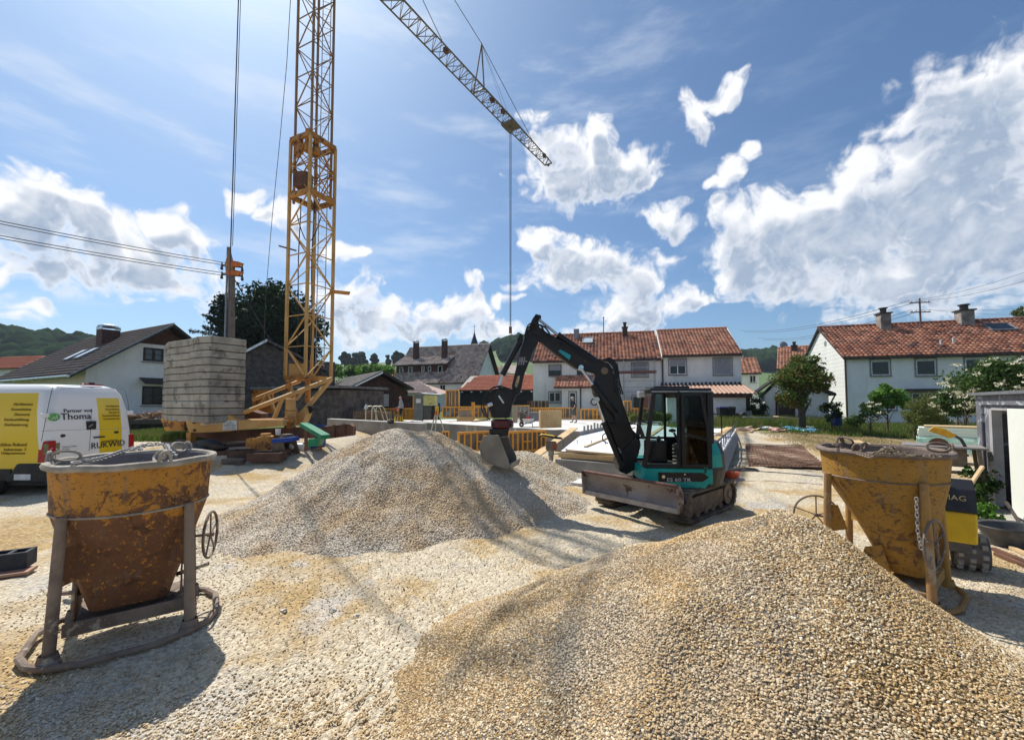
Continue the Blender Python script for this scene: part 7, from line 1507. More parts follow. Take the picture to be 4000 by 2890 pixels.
mb = MB(); mb.bb(-.04, .04, -.04, .04, 0, .3); me = mb.mesh('edge_post', [M_CONS])
for k in range(16): q = V((3.5, 19.9, .6)).lerp(V((7.6, 28, .6)), k / 15) - SLB.location; inst('edge_post', me, SLB, q + V((0, 0, .2)), (0, 0, rnd.uniform(0, .5)), (1, 1, rnd.uniform(.5, 1.2)))
def bar(name, a, b, w, h, mat, label, cat, up=V((0, 0, 1))): mb = MB(); mb.beam(a, b, w, h, up=up); return solo(name, mb, mat, label, cat)
M_LOWSIDE = pm('grey_membrane', (.13, .13, .135), (.2, .2, .2), 1.2, .6, bump=.2)
n1_ = V((-.53, -.85, 0)); n2_ = V((.865, -.5, 0))
mb = MB(); mb.prism([V((1.55, 13.52, .40)) + n1_ * .03, V((5.6, 10.98, .40)) + n1_ * .03, V((5.6, 10.98, .56)) + n1_ * .03, V((1.55, 13.52, .56)) + n1_ * .03], n1_ * .04); part('edge_board', mb, M_PLY, LOW)
mb = MB(); mb.prism([V((1.5, 13.5, -.05)) + n1_ * .08, V((5.6, 10.9, -.05)) + n1_ * .08, V((5.6, 10.9, .36)) + n1_ * .08, V((1.5, 13.5, .36)) + n1_ * .08], n1_ * .12); part('footing_edge', mb, M_CONS, LOW)
mb = MB(); mb.prism([V((5.5, 11.1, .62)) + n2_ * .02, V((17.2, 31, .62)) + n2_ * .02, V((17.2, 31, .4)) + n2_ * .22, V((5.5, 11.1, .36)) + n2_ * .22], n2_ * .03); part('membrane_flap', mb, M_LOWSIDE, LOW)
for a, b in (((2285, 1745), (2480, 1668)), ((2212, 1758), (2440, 1778))):
    bar('batten', G(*a, .63), G(*b, .63), .09, .05, M_TIM, ['long thin brown batten lying across the white foil slab', 'timber batten along the front edge of the white foil slab'][a[0] < 2250], 'batten')
bar('plank', G(2775, 1725, .66), G(2850, 1668, .66), .35, .04, M_PLY, 'wide tan plank on the white slab beyond the excavator cab', 'plank'); bar('plank', G(2540, 1700, .64), G(2600, 1660, .64), .2, .03, M_TIM, 'short plank on white slab seen through the cab', 'plank')
bar('plank', P(2242, 1672, 19.5), P(2062, 1801, 15.0), .38, .045, M_TIM, 'long pale plank ramp leading from the slab down to the ground', 'plank')
for k in range(5): bar('rebar_pin', G(2200 + k * 55, 1790 + k * 3, .0), G(2200 + k * 55, 1790 + k * 3, .0) + V((0, 0, .75)), .025, .025, M_REBG, ['first', 'second', 'third', 'fourth', 'fifth'][k] + ' thin upright steel pin from left before the white slab edge', 'pin')
for k in range(5): bar('styrofoam_strip', G(2470 + k * 70, 1646 + (k % 2) * 3, .68), G(2530 + k * 70, 1647 + (k % 2) * 3, .68), .5, .12, M_WFRAME, ['leftmost', 'second', 'middle', 'fourth', 'rightmost'][k] + ' white insulation strip along the far edge of the foil slab', 'insulation')
# formwork panels
def panel(Lp, Hp, label, green=False):
    r = thing('formwork', (0, 0, 0), label, 'formwork panel', 'orange formwork panels on and around the slab'); mb = MB(); t = .09; mm = M_FORM
    for a in ((0, Lp, 0, t, 0, .07), (0, Lp, 0, t, Hp - .09, Hp), (0, .07, 0, t, .07, Hp - .09), (Lp - .07, Lp, 0, t, .07, Hp - .09)): mb.bb(*a)
    part('frame', mb, mm, r, world=False); n = int(Lp / .3); me = (lambda m2: (m2.bb(-.03, .03, .005, t - .01, .07, Hp - .09), m2.mesh('rib', [mm]))[1])(MB())
    for k in range(1, n): inst('rib', me, r, (Lp * k / n, 0, 0))
    mb = MB(); mb.bb(Lp * .4, Lp * .6, .0, t, Hp * .45, Hp * .52); part('cross_rib', mb, mm, r, world=False)
    mb = MB(); mb.bb(.01, Lp - .01, t + .001, t + .02, .01, Hp - .01); part('ply_sheet', mb, M_FPLY, r, world=False); return r
PA = panel(2.4, .85, 'x'); first = [True]
def put_panel(px, py, z, ang, label, Y=None, sc=1, src=None):
    q = G(px, py, z) if Y is None else P(px, py, Y); src = src or PA
    if src is PA and first[0]: first[0] = False; src.location = (q.x, q.y, q.z); src.rotation_euler = (0, 0, R(ang)); src['label'] = label; o = src
    else: o = twin(src, (q.x, q.y, q.z), label, R(ang))
    if sc != 1: o.scale = (sc, 1, 1)
    return o
W8 = ['first', 'second', 'third', 'fourth', 'fifth', 'sixth']
for k in range(3): put_panel(1492 + k * 44, 1640, 0, -3, W8[k] + ' orange formwork panel from left behind the man in the grey shirt', Y=29.5)
for k in range(2): put_panel(1727 + k * 62, 1632, 0, 2, W8[k] + ' orange formwork panel standing right of the yellow survey tripod', Y=30.5)
for k in range(3): put_panel(2030 + k * 52, 1634, 0, -2, W8[k] + ' panel in the row behind the grid box and tan board stack', Y=32)
for k in range(4): put_panel(2268 + k * 50, 1640 - k, 0, -2, W8[k] + ' panel in the orange row right of the worker in the dark shirt', Y=31)
put_panel(1790, 1768, 0, 32, 'orange formwork panel standing in the pit left of the excavator bucket', Y=17.2); put_panel(1985, 1770, 0, 34, 'orange formwork panel in the pit half hidden by the excavator bucket', Y=16.2, sc=.8)
TP = panel(.6, 1.3, 'x'); TP.location = P(1740, 1590, 30.7); TP['label'] = 'narrow upright orange panel left of two above the formwork row by the dark garage'
for px, py, Y, lab in ((1762, 1590, 30.6, 'narrow upright orange panel right of two above the row by the dark garage'), (2436, 1634, 30.0, 'narrow upright orange panel at the right end of the far formwork row'), (1612, 1610, 31.5, 'narrow upright orange panel just left of the grey switch cabinet'), (1726, 1735, 17.5, 'narrow orange panel end at the left of the pit behind the heap'), (1893, 1752, 17.2, 'narrow orange panel end left of the excavator bucket')):
    o = twin(TP, P(px, py, Y), lab)
    if Y < 20: o.scale = (.5, 1, .42)
# green backed row
r = thing('formwork_row', P(1855, 1630, 31.5), 'run of pale green ribbed formwork seen from behind the slab', 'formwork'); M_GRIB = pm('pale_green_rib', (.34, .38, .24), (.22, .26, .15), 3)
mb = MB(); mb.bb(0, 4.2, .05, .09, 0, .85); part('sheet', mb, M_FPLY, r, world=False); me = (lambda m2: (m2.bb(-.05, .05, 0, .05, 0, .85), m2.mesh('rib', [M_GRIB]))[1])(MB())
for k in range(14): inst('rib', me, r, (.1 + k * .31, -.05, 0))
mb = MB(); mb.bb(0, 4.2, -.02, .12, .85, .93); part('top_rail', mb, M_FORM, r, world=False)
# loose shuttering elements on the slab
r = thing('shuttering_element', P(1788, 1646, 24.5), 'tipped orange and tan shuttering element on the slab', 'formwork');
mb = MB(); mb.box((.45, 0, .15), (.95, .5, .28)); part('block', mb, M_PLY, r, world=False); mb = MB(); mb.box((.45, -.05, .5), (.8, .06, .42), rot=Matrix.Rotation(-.2, 3, 'X')); part('sheet', mb, pm('worn_tan_ply', (.42, .32, .22), (.33, .25, .18), 2), r, world=False)
mb = MB(); mb.bb(.82, 1.0, -.1, .25, .1, 1.15); part('upright', mb, M_FORM, r, world=False); mb = MB(); mb.bb(.05, .85, -.1, .15, .68, .76); part('top_rail', mb, M_FORM, r, world=False)
bar('shuttering_beam', G(1850, 1646, .83), G(1900, 1640, .83), .35, .18, M_PLY, 'short orange shuttering beam lying on the slab left of the tiltrotator', 'beam')
mb = MB(); a = P(2111, 1674, 20.2); n = 9
r = thing('board_stack', a, 'upright stack of tan three ply shuttering boards on the slab edge', 'boards')
for k in range(n): m2 = MB(); m2.prism([(0, 0, .015 + k * .098), (1.12, .62, .015 + k * .098), (1.05, .85, .015 + k * .098), (-.06, .2, .015 + k * .098)], (0, 0, .09)); part('board', m2, M_PLY, r, world=False)
bar('plank', P(2012, 1652, 22.5), P(2013, 1582, 22.5), .26, .05, pm('weathered_plank', (.42, .34, .25), (.34, .27, .2)), 'single upright plank on the slab beside the tiltrotator', 'plank', up=V((0, 1, 0)))
r = thing('wire_basket', P(2024, 1652, 23), 'wire mesh crate filled with dark scaffold clamps on the slab', 'crate'); mb = MB()
for i in range(7):
    for y_ in (0, .5): mb.tube((i * .1, y_, 0), (i * .1, y_, .85), .008, n=4);
for i in range(8):
    for y_ in (0, .5): mb.tube((0, y_, i * .12), (.6, y_, i * .12), .008, n=4)
part('mesh', mb, M_ZINC, r, world=False, kind='stuff'); mb = MB()
for k in range(40): mb.box((rnd.uniform(.06, .54), rnd.uniform(.06, .44), rnd.uniform(.05, .7)), (.14, .07, .06), rot=Matrix.Rotation(rnd.uniform(0, 3), 3, (rnd.random(), rnd.random(), 1)))
part('clamps', mb, M_REB, r, world=False, kind='stuff')
r = thing('insulation_stack', P(2066, 1646, 23), 'stack of grey insulation sheets left of the tan boards', 'insulation')
for k in range(6): m2 = MB(); m2.box((.32, .3, .04 + k * .085), (.66 + rnd.uniform(-.03, .03), .6, .08), rot=rnd.uniform(-.04, .04)); part('sheet', m2, pm('grey_foam', (.24, .25, .26)), r, world=False)
# wheelbarrow
r = thing('wheelbarrow', G(2064, 1668, .81), 'white wheelbarrow with a red can in front of the tan boards', 'wheelbarrow'); mb = MB(); mb.lathe([(.16, .22), (.34, .46), (.36, .47), (.17, .20)], (0, 0, 0), 16, sy=.7); part('tray', mb, M_WFRAME, r, smooth=True, world=False)
mb = MB(); mb.lathe([(.04, -.04), (.14, -.03), (.14, .03), (.04, .04)], (-.38, 0, .14), 14, M=Matrix.Rotation(R(90), 3, 'X')); part('wheel', mb, M_BLACK, r, world=False)
for s_ in (-.2, .2): mb = MB(); mb.path([(-.38, s_ * .3, .14), (.1, s_, .24), (.6, s_ * 1.3, .42)], .018, 6); mb.tube((.2, s_, .27), (.25, s_, 0), .015); part('handle', mb, M_ZINC, r, world=False)
mb = MB(); mb.tube((0, 0, .35), (0, 0, .58), .11, .10, 12); solo('can', mb, pm('red_can', (.5, .03, .03)), 'small red can standing in the white wheelbarrow', 'can').location = V(r.location) + V((0, 0, .35))
# plate rammer
q = G(2153, 1816, .02); r = thing('rammer', q, 'vibratory rammer with yellow top handle standing before the plank', 'rammer'); M_YEL = pm('machine_yellow', (.75, .50, .02), (.66, .42, .02), 3, .4, bump=.02)
mb = MB(); mb.box((0, 0, .03), (.42, .30, .05), rot=.3); part('foot_plate', mb, M_ZINC, r, world=False, bevel=.01)
mb = MB(); mb.lathe([(.085, .05), (.07, .2), (.09, .22), (.075, .3), (.10, .33), (.10, .5), (.13, .52)], (0, 0, 0), 14); part('bellows', mb, pm('grey_bellows', (.3, .3, .29)), r, smooth=True, world=False)
mb = MB(); mb.box((0, 0, .66), (.36, .30, .3)); part('engine', mb, M_DUST, r, world=False, bevel=.03); mb = MB(); mb.box((.12, -.1, .66), (.14, .14, .2)); part('engine_cover', mb, pm('dull_red', (.35, .07, .04)), r, world=False, bevel=.02)
mb = MB(); mb.path([(-.42, -.12, 1.0), (-.30, -.17, 1.04), (.1, -.17, .95), (.36, -.1, .92), (.36, .12, .92), (.1, .17, .95), (-.30, .17, 1.04), (-.42, .12, 1.0)], .032, 8, closed=True); part('handle', mb, M_DBLK, r, smooth=True, world=False); mb = MB(); mb.box((-.12, 0, 1.0), (.5, .26, .1), rot=Matrix.Rotation(.15, 3, 'Y')); part('fuel_tank', mb, M_YEL, r, world=False, bevel=.04)
# switch cabinet and distribution box
r = thing('switch_cabinet', G(1618, 1645, .82) if False else P(1617, 1645, 26), 'grey site power cabinet with cream box coloured as if lit yellow and open lower door', 'cabinet'); M_CABG = pm('cabinet_grey', (.17, .19, .19), (.13, .145, .145), 2, .5)
mb = MB(); mb.bb(0, .56, 0, .4, .05, 1.72); part('housing', mb, M_CABG, r, world=False, bevel=.01); mb = MB(); mb.bb(.12, .42, -.02, 0, 1.15, 1.42); part('label_plate', mb, M_WFRAME, r, world=False)
mb = MB(); mb.bb(.58, 1.36, .02, .5, .1, .98); part('lower_box', mb, pm('cabinet_dark', (.10, .105, .10)), r, world=False); mb = MB(); mb.bb(1.1, 1.34, -.01, .02, .12, .96); part('open_front', mb, M_BLACK, r, world=False)
mb = MB(); mb.bb(.58, 1.36, .0, .5, 1.0, 1.62); part('yellow_box', mb, pm('pale_yellow', (.62, .62, .26), rough=.5), r, world=False, bevel=.01); mb = MB(); mb.prism([(.5, -.4, 1.74), (1.75, -.3, 1.66), (1.75, .5, 1.7), (.5, .5, 1.78)], (0, 0, .03)); part('canopy', mb, M_WFRAME, r, world=False); mb = MB(); mb.bb(.95, 1.15, -.015, 0, 1.1, 1.14); part('latch', mb, M_BLACK, r, world=False)  # yellow light on the cream box is put into its colour
for x_ in (.05, .5): mb = MB(); mb.beam((x_, .1, .1), (x_ - .15 if x_ < .2 else x_ + .1, -.3, 0), .04); part('leg', mb, M_ZINC, r, world=False)
# survey tripod
q = P(1706, 1682, 21); r = thing('survey_tripod', q, 'survey tripod with pale legs and yellow laser level on the slab', 'tripod');
for k in range(3): t = k * 2.1 + .5; mb = MB(); mb.beam((.38 * math.cos(t), .38 * math.sin(t), 0), (.05 * math.cos(t), .05 * math.sin(t), 1.0), .06, .035); part('leg', mb, pm('pale_leg', (.6, .56, .5)), r, world=False); mb = MB(); mb.beam((.12 * math.cos(t), .12 * math.sin(t), .8), (.06 * math.cos(t), .06 * math.sin(t), 1.0), .07, .045); part('orange_sleeve', mb, pm('signal_orange', (.7, .15, .03)), r, world=False)
mb = MB(); mb.tube((0, 0, 1.0), (0, 0, 1.06), .10, n=12); mb.box((0, 0, 1.15), (.17, .15, .18)); part('laser_head', mb, M_YEL, r, world=False, bevel=.015)
# small things on the slab
mb = MB(); mb.lathe([(.02, 0), (.13, 0), (.17, .28), (.16, .28), (.12, .02)], (0, 0, 0), 16); o = solo('bucket', mb, M_CABG, 'small grey mortar bucket standing on the slab below the dark garage', 'bucket', loc=(0, 0, 0)); o.location = P(1750, 1624, 29)
for k, x in enumerate((1428, 1452, 1468)):
    q = P(x, 1648, 24.5); mb = MB(); mb.path([q, q + V((0, 0, .75)), q + V((.08, 0, .92)), q + V((.35, 0, .95)), q + V((.5, 0, .8)), q + V((.8, -.1, 0))], .03, 6); solo('pipe_bow', mb, pm('pale_yellow_pipe', (.68, .64, .48), rough=.5), ['leftmost', 'middle', 'rightmost'][k] + ' pale bent pipe leaning on the rebar crates left of the bald man', 'pipe', smooth=True)
q = P(1430, 1597, 24.5); mb = MB(); mb.lathe([(.13, 0), (.09, .14), (.02, .28)], q, 10, cap0=True, cap1=True); solo('lamp_hood', mb, M_WFRAME, 'white conical hood on top of the leftmost bent pipe', 'lamp hood')
for k, (px, wd, ht) in enumerate(((1375, 100, 42), (1480, 40, 36))):
    q = P(px, 1642, 26.5); r = thing('rebar_crate', q, ['wide rusty mesh crate of pale props behind the concrete wall', 'narrow rusty mesh crate between bent pipes and formwork row'][k], 'crate'); L_ = wd * 26.5 / 1600; H_ = ht * 26.5 / 1600
    mb = MB()
    for i in range(int(L_ / .12) + 1): mb.tube((i * .12, 0, 0), (i * .12, 0, H_), .012, n=4)
    for i in range(5): mb.tube((0, 0, H_ * i / 4), (L_, 0, H_ * i / 4), .012, n=4)
    part('mesh', mb, M_REB, r, world=False, kind='stuff'); mb = MB(); mb.bb(.03, L_ - .03, .08, .7, .02, H_ * .85); part('contents', mb, pm('stacked_props', (.38, .30, .2), (.24, .17, .11), 6, .9, bump=.4), r, world=False)
r = thing('sawhorse', P(1557, 1660, 20.5), 'low yellow trestle below the man in the grey shirt', 'trestle')
for a, b in ((-.16, -.22), (-.05, -.08), (.08, .12), (.17, .24)): mb = MB(); mb.beam((a, 0, .42), (b, -.05, 0), .05); part('leg', mb, M_YEL, r, world=False)
mb = MB(); mb.bb(-.2, .2, -.08, .08, .42, .48); part('top_bar', mb, M_DUST, r, world=False)
mb = MB(); q = P(1525, 1650, 20); mb.ico(q + V((0, 0, .05)), .16, 2, .4, 3, (1.2, 1, .7)); solo('tool_bag', mb, M_BLACK, 'small dark tool bag on the concrete wall end', 'bag', smooth=True)
# ------------------------------------------------------------------ people
def person(loc, rz, label, joints, clothes, hair=None, cap=None, bald=False, skin=(.55, .34, .25)):
    r = thing('person', loc, label, 'person', rz=rz); ms = pm('skin_%.2f' % skin[0], skin, tuple(x * .85 for x in skin), 4, .6, bump=0)
    me = bpy.data.meshes.new('body'); ks = list(joints); vs = [joints[k][0] for k in ks]; E = [('pelvis', 'chest'), ('chest', 'neck'), ('neck', 'head'), ('head', 'crown')] + [(a + s, b + s) for s in 'LR' for a, b in (('hip', 'knee'), ('knee', 'ankle'), ('ankle', 'toe'), ('shoulder', 'elbow'), ('elbow', 'wrist'), ('wrist', 'hand'), ('hand', 'finger'))] + [('pelvis', 'hipL'), ('pelvis', 'hipR'), ('chest', 'shoulderL'), ('chest', 'shoulderR')] + [('wrist' + s, 'thumb' + s) for s in 'LR']
    me.from_pydata(vs, [(ks.index(a), ks.index(b)) for a, b in E], []); o = bpy.data.objects.new('body', me); link(o, r); me.materials.append(ms)
    for k_, mt in enumerate(clothes): me.materials.append(mt[0])
    sk_ = o.modifiers.new('skin', 'SKIN');
    for i, k in enumerate(ks): me.skin_vertices[0].data[i].radius = (joints[k][1], joints[k][1] * (joints[k][2] if len(joints[k]) > 2 else 1));
    me.skin_vertices[0].data[ks.index('pelvis')].use_root = True
    sb = o.modifiers.new('sub', 'SUBSURF'); sb.levels = 2; sb.render_levels = 2
    bpy.context.view_layer.update(); dg_ = bpy.context.evaluated_depsgraph_get(); m2 = bpy.data.meshes.new_from_object(o.evaluated_get(dg_)); o.modifiers.clear(); o.data = m2
    for p in m2.polygons:
        c = p.center; p.use_smooth = True; idx = 0
        for k_, mt in enumerate(clothes):
            if mt[1](c): idx = k_ + 1; break
        p.material_index = idx
    hd = V(joints['head'][0])
    mb = MB(); mb.ico(hd + V((-.095, 0, .0)), .022, 1, sc=(1.2, .7, 1)); part('nose', mb, ms, r, world=False, smooth=True)
    for s_ in (-1, 1): mb = MB(); mb.ico(hd + V((-.082, s_ * .032, .03)), .011); part('eye', mb, M_BLACK, r, world=False); mb = MB(); mb.ico(hd + V((0, s_ * .082, .0)), .026, sc=(.8, .4, 1.2)); part('ear', mb, ms, r, world=False, smooth=True)
    mb = MB(); mb.box(hd + V((-.085, 0, -.045)), (.012, .05, .010)); part('mouth', mb, pm('lips', (.35, .14, .12)), r, world=False)
    if cap: mb = MB(); mb.lathe([(.10, .03), (.10, .07), (.07, .12), (.01, .135)], hd + V((0, 0, .02)), 14, sx=1.08, sy=.95, cap1=True); mb.box(hd + V((-.13, 0, .055)), (.11, .13, .015)); part('cap', mb, cap, r, world=False, smooth=True)
    if hair: mb = MB(); mb.lathe([(.088, -.03), (.098, .04), (.08, .10), (.02, .125)], hd + V((.012, 0, .01)), 14, cap1=True); part('hair', mb, hair, r, world=False, smooth=True)
    return r
def J(lean=.0, stepf=.1, armL=((-.05, .24, 1.12), (-.28, .2, .98)), armR=((.04, -.25, 1.1), (-.14, -.27, .88)), belly=.15):
    j = {'pelvis': ((0, 0, .93), belly * .95, 1.0), 'chest': ((-lean * .6, 0, 1.28), belly, 1.15), 'neck': ((-lean, 0, 1.47), .055), 'head': ((-lean * 1.3 - .02, 0, 1.60), .088, 1.0), 'crown': ((-lean * 1.3 - .02, 0, 1.70), .072)}
    for s, q in (('L', 1), ('R', -1)):
        f = stepf * q; j['hip' + s] = ((0, .10 * q, .86), .095); j['knee' + s] = ((-.05 - f * .5, .11 * q, .49), .066); j['ankle' + s] = ((.02 - f, .12 * q, .08), .044); j['toe' + s] = ((-.17 - f, .13 * q, .035), .038)
        e, w = (armL if q > 0 else armR); sh = V((-lean * .8, .19 * q, 1.40)); w = V(w); d = (w - V(e)).normalized()
        j['shoulder' + s] = (tuple(sh), .062); j['elbow' + s] = (tuple(e), .042); j['wrist' + s] = (tuple(w), .028); j['hand' + s] = (tuple(w + d * .07), .032); j['finger' + s] = (tuple(w + d * .15 + V((0, 0, -.02))), .014); j['thumb' + s] = (tuple(w + d * .05 + V((-.03, -.03 * q, .02))), .012)
    return j
M_TEE = pm('grey_tshirt', (.42, .44, .47), (.34, .36, .39), 6, .9, bump=.2); M_TROU = pm('dark_trousers', (.03, .03, .035), rough=.9); M_BOOT = pm('work_boot', (.05, .04, .035), rough=.8); M_DTEE = pm('black_tshirt', (.03, .03, .035), rough=.9); M_SHORT = pm('olive_shorts', (.09, .10, .08), rough=.9)
arm_up = lambda c: c.z > 1.12 and abs(c.y) > .2
W1 = person(P(1567, 1650, 26.8) , R(4), 'bald person in grey t-shirt and dark trousers holding a red tool beside the power cabinet', J(.04, .06, belly=.165), [(M_BOOT, lambda c: c.z < .13), (M_TROU, lambda c: c.z < .93 and abs(c.y) < .24), (M_TEE, lambda c: .93 <= c.z < 1.47 and (abs(c.y) < .24 or c.z > 1.18))], bald=True, skin=(.60, .36, .29))
q = W1.location; r = thing('power_tool', q + V((-.42, .1, .84)), 'red power tool held by the bald person in the grey shirt', 'tool'); mb = MB(); mb.box((0, 0, 0), (.26, .14, .16)); part('housing', mb, pm('tool_red', (.55, .04, .03)), r, world=False, bevel=.02); mb = MB(); mb.tube((-.1, 0, -.05), (-.3, 0, -.12), .025); part('nozzle', mb, M_BLACK, r, world=False); mb = MB(); mb.path([(.08, 0, .08), (.0, 0, .16), (-.08, 0, .08)], .015, 6); part('handle', mb, M_BLACK, r, world=False)
W2 = person(P(2244, 1652, 27.5), R(-12), 'person in black t-shirt, shorts and light cap walking on the slab by the tan boards', J(.08, .14, armL=((.02, .25, 1.12), (-.22, .22, .95)), armR=((.06, -.25, 1.12), (-.14, -.22, .90))), [(M_BOOT, lambda c: c.z < .14), (M_SHORT, lambda c: .52 < c.z < .95 and abs(c.y) < .24), (M_DTEE, lambda c: .95 <= c.z < 1.47 and (abs(c.y) < .24 or c.z > 1.22))], cap=pm('light_cap', (.5, .48, .45)), skin=(.5, .3, .22))
# ------------------------------------------------------------------ things round the crane base
def at(px, py, z=0):
    k = 0
    for _ in range(8): q = G(px, py, k); k = .5 * k + .5 * ground(q.x, q.y)
    return V((q.x, q.y, k + min(z, .05)))
def crate(px, py, L_, W_, H_, ang, mat, name, label, cat, z=.05, hollow=True):
    q = at(px, py, z); r = thing(name, q, label, cat, rz=R(ang)); t = .05
    for a in ((0, L_, 0, t, 0, H_), (0, L_, W_ - t, W_, 0, H_), (0, t, t, W_ - t, 0, H_), (L_ - t, L_, t, W_ - t, 0, H_)): mb = MB(); mb.bb(*a); part('side_board', mb, mat, r, world=False, bevel=.006)
    mb = MB(); mb.bb(t, L_ - t, t, W_ - t, 0, .04 if hollow else H_ * .8); part('floor_board', mb, mat, r, world=False); return r
M_BRW = pm('dark_red_brown_wood', (.11, .06, .045), (.07, .04, .03), 3, .8, bump=.3)
crate(885, 1800, 1.7, .6, .22, 8, M_BRW, 'timber_crate', 'long dark brown timber crate on gravel below the yellow gear housing', 'crate'); crate(960, 1803, 1.0, .5, .26, 5, M_BRW, 'timber_crate', 'shorter dark crate left of the old digging bucket', 'crate')
for k, (a, b, lab) in enumerate((((720, 1762), (985, 1742), 'long dark timber beam on gravel left of the crane feet'), ((740, 1785), (905, 1772), 'second dark timber beam in front of the long one'), ((872, 1806), (952, 1802), 'short pale timber block at the front of the crates'), ((690, 1728), (860, 1722), 'pale board lying behind the black tarpaulin'))):
    bar('timber_beam', at(*a, .10), at(*b, .10), .22, .14, M_BRW if k < 2 else M_GWOOD, lab, 'timber')
q = at(818, 1765, .05); mb = MB(); mb.ico(q + V((0, 0, .12)), .4, 3, .7, 4, (1.4, .8, .55)); solo('tarpaulin', mb, pm('black_tarpaulin', (.015, .016, .02), rough=.5, bump=.5, bscale=8), 'crumpled black tarpaulin behind the left skip rim', 'tarpaulin', smooth=True)
q = at(965, 1790, .28); mb = MB(); mb.ico(q + V((0, 0, .02)), .16, 2, .8, 9, (1.8, .8, .4)); solo('rag', mb, pm('pink_rag', (.45, .22, .24), (.3, .3, .38), 9), 'faded pink rag lying in the dark crate', 'rag', smooth=True)
# yellow gear housing on supports
q = at(1000, 1776) + V((0, 0, .16)); r = thing('gear_housing', q, 'yellow rusty gear housing with open square end before the carriage beam', 'machine part'); r.rotation_euler[2] = R(18); r.scale = (.78, .78, .85)
mb = MB(); mb.prism([(-.15, -.25, .0), (.45, -.25, -.10), (.62, -.25, .1), (.62, -.25, .45), (.4, -.25, .5), (.05, -.25, .42), (-.15, -.25, .3)], (0, .5, 0)); part('housing', mb, M_CY2, r, world=False, bevel=.02); mb = MB(); mb.tube((.35, 0, .42), (.35, 0, .56), .2, .2, 16); part('flange', mb, M_CY2, r, world=False)
mb = MB(); mb.bb(-.32, -.14, -.28, .28, .05, .38); part('open_box', mb, M_CY2, r, world=False, bevel=.01); mb = MB(); mb.bb(-.33, -.315, -.2, .2, .1, .32); part('opening', mb, M_BLACK, r, world=False)
for x_ in (.0, .4): mb = MB(); mb.bb(x_ - .12, x_ + .12, -.3, .3, -.24, -.08); part('support', mb, M_CY2, r, world=False)
# old narrow digging bucket
q = at(1118, 1786, .03); r = thing('digging_bucket', q, 'old brown digging bucket lying open on gravel beside the limestone heap', 'bucket', rz=R(-15)); pr_ = [(-.32, .0), (-.36, .25), (-.25, .55), (.0, .62), (.1, .5), (.28, .05), (.2, .0)]
for y_ in (-.3, .27): mb = MB(); mb.prism([(a, y_, b) for a, b in pr_], (0, .03, 0)); part('side_plate', mb, M_DUST, r, world=False)
mb = MB()
for k in (0, 1, 2, 3): a, b = pr_[k], pr_[k + 1]; mb.prism([(a[0], -.27, a[1]), (b[0], -.27, b[1]), (b[0] + .02, -.27, b[1] - .02), (a[0] + .03, -.27, a[1])], (0, .54, 0))
mb.bb(-.3, .22, -.27, .27, 0, .02); part('shell', mb, M_DUST, r, world=False); mb = MB(); mb.box((.0, 0, .64), (.25, .3, .1)); part('bracket', mb, M_DUST, r, world=False, bevel=.01)
mb = MB(); q = at(1158, 1765, .05); mb.tube(q + V((-.18, -.05, .13)), q + V((.22, .02, .13)), .14, .12, 16); mb.tube(q + V((.22, .02, .13)), q + V((.33, .04, .13)), .05, .06, 10); solo('canister', mb, M_WFRAME, 'white plastic canister lying on its side before the blue barrel', 'canister', smooth=True, bevel=.01)
mb = MB(); q = at(1168, 1762, 0.05) + V((.25, .8, 0)); mb.lathe([(.01, 0), (.25, 0), (.28, .05), (.28, .75), (.26, .78), (.24, .75), (.24, .1)], q, 20, cap0=True); solo('barrel', mb, pm('blue_plastic', (.01, .05, .30), rough=.4), 'open blue plastic barrel behind the white canister', 'barrel', smooth=True)
mb = MB(); mb.pxp([(1080, 1712), (1152, 1706), (1156, 1722), (1075, 1728)], 13.5, .5); solo('blue_sheet', mb, pm('blue_sheet_mat', (.01, .06, .35), rough=.5), 'blue plastic sheet under the carriage beam', 'sheet')
bar('green_beam', P(1188, 1658, 13.0), P(1272, 1706, 12.0), .26, .12, pm('green_paint', (.0, .22, .10), (.0, .15, .07), 2, .45), 'bright green steel beam sloping down behind the limestone heap', 'beam')
mb = MB(); mb.pxp([(1215, 1712), (1262, 1708), (1250, 1740), (1212, 1742)], 12.3, .35); solo('green_box', mb, MATS['green_paint'], 'low green steel box under the sloping green beam', 'box', bevel=.01)
for k, x in enumerate((1196, 1250)): bar('steel_post', P(x, 1760, 12.9), P(x - 1, 1672, 12.9), .08, .08, M_RUSTY, ['rusty upright post left of the green box', 'rusty upright post at the right end of the green beam'][k], 'post', up=V((0, 1, 0)))
mb = MB(); q = P(1086, 1700, 14.0); mb.lathe([(.07, 0), (.09, .22)], q, 12, cap0=True); solo('white_bucket', mb, M_WFRAME, 'small white pot hanging at the carriage beam', 'pot')
# block and tile at the left edge
q = at(30, 2250, .02); r = thing('hollow_block', q + V((0, 0, .05)), 'dark grey hollow concrete block on the ground at the left edge', 'block', rz=R(28)); mb = MB(); L_ = .36; W_ = .24; H_ = .2
for a in ((0, L_, 0, .04, 0, H_), (0, L_, W_ - .04, W_, 0, H_), (0, .04, .04, W_ - .04, 0, H_), (L_ - .04, L_, .04, W_ - .04, 0, H_), (L_ / 2 - .02, L_ / 2 + .02, .04, W_ - .04, 0, H_)): mb.bb(*[v - (.2 if i < 2 else 0) for i, v in enumerate(a)])
part('block_body', mb, pm('dark_block', (.045, .048, .055), rough=.9, bump=.3), r, world=False)
mb = MB(); mb.box(q + V((.0, -.04, .03)), (.5, .24, .035), rot=R(28)); solo('clay_tile', mb, pm('clay_tile', (.42, .17, .10), (.3, .2, .14), 5), 'reddish clay tile lying under the dark hollow block', 'tile')
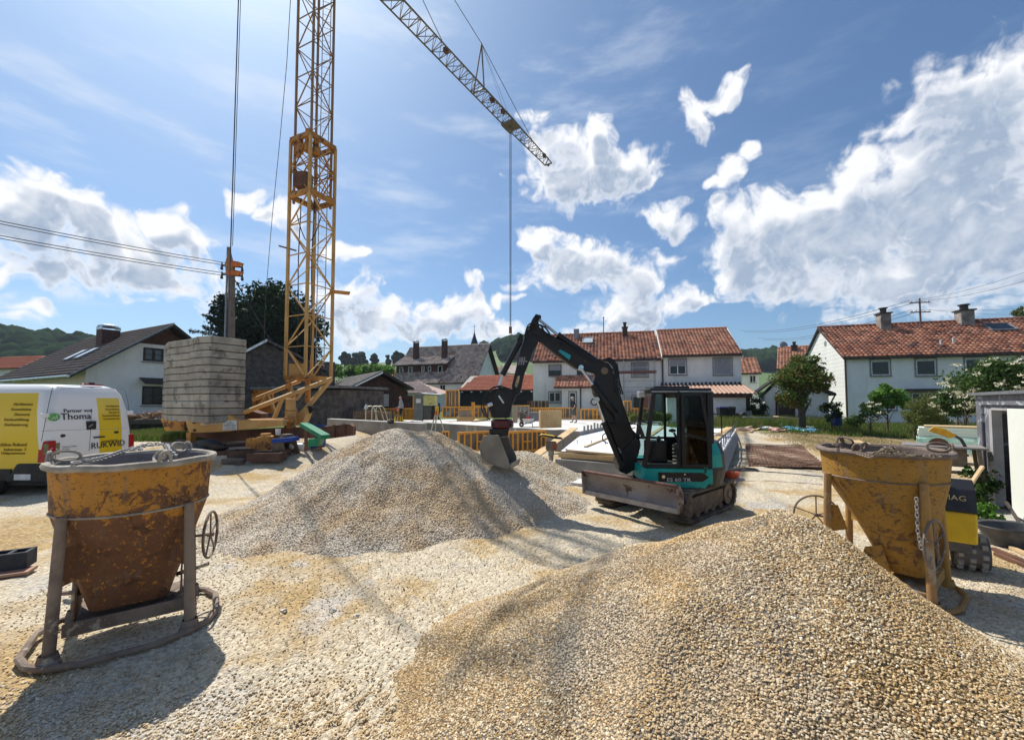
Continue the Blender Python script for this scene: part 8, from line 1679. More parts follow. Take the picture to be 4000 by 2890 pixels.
# fence of brown rails
A_ = P(1352, 1600, 33); B_ = P(1715, 1596, 32.5); r = thing('fence', (A_.x, A_.y, .7), 'dark brown plank fence running before the brown garage', 'fence'); n = 7
for k in range(n): q = A_.lerp(B_, k / (n - 1)); mb = MB(); mb.box((q.x, q.y, 1.35), (.14, .12, 1.5)); part('post', mb, M_DFRAME, r)
for z in (1.35, 1.75):
    for k in range(n - 1): mb = MB(); a, b = A_.lerp(B_, k / (n - 1)), A_.lerp(B_, (k + 1) / (n - 1)); mb.beam((a.x, a.y - .08, z + rnd.uniform(-.03, .03)), (b.x, b.y - .08, z + rnd.uniform(-.03, .03)), .05, .24); part('rail', mb, M_BWOOD, r)
A_ = P(2060, 1570, 34); B_ = P(2145, 1570, 34); r = thing('fence', (A_.x, A_.y, .8), 'reed and timber screen fence between carport and middle house', 'fence')
for k in range(6): a, b = A_.lerp(B_, k / 6), A_.lerp(B_, (k + 1) / 6); mb = MB(); mb.bb(a.x, b.x - .03, a.y, a.y + .05, .6, 2.3); part('screen_board', mb, pm('reed_screen', (.16, .13, .06), (.10, .08, .04), 5, .9, bump=.3) if k % 2 else M_BWOOD, r)
# ------------------------------------------------------------------ right hand side of the yard
q = at(2854, 1866, .0); mb = MB(); mb.lathe([(.02, 0), (.14, 0), (.2, .05), (.24, .17), (.25, .175), (.22, .16), (.13, .02), (.02, .02)], q, 24); solo('orange_tub', mb, pm('orange_plastic', (.72, .12, .05), rough=.4, bump=0), 'orange plastic tub on the gravel right of the excavator', 'tub', smooth=True)
q = at(2868, 1838, 0); mb = MB(); mb.box(q + V((0, .2, .06)), (.5, .35, .07), rot=.2); solo('flat_stone', mb, pm('flat_stone_grey', (.36, .31, .25)), 'flat stone slab lying behind the orange tub', 'stone', bevel=.02)
q = at(2925, 1840, .02); mb = MB()
for k in range(3): mb.path([q + V(((.3 - .04 * k) * math.cos(t), (.2 - .02 * k) * math.sin(t), .02 + .02 * k)) for t in np.linspace(0, 6.28, 25)[:-1]], .014, 5, closed=True)
solo('hose_coil', mb, M_CABLE, 'coiled grey hose on the gravel right of the orange tub', 'hose', smooth=True, kind=None)
pts = [at(2950, 1842, .02), at(3050, 1848, .02), at(3130, 1855, .02), at(3215, 1864, .02)]; mb = MB(); mb.path(pts, .014, 5); solo('hose', mb, M_CABLE, 'thin dark hose running from the coil to the right skip', 'hose')
mb = MB(); mb.path([at(2860, 1880, .01), at(3000, 1878, .01), at(3120, 1886, .01), at(3215, 1896, .01)], .008, 5); solo('rope', mb, pm('pink_rope', (.5, .3, .28)), 'thin reddish cord lying on the gravel below the hose', 'rope')
# rebar mats
def zg_(x, y): return level(x, y) + .05
c = [at(2912, 1748, .1), at(3120, 1738, .1), at(3215, 1790, .0), at(3230, 1835, .0), at(2925, 1822, .03)]
r = thing('rebar_mat', c[4], 'stack of rusty reinforcing mesh mats lying on the gravel path', 'rebar mat'); n1, n2 = 20, 12; o_ = c[4]; ux = (c[3] - c[4]); uy = (c[0] - c[4])
for lay in range(3):
    mb = MB();
    for i in range(n1 + 1): a = o_ + ux * (i / n1) + V((lay * .04, lay * .05, 0)); mb.path([V((p.x, p.y, zg_(p.x, p.y) + lay * .03 + .02 * math.sin(k * 1.3 + i))) for k, p in enumerate([a + uy * t for t in np.linspace(0, 1, 6)])], .010, 4)
    for j in range(n2 + 1): a = o_ + uy * (j / n2) + V((lay * .04, lay * .05, 0)); mb.path([V((p.x, p.y, zg_(p.x, p.y) + lay * .03 + .014 + .02 * math.sin(k * 1.3 + j))) for k, p in enumerate([a + ux * t for t in np.linspace(0, 1, 8)])], .013, 4)
    part('mesh_mat', mb, M_REB, r, kind='stuff')
mb = MB(); mb.quad(*[V((p.x, p.y, zg_(p.x, p.y) + .005)) for p in (o_, o_ + ux, o_ + ux + uy, o_ + uy)]); part('rust_stained_ground', mb, pm('rust_dust', (.36, .26, .18), (.25, .15, .10), 3, .95), r)
# bags and offcuts at the grass edge
items = [(2915, 1684, (.45, .3, .2), 'brown'), (2958, 1672, (.6, .58, .54), 'white'), (2995, 1680, (.62, .6, .58), 'pale'), (3035, 1688, (.3, .16, .11), 'rust brown'), (3062, 1670, (.5, .5, .5), 'grey'), (3085, 1680, (.05, .25, .42), 'blue'), (3112, 1686, (.1, .42, .6), 'light blue'), (3140, 1680, (.5, .6, .66), 'pale blue'), (3165, 1690, (.08, .3, .5), 'dark blue')]
for k, (x, y, cc_, nm) in enumerate(items):
    q = at(x, y, .38); q.z = level(q.x, q.y); mb = MB(); mb.ico(q + V((0, 0, .1)), rnd.uniform(.3, .42), 2, 1.0, k * 2.3, (1.3, .8, .38)); solo('bag', mb, pm('bag_%d' % k, cc_, tuple(x_ * 1.4 + .1 for x_ in cc_), 5, .6, bump=.5, bscale=12), nm + ' crumpled bag at the grass edge, ' + ['leftmost of the row', 'left of the pale bag', 'beside the rust brown sheet', 'in the middle of the row', 'behind the blue bags', 'left of the light blue one', 'largest blue one', 'right of the blue ones', 'rightmost of the row'][k], 'bag', smooth=True)
for k, (a, b) in enumerate((((2930, 1690), (3000, 1664)), ((3010, 1684), (3150, 1700)), ((2900, 1676), (2950, 1668)))): bar('offcut', at(*a, .42), at(*b, .42), .12, .05, M_BRW if k else M_TIM, ['pale board', 'long dark board', 'short dark board'][k] + ' among the bags at the grass edge', 'board')
bar('board', at(3340, 1725, .3), at(3405, 1762, .15), .4, .06, M_TIM, 'wide pale board on the straw covered ground left of the foam stack', 'board'); bar('board', at(3380, 1735, .3), at(3440, 1760, .15), .3, .05, M_TIM, 'second pale board beside the wide one on the straw', 'board')
bar('wall_cap', P(2905, 1628, 25), P(3025, 1632, 25), .3, .06, M_ZINC, 'long low grey board by the lean-to wall', 'board'); bar('wall_cap', P(3030, 1626, 24.5), P(3110, 1634, 24.5), .5, .06, M_TIM, 'pale board resting before the old shed door', 'board')
# wheelie bins
def bin_(px, lab, lid):
    q = P(px, 1640, 28.7); r = thing('wheelie_bin', q, lab, 'bin'); mb = MB(); mb.prism([(-.24, -.28, 0), (.24, -.28, 0), (.24, .28, 0), (-.24, .28, 0)], (0, 0, .02)); mb = MB(); mb.lathe([(.30, 0), (.38, .85)], (0, 0, 0), 4, cap0=True, cap1=True, a0=math.pi / 4, a1=math.pi / 4 + 2 * math.pi); part('bin_body', mb, M_BLACK, r, world=False, bevel=.02)
    mb = MB(); mb.lathe([(.41, .86), (.38, .92), (.1, .95)], (0, 0, 0), 4, cap0=True, cap1=True, a0=math.pi / 4, a1=math.pi / 4 + 2 * math.pi); part('lid', mb, lid, r, world=False, bevel=.02); return r
bin_(2820, 'black wheelie bin with blue lid against the lean-to wall', pm('blue_lid', (.04, .04, .22))); bin_(2853, 'all black wheelie bin right of the blue lidded one', M_BLACK)
mb = MB(); q = P(2895, 1640, 28.5); mb.ico(q + V((0, 0, .2)), .45, 2, .6, 3, (1.1, .6, .7)); solo('covered_pile', mb, M_BLACK, 'low dark covered pile right of the wheelie bins', 'pile', smooth=True)
mb = MB(); mb.pxp([(2895, 1612), (2935, 1602), (2937, 1624), (2900, 1626)], 28.9, .1); solo('pale_sheet', mb, M_ZINC, 'pale blue grey sheet leaning on the lean-to wall end', 'sheet')
q = P(3268, 1662, 25.5); mb = MB(); mb.lathe([(.26, 0), (.28, .1), (.28, .75), (.24, .85)], q, 18, cap0=True, cap1=True); solo('rain_barrel', mb, pm('blue_barrel', (.01, .05, .22), rough=.5), 'blue rain barrel at the white gable corner', 'barrel', smooth=True)
# foam board stack
q = P(3592, 1762, 15.2); zt = ground(q.x, q.y) if False else q.z; r = thing('foam_stack', q, 'stack of pale green foam boards wrapped in torn green film', 'insulation stack', rz=R(-44)); M_FOAM = pm('pale_foam', (.66, .76, .64), (.58, .70, .58), 2, .7, bump=.05); M_FILM = pm('green_film', (.32, .62, .47), (.62, .8, .70), 3.5, .3, bump=1.0, bscale=7, spot=((.7, .8, .74), 6, .6))
for k in range(9):
    mb = MB(); dx = rnd.uniform(-.03, .03); mb.bb(dx, 2.0 + dx + (.1 if k > 5 else 0), -.02, 1.0, k * .098, k * .098 + .092); part('foam_board', mb, M_FOAM, r, world=False)
mb = MB(); mb.box((1.2, .5, .92), (2.1, .9, .05), rot=-.03); part('top_board', mb, M_TIM, r, world=False)
mb = MB(); nxx, nzz = 24, 8; vs_ = []
for j in range(nzz + 1):
    for i in range(nxx + 1): x_ = -.04 + 2.3 * i / nxx; z_ = .0 + .52 * j / nzz; vs_.append(V((x_, -.06 - .05 * noise.noise(V((x_ * 4 + z_ * 5, z_ * 9, 0))) - .02, z_ + .05 * noise.noise(V((x_ * 2, 3, z_))))))
mb._add(vs_, [(j * (nxx + 1) + i, j * (nxx + 1) + i + 1, (j + 1) * (nxx + 1) + i + 1, (j + 1) * (nxx + 1) + i) for j in range(nzz) for i in range(nxx)]); part('film_wrap', mb, M_FILM, r, smooth=True, world=False)
mb = MB(); mb.prism([(-.06, -.06, 0), (-.06, 1.0, 0), (-.06, 1.0, .5), (-.06, -.06, .5)], (.02, 0, 0)); part('film_side', mb, M_FILM, r, world=False)
# table saw
q = G(3690, 1905, 0); q = P(3690, 1905, 8.6); r = thing('table_saw', q, 'grey building site table saw with yellow blade guard beside the container', 'saw', rz=R(-42)); Ht = P(3690, 1742, 8.6).z - q.z
mb = MB(); mb.bb(-.6, .62, -.1, .75, Ht - .04, Ht); part('table_top', mb, pm('saw_grey', (.23, .21, .20), (.16, .15, .14), 3, .6), r, world=False, bevel=.008);
for x_, y_ in ((-.5, 0), (.5, 0), (-.5, .65), (.5, .65)): mb = MB(); mb.beam((x_, y_, Ht - .04), (x_ * 1.12, y_, 0), .06); part('leg', mb, M_DUST, r, world=False)
mb = MB(); mb.bb(-.3, .35, .1, .6, Ht - .42, Ht - .05); part('motor_box', mb, M_DUST, r, world=False, bevel=.01)
mb = MB(); mb.bb(-.55, .55, .05, .1, .3, .36); part('stretcher', mb, M_DUST, r, world=False)
mb = MB(); mb.tube((-.05, .12, Ht), (-.05, .14, Ht), .16, n=20); part('saw_blade', mb, M_RUSTY, r, world=False)
mb = MB(); mb.path([(.33, .12, Ht), (.28, .12, Ht + .14), (.17, .12, Ht + .24)], .03, 6); part('guard_arm', mb, M_GWOOD, r, world=False, smooth=True)
mb = MB(); mb.prism([(.22, .09, Ht + .22), (.12, .09, Ht + .16), (-.2, .09, Ht + .30), (-.12, .09, Ht + .39), (.05, .09, Ht + .36)], (0, .07, 0)); part('blade_guard', mb, pm('guard_yellow', (.75, .38, .02), rough=.5), r, world=False, bevel=.008)
# drum roller
q = V((5.76, 5.66, ground(5.8, 5.6))); r = thing('trench_roller', q, 'black and yellow padfoot drum roller behind the right skip', 'roller', rz=R(-40)); r.scale = (.82, .82, .82); M_DRUM = pm('drum_steel', (.10, .095, .09), (.17, .155, .14), 4, .7, metal=.2, bump=.3); M_PADS = pm('worn_pad_tip', (.34, .32, .29), rough=.5)
for sx_ in (-1, 1):
    x0_ = sx_ * .24 + .14; mb = MB(); mb.tube((x0_ - .2, 0, .30), (x0_ + .2, 0, .30), .25, n=28); dr_ = part('drum', mb, M_DRUM, r, world=False, bevel=.01)
    me = (lambda m2: (m2.lathe([(.055, 0), (.04, .05)], (0, 0, 0), 4, cap1=True, a0=math.pi / 4, a1=math.pi / 4 + 2 * math.pi), m2.mesh('drum_pad', [M_PADS]))[1])(MB())
    for j in range(3):
        for k in range(12): t = 2 * math.pi * (k + .5 * (j % 2)) / 12; inst('drum_pad', me, dr_, (x0_ - .13 + j * .13, .25 * math.cos(t), .30 + .25 * math.sin(t)), Matrix.Rotation(t - math.pi / 2, 3, 'X'))
mb = MB(); mb.prism([(-.42, -.42, .50), (.42, -.42, .50), (.42, -.46, .98), (-.42, -.46, .98)], (0, .9, 0)); part('yellow_cover', mb, M_YEL, r, world=False, bevel=.03)
mb = MB(); mb.bb(-.36, .36, -.38, .38, .36, .52); part('chassis', mb, M_DRUM, r, world=False)
mb = MB(); mb.prism([(-.43, -.47, .985), (.43, -.47, .985), (.43, .44, .985), (-.43, .44, .985)], (0, 0, .02)); mb.prism([(-.42, -.46, 1.0), (-.42, .42, 1.0), (-.42, .30, 1.38), (-.42, -.2, 1.46), (-.42, -.38, 1.32)], (.84, 0, 0)); hd_ = part('hood', mb, pm('black_hood', (.018, .018, .022), rough=.35, bump=.02), r, world=False, bevel=.04)
text('brand_lettering', 'BOMAG', .11, pm('cream_print', (.6, .5, .26), bump=0), frameM((.10, -.445, 1.19), (1, 0, 0), (0, .13, 1)), r, sx=1.1)
mb = MB(); mb.box((.05, -.38, 1.40), (.2, .012, .08), rot=Matrix.Rotation(-.9, 3, 'X')); part('sticker', mb, M_WFRAME, r, world=False)
# white bags behind the roller
for k, (x, y) in enumerate(((3625, 1832), (3660, 1845), (3640, 1868))): q = P(x, y, 7.8); mb = MB(); mb.ico(q, .14, 2, .5, k, (1.3, .9, .7)); solo('sack', mb, pm('dusty_sack', (.42, .38, .32), (.55, .52, .48), 5), ['upper white', 'right beige', 'lower grey'][k] + ' dusty sack between right skip and table saw', 'sack', smooth=True)
bar('shovel_handle', P(3775, 1915, 7.2), P(3838, 1822, 7.4), .045, .045, M_TIM, 'wooden shovel handle leaning on the grey container', 'shovel')
# mortar tub and boards
q = V((0, 0, 0)); c_ = V((7.72, 6.42, 0)); q = V((c_.x, c_.y, ground(c_.x, c_.y))); mb = MB(); mb.lathe([(.01, .0), (.24, .0), (.33, .27), (.35, .28), (.345, .30), (.31, .28), (.225, .03), (.01, .03)], q, 28, sx=1.25); solo('mortar_tub', mb, pm('black_tub', (.035, .037, .042), (.10, .095, .09), 4, .6), 'black plastic mortar tub on the gravel at the right edge', 'tub', smooth=True)
for k, (a, b) in enumerate((((3880, 2150), (4040, 2215)), ((3890, 2170), (4060, 2240)), ((3950, 2145), (4050, 2190)))): bar('board', at(*a, .03), at(*b, .03), .06, .04, M_RUSTY if k < 2 else M_TIM, ['upper brown', 'lower brown', 'pale'][k] + ' lath on the ground in front of the black tub', 'lath')
# container / site hut with open white door
A_ = V((10.2, 9.0, 0)); cn = thing('site_container', (A_.x, A_.y, .0), 'flaking grey site container with open doorway and white door leaf at the right edge', 'container'); M_FLAKE = pm('flaking_grey_paint', (.15, .152, .17), (.10, .10, .115), 3, .7, bump=.3, spot=[((.36, .39, .41), 2.6, .585, .5), ((.07, .05, .075), 5, .66)])
pf = lambda x, y, z=0: V((x, y, z))
d1 = V((-.59, -.807, 0)); d2 = V((.807, -.59, 0)); Hc = 2.34; o_ = V((A_.x, A_.y, 0))
def cb(name, s0, s1, t0, t1, z0_, z1_, mat, parent=None, bevel=.0):      # s along the door wall, t into the hut
    mb = MB(); mb.prism([o_ + d1 * s0 + d2 * t0 + V((0, 0, z0_)), o_ + d1 * s1 + d2 * t0 + V((0, 0, z0_)), o_ + d1 * s1 + d2 * t1 + V((0, 0, z0_)), o_ + d1 * s0 + d2 * t1 + V((0, 0, z0_))], (0, 0, z1_ - z0_)); return part(name, mb, mat, parent or cn, bevel=bevel)
cb('corner_post', 0, .32, -.02, .14, 0, Hc, M_FLAKE, bevel=.02); cb('top_beam', .32, 3.0, -.02, .12, Hc - .2, Hc, M_FLAKE, bevel=.01); cb('end_wall', .02, .06, .14, 2.4, .1, Hc - .1, M_FLAKE)
cb('wall_panel', .34, .76, .03, .09, .1, Hc - .21, M_FLAKE); cb('door_jamb', .76, .92, -.01, .13, .12, Hc - .28, pm('pale_grey_frame', (.38, .37, .36), (.3, .29, .29), 3)); cb('door_head', .92, 1.75, -.01, .12, Hc - .30, Hc - .26, MATS['pale_grey_frame']); cb('wall_panel', .76, 3.0, .03, .09, Hc - .26, Hc - .21, M_FLAKE)
cb('floor', .1, 3.0, .1, 2.4, .05, .16, M_GWOOD); cb('back_wall', .1, 3.0, 2.3, 2.36, .1, Hc - .1, pm('dark_inner_wall', (.12, .11, .10))); cb('roof', -.05, 3.05, -.05, 2.5, Hc, Hc + .04, M_FLAKE); cb('roof_edge', -.08, 3.05, -.1, -.05, Hc + .0, Hc + .06, M_ZINC); cb('sill', .2, 3.0, -.25, .1, .02, .10, pm('old_sill', (.42, .40, .34), (.3, .28, .24), 4)); cb('fridge', .5, 1.3, .5, 1.1, .16, 1.05, M_CABG); cb('wall_panel', 1.78, 3.0, .03, .09, .1, Hc - .3, M_FLAKE)  # back wall has one plain dark colour
hg = o_ + d1 * 2.98 - d2 * .01; fe = o_ + d1 * 1.86 - d2 * .04; dv = (hg - fe).normalized(); mb = MB(); mb.prism([fe + V((0, 0, .17)), hg + V((0, 0, .17)), hg + V((0, 0, 2.08)), fe + V((0, 0, 2.08))], d2 * .04); dl = part('door_leaf', mb, pm('white_door_leaf', (.74, .76, .70), (.68, .70, .64), .8, .45, bump=.03), cn, bevel=.01)
mb = MB(); mb.box(o_ + d1 * .84 - d2 * .03 + V((0, 0, 1.1)), (.03, .05, .2)); part('door_lock', mb, M_METAL, cn)
bar('metal_bar', P(3930, 1960, 7.3), P(3992, 2055, 6.6), .04, .03, M_GUT, 'thin dark bar leaning at the container sill', 'bar')
bar('grid_mat', at(3860, 2020, .02), at(3960, 2100, .02), .5, .02, pm('grid_grey', (.24, .22, .18)), 'grey grid mat on the ground before the container', 'mat')
# wood pile and wall at left
A_ = P(505, 1636, 21); r = thing('log_pile', A_, 'pile of split firewood on a dark ledge behind the van', 'wood pile'); mb = MB(); mb.bb(-.5, 2.6, -.2, .9, -.25, -.02); part('ledge', mb, M_GUT, r, world=False); M_LOG = pm('split_log', (.45, .30, .19), (.28, .17, .11), 4, .9, var=.5)
for k in range(70):
    x_, y_ = rnd.uniform(-.3, 2.5), rnd.uniform(-.1, .6); z_ = rnd.uniform(0, .42) * (1 - abs(x_ - 1.1) / 2.6); t = rnd.uniform(0, 3.1); mb = MB(); d = V((math.cos(t), math.sin(t), rnd.uniform(-.2, .2))) * .16; mb.tube(V((x_, y_, z_)) - d, V((x_, y_, z_)) + d, .055, n=5); part('log', mb, M_LOG, r, world=False)
mb = MB(); mb.pxp([(490, 1650), (740, 1658), (740, 1735), (490, 1720)], 21.5, .4); solo('garden_wall', mb, pm('dark_hedge_wall', (.06, .06, .05), (.03, .035, .03), 3, .95), 'dark low garden wall under the firewood pile', 'wall')
# stones heaped before the grass at left
mb = MB()
for k in range(220): q = G(rnd.uniform(515, 760), rnd.uniform(1722, 1742), .18); mb.ico((q.x, q.y, .18 + rnd.uniform(0, .08)), rnd.uniform(.04, .10), 1, .6, k)
solo('rubble', mb, pm('rubble_stone', (.50, .42, .32), (.34, .26, .18), 4, .9), 'strip of pale rubble stones before the grass bank', 'rubble', kind='stuff')
# manhole ring and lid near the blade
q = at(2275, 1888, .02); mb = MB(); mb.lathe([(.36, 0), (.42, .0), (.42, .06), (.36, .06)], q, 28, cap0=False); mb.lathe([(.005, .045), (.36, .045)], q, 28); solo('manhole_ring', mb, M_CON, 'round concrete manhole ring flush in gravel behind the dozer blade', 'manhole')
mb = MB(); q = at(2232, 1818, .02); mb.lathe([(.005, .02), (.13, .02), (.14, 0)], q, 18); solo('green_disc', mb, pm('mint_plastic', (.12, .5, .36), bump=0), 'small mint green lid on gravel right of the rammer', 'lid')
mb = MB()
for k in range(14): q = G(1985 + k * 11 + rnd.uniform(-6, 6) , 1752 + rnd.uniform(-8, 6), -.15); mb.ico((q.x, q.y, -.2), rnd.uniform(.2, .45), 2, .8, k, (1, 1, .45))
solo('earth_clods', mb, pm('dark_clods', (.12, .10, .085)), 'dark earth clods at the foot of the slab wall', 'earth', kind='stuff')
# ------------------------------------------------------------------ vegetation
RG = np.random.default_rng(17)
def leaves(cs, rs, size, asp=.55, droop=0, up=0):
    """leaf shaped quads at points cs (n,3); returns verts, faces, tone"""
    n = len(cs); a = RG.normal(size=(n, 3)); a[:, 2] = a[:, 2] * (1 - abs(up)) + up; a[:, 2] -= droop; a /= np.linalg.norm(a, axis=1)[:, None]
    b = RG.normal(size=(n, 3)); b = np.cross(a, b); b /= np.linalg.norm(b, axis=1)[:, None]; s = (size * RG.uniform(.6, 1.35, n))[:, None]
    v = np.stack([cs - a * s * .5, cs + b * s * asp * .5, cs + a * s * .5, cs - b * s * asp * .5], 1).reshape(-1, 3)
    return v, np.arange(n * 4).reshape(-1, 4), np.repeat(np.clip(RG.normal(.45, .25, n), 0, 1), 4)
def shell(c, r, n, sc=(1, 1, 1), fill=.35):
    d = RG.normal(size=(n, 3)); d /= np.linalg.norm(d, axis=1)[:, None]; k = (1 - fill * RG.random(n) ** 1.5)[:, None]; return np.array(c) + d * k * r * np.array(sc)
def crown_points(c, R_, nb, nl, rb=(.28, .5), sc=(1, 1, 1)):
    out = []
    for k in range(nb):
        d = RG.normal(size=3); d /= np.linalg.norm(d); d *= RG.uniform(.35, .82) * R_ * np.array(sc); r = RG.uniform(*rb) * R_; out.append(shell(np.array(c) + d, r, int(nl / nb), (1, 1, .8), .8) + RG.normal(size=(int(nl / nb), 3)) * r * .13)
    return np.concatenate(out)
M_LD = leafmat('dark_tree_leaf', (.010, .026, .009), (.030, .062, .016), trans=.15); M_LG = leafmat('garden_leaf', (.045, .085, .015), (.12, .17, .035), (.17, .12, .035)); M_LS = leafmat('fresh_leaf', (.07, .17, .02), (.16, .30, .05)); M_LB = leafmat('brownish_bush_leaf', (.09, .12, .03), (.20, .22, .07)); M_LE = leafmat('elder_leaf', (.035, .075, .018), (.09, .15, .04)); M_FL = leafmat('cream_blossom', (.62, .60, .44), (.78, .76, .62), trans=.2)
M_CON_ = leafmat('conifer_needles', (.008, .022, .010), (.025, .048, .022), trans=.08); M_BARK = pm('tree_bark', (.10, .075, .05), (.05, .04, .03), 6, .9, bump=.6, bscale=12); M_YL = leafmat('yellow_bush_leaf', (.42, .40, .04), (.6, .56, .10))
def tree(name, loc, label, h, parts_, mat, trunk=.12, limbs=5, ext=None, tilt=0):
    """parts_: leaf points in local space; trunk with limbs reaching into the crown"""
    r = thing(name, loc, label, 'tree' if 'tree' in name or 'sapling' in name else 'bush'); mb = MB(); top = V((tilt, 0, h))
    mb.path([(0, 0, -.3), (tilt * .2, .02, h * .25), (tilt * .5, -.02, h * .5), (tilt * .8, .01, h * .75)], trunk, 8, rs=[trunk, trunk * .85, trunk * .6, trunk * .25]); part('trunk', mb, M_BARK, r, smooth=True, world=False)
    for k in range(limbs):
        t = 6.28 * k / max(1, limbs) + .4; z = h * (.22 + .3 * k / max(1, limbs)); e = V((math.cos(t), math.sin(t), 0)) * (ext or h * .3); mb = MB(); mb.path([(0, 0, z), e * .45 + V((0, 0, z + h * .14)), e + V((0, 0, z + h * .28))], .05, 6, rs=[trunk * .5, trunk * .35, trunk * .12]); part('limb', mb, M_BARK, r, smooth=True, world=False)
    for nm, (v, f, t), m in parts_: o = bpy.data.objects.new(nm, fastmesh(nm, v, f, m, t)); link(o, r)
    return r
def gz(px, Y): q = P(px, 1600, Y); return V((q.x, q.y, ground(q.x, q.y)))
# round dark tree and conifer behind the crane
b = gz(1065, 46); c = P(1065, 1300, 46) - b
tree('broadleaf_tree', b, 'large round dark green tree behind the crane tower', c.z + 3, [('crown', leaves(np.concatenate([crown_points(c, 6.3, 60, 26000, (.2, .34), (1, .8, .98)), crown_points(c + V((1.5, 0, -3.5)), 5, 20, 7000, (.25, .4))]), 1, .42), M_LD)], M_LD, .45, 7)
b = gz(865, 43); tp = P(862, 1145, 43) - b; hc = tp.z; pts = []; tr = []
r = thing('conifer_tree', b, 'dark ragged conifer left of the round tree behind the power pole', 'tree'); mb = MB(); mb.tube((0, 0, -.3), (0, 0, hc), .3, .03, 8); part('trunk', mb, M_BARK, r, world=False)
for k in range(150):
    z = hc * (.12 + .86 * (k / 150)); Lb = (1 - (z / hc) ** 1.4) * 4.6 * RG.uniform(.6, 1.2) + .3; t = RG.uniform(0, 6.28); n = int(40 + 60 * Lb)
    s_ = RG.random(n) ** .8; w_ = .30 * Lb * (1 - s_ * .7); off = RG.normal(size=n) * w_ * .45; x = s_ * Lb; zz = z + x * .32 - .10 * x ** 2 * .5 + RG.normal(size=n) * .08 - np.abs(off) * .35
    pts.append(np.stack([x * math.cos(t) - off * math.sin(t), x * math.sin(t) + off * math.cos(t), zz], 1))
v, f, t = leaves(np.concatenate(pts), 1, .36, .22, .25); link(bpy.data.objects.new('needle_branches', fastmesh('needle_branches', v, f, M_CON_, t)), r)
# garden trees and bushes on the right
b = gz(3132, 24.5); c = P(3118, 1478, 24.5) - b
tree('garden_tree', b, 'bushy garden tree with thick trunk before the old shed', c.z + .6, [('crown', leaves(np.concatenate([crown_points(c, 1.5, 26, 9000, (.3, .48), (1, 1, .95)), crown_points(P(3085, 1540, 24.5) - b, 1.0, 12, 3200, (.3, .5)), crown_points(P(3215, 1500, 24.5) - b, .62, 8, 900, (.3, .5)), crown_points(P(3185, 1430, 24.5) - b, .6, 6, 700)]), 1, .15), M_LG)], M_LG, .22, 7, .9)
b = gz(3466, 23.5); c = P(3466, 1552, 23.5) - b
tree('sapling', b, 'slender young tree with bright green leaves before the long house', c.z + .5, [('crown', leaves(np.concatenate([crown_points(c, .85, 30, 2600, (.18, .36), (1, 1, .8)), crown_points(c + V((.9, 0, -.25)), .55, 14, 900), crown_points(c + V((0, 0, .55)), .4, 5, 400)]), 1, .15), M_LS)], M_LS, .05, 6, .7)
def bush(px, py, Y, Rr, n, mat, label, size=.12, sc=(1, 1, 1), fl=0, up=0, nb=14, name='bush', asp=.55):
    b = gz(px, Y); c = P(px, py, Y) - b; ps = [('foliage', leaves(crown_points(c, Rr, nb, n, (.28, .48), sc), 1, size, asp, 0, up), mat)]
    if fl:
        cs = shell(c, Rr * 1.02, fl, sc, .2); q = np.concatenate([x + RG.normal(size=(26, 3)) * np.array([.075, .075, .03]) for x in cs]); ps.append(('blossoms', leaves(q, 1, .065, .9), M_FL))
    return tree(name, b, label, max(.3, c.z), ps, mat, .05, 4, Rr * .5)
bush(3398, 1606, 22.5, .62, 1500, M_LE, 'small dark bush topped with white blossoms left of the sapling', .12, (1, 1, .95), 16)
bush(3248, 1600, 24.8, .62, 1500, M_LD, 'small dark shrub at the corner between shed and gable', .13, (1, 1, 1.2)); bush(2962, 1590, 29, .75, 1600, M_LD, 'dark ivy shrub in the shade between lean-to and shed', .14, (1, 1, 1.6)); bush(3345, 1645, 24.5, .5, 900, M_LE, 'low green shrub at the white gable corner', .12, (1.6, 1, .7))
bush(3628, 1605, 20.5, .95, 5200, M_LB, 'tall feathery yellowish green bush left of the foam stack', .17, (1, 1, 1.05), 0, .75, 20, asp=.2); bush(3570, 1630, 21, .6, 2200, M_LB, 'lower feathery bush joined to the tall yellowish one', .15, (1, 1, .9), 0, .75, 10, asp=.2)
bush(3740, 1580, 17.5, .8, 3800, M_LE, 'elder bush with cream blossoms just left of the container', .13, (1, 1, .9), 34); bush(3930, 1478, 15.5, 1.35, 6500, M_LE, 'large elder bush full of white blossoms rising above the container', .14, (1.5, 1, .62), 60, 0, 22); bush(3770, 1500, 16.5, .5, 900, M_LE, 'loose elder branch with blossoms above the container corner', .11, (1.3, 1, .5), 16)
bush(3800, 1900, 8.3, .42, 900, M_LE, 'low weeds growing at the foot of the container', .10, (1.1, 1, 1)); bush(3830, 2010, 7.0, .3, 600, M_LS, 'green weed tuft before the container sill', .09)
bush(1357, 1566, 31.5, .62, 1200, M_YL, 'bright yellow green bush between grey shed and brown garage', .13, (1, 1, .8)); bush(3985, 1232, 60, 1.3, 900, M_LG, 'tree top showing above the long house roof at right', .3)
for k, x in enumerate((1310, 1345, 1385, 1425, 1470, 1500)): bush(x, 1446 + (k % 3) * 3, 72 - k, 1.7 + .3 * (k % 2), 1300, M_LS if k % 2 else M_LE, ['leftmost green shrub', 'second bright shrub', 'third shrub', 'fourth bright shrub', 'fifth shrub', 'rightmost bright shrub'][k] + ' in the orchard row behind the brown garage', .4, (1.1, 1, .7))
for k, (x, y, Y) in enumerate(((2480, 1622, 29.5), (2540, 1626, 29.2), (2590, 1628, 29))): bush(x, y, Y, .55, 900, M_LB, ['left', 'middle', 'right'][k] + ' tuft of tall dry grass below the scaffold', .3, (1.2, 1, .8), 0, .85, 8, asp=.12)
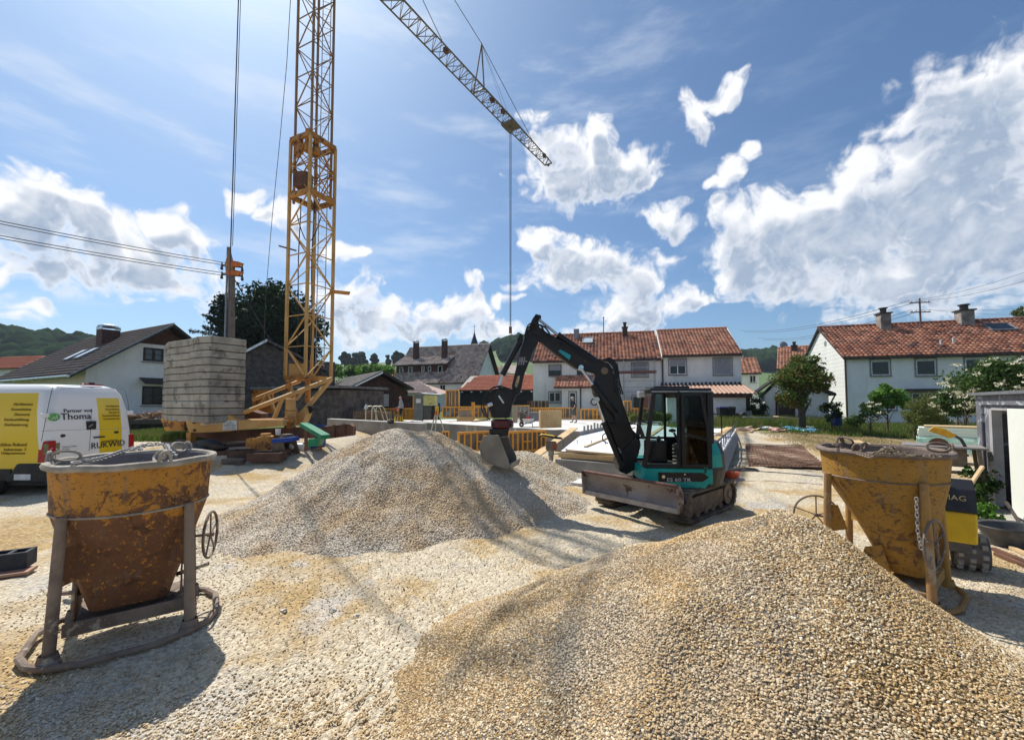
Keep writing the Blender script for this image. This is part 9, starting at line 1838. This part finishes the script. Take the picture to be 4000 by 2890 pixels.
def grass(name, label, n, pick, hgt, mat):
    P0 = [];
    while len(P0) < n:
        q = pick(); P0.append((q[0], q[1], ground(q[0], q[1])))
    c = np.array(P0); h = hgt * RG.uniform(.4, 1.3, n); ang = RG.uniform(0, 6.28, n); w = .012 + .008 * RG.random(n); dx = np.stack([np.cos(ang) * w, np.sin(ang) * w, 0 * w], 1); ln = np.stack([RG.normal(size=n) * .3 * h, RG.normal(size=n) * .3 * h, h], 1)
    v = np.stack([c - dx, c + dx, c + ln + dx * .2, c + ln - dx * .2], 1).reshape(-1, 3); o = bpy.data.objects.new(name, fastmesh(name, v, np.arange(n * 4).reshape(-1, 4), mat, np.repeat(np.clip(RG.normal(.5, .25, n), 0, 1), 4))); COL.objects.link(o); tag(o, label, 'grass', kind='stuff')
M_GR = leafmat('grass_blade', (.06, .12, .02), (.16, .22, .05), (.22, .19, .07)); M_ST = leafmat('dry_straw', (.42, .31, .15), (.58, .46, .26), trans=.2)
def pr():
    while True:
        Y = RG.uniform(20, 28.5); X = RG.uniform(10, 36)
        if X / Y < 1.35 and (Y > 24.6 or X > 15.5 + RG.normal() * .6) and (Y > 21.6 + noise.noise(V((X * .5, Y * .5, 1))) * 2.5): return X, Y
grass('grass', 'green grass with weeds before the long house and shed', 26000, pr, .24, M_GR)
grass('grass', 'taller weeds along the lean-to, shed and garden tree', 9000, lambda: (RG.uniform(12, 22), RG.uniform(25.6, 28.4)), .6, M_GR)
grass('grass', 'strip of lush grass behind the van below the garden wall', 12000, lambda: (RG.uniform(-17, -10.8), RG.uniform(15.6, 19.5)), .26, M_GR)
grass('grass', 'tufts of tall grass below the house with scaffolding', 9000, lambda: (RG.uniform(8.2, 13), RG.uniform(31.8, 34)), .7, M_GR)
grass('straw', 'dry straw strewn over the bare soil left of the foam stack', 9000, lambda: (RG.uniform(13, 19), RG.uniform(16.5, 22)), .05, M_ST)
hb_ = MB(); hb_.bb(-1010, 1010, -60, 1010, -7, 85); hz = bpy.data.objects.new('haze', hb_.mesh('haze', [])); COL.objects.link(hz); tag(hz, 'thin pale summer haze over the whole valley', 'haze', kind='stuff')
hm_ = bpy.data.materials.new('haze_air'); hm_.use_nodes = True; t = NT(hm_.node_tree); t.n.clear(); pv_ = t.new('ShaderNodeVolumePrincipled'); pv_.inputs['Color'].default_value = (.72, .82, 1, 1); pv_.inputs['Density'].default_value = .00018; pv_.inputs['Anisotropy'].default_value = .2
ho = t.new('ShaderNodeOutputMaterial'); t.l.new(pv_.outputs[0], ho.inputs['Volume']); hz.data.materials.append(hm_)
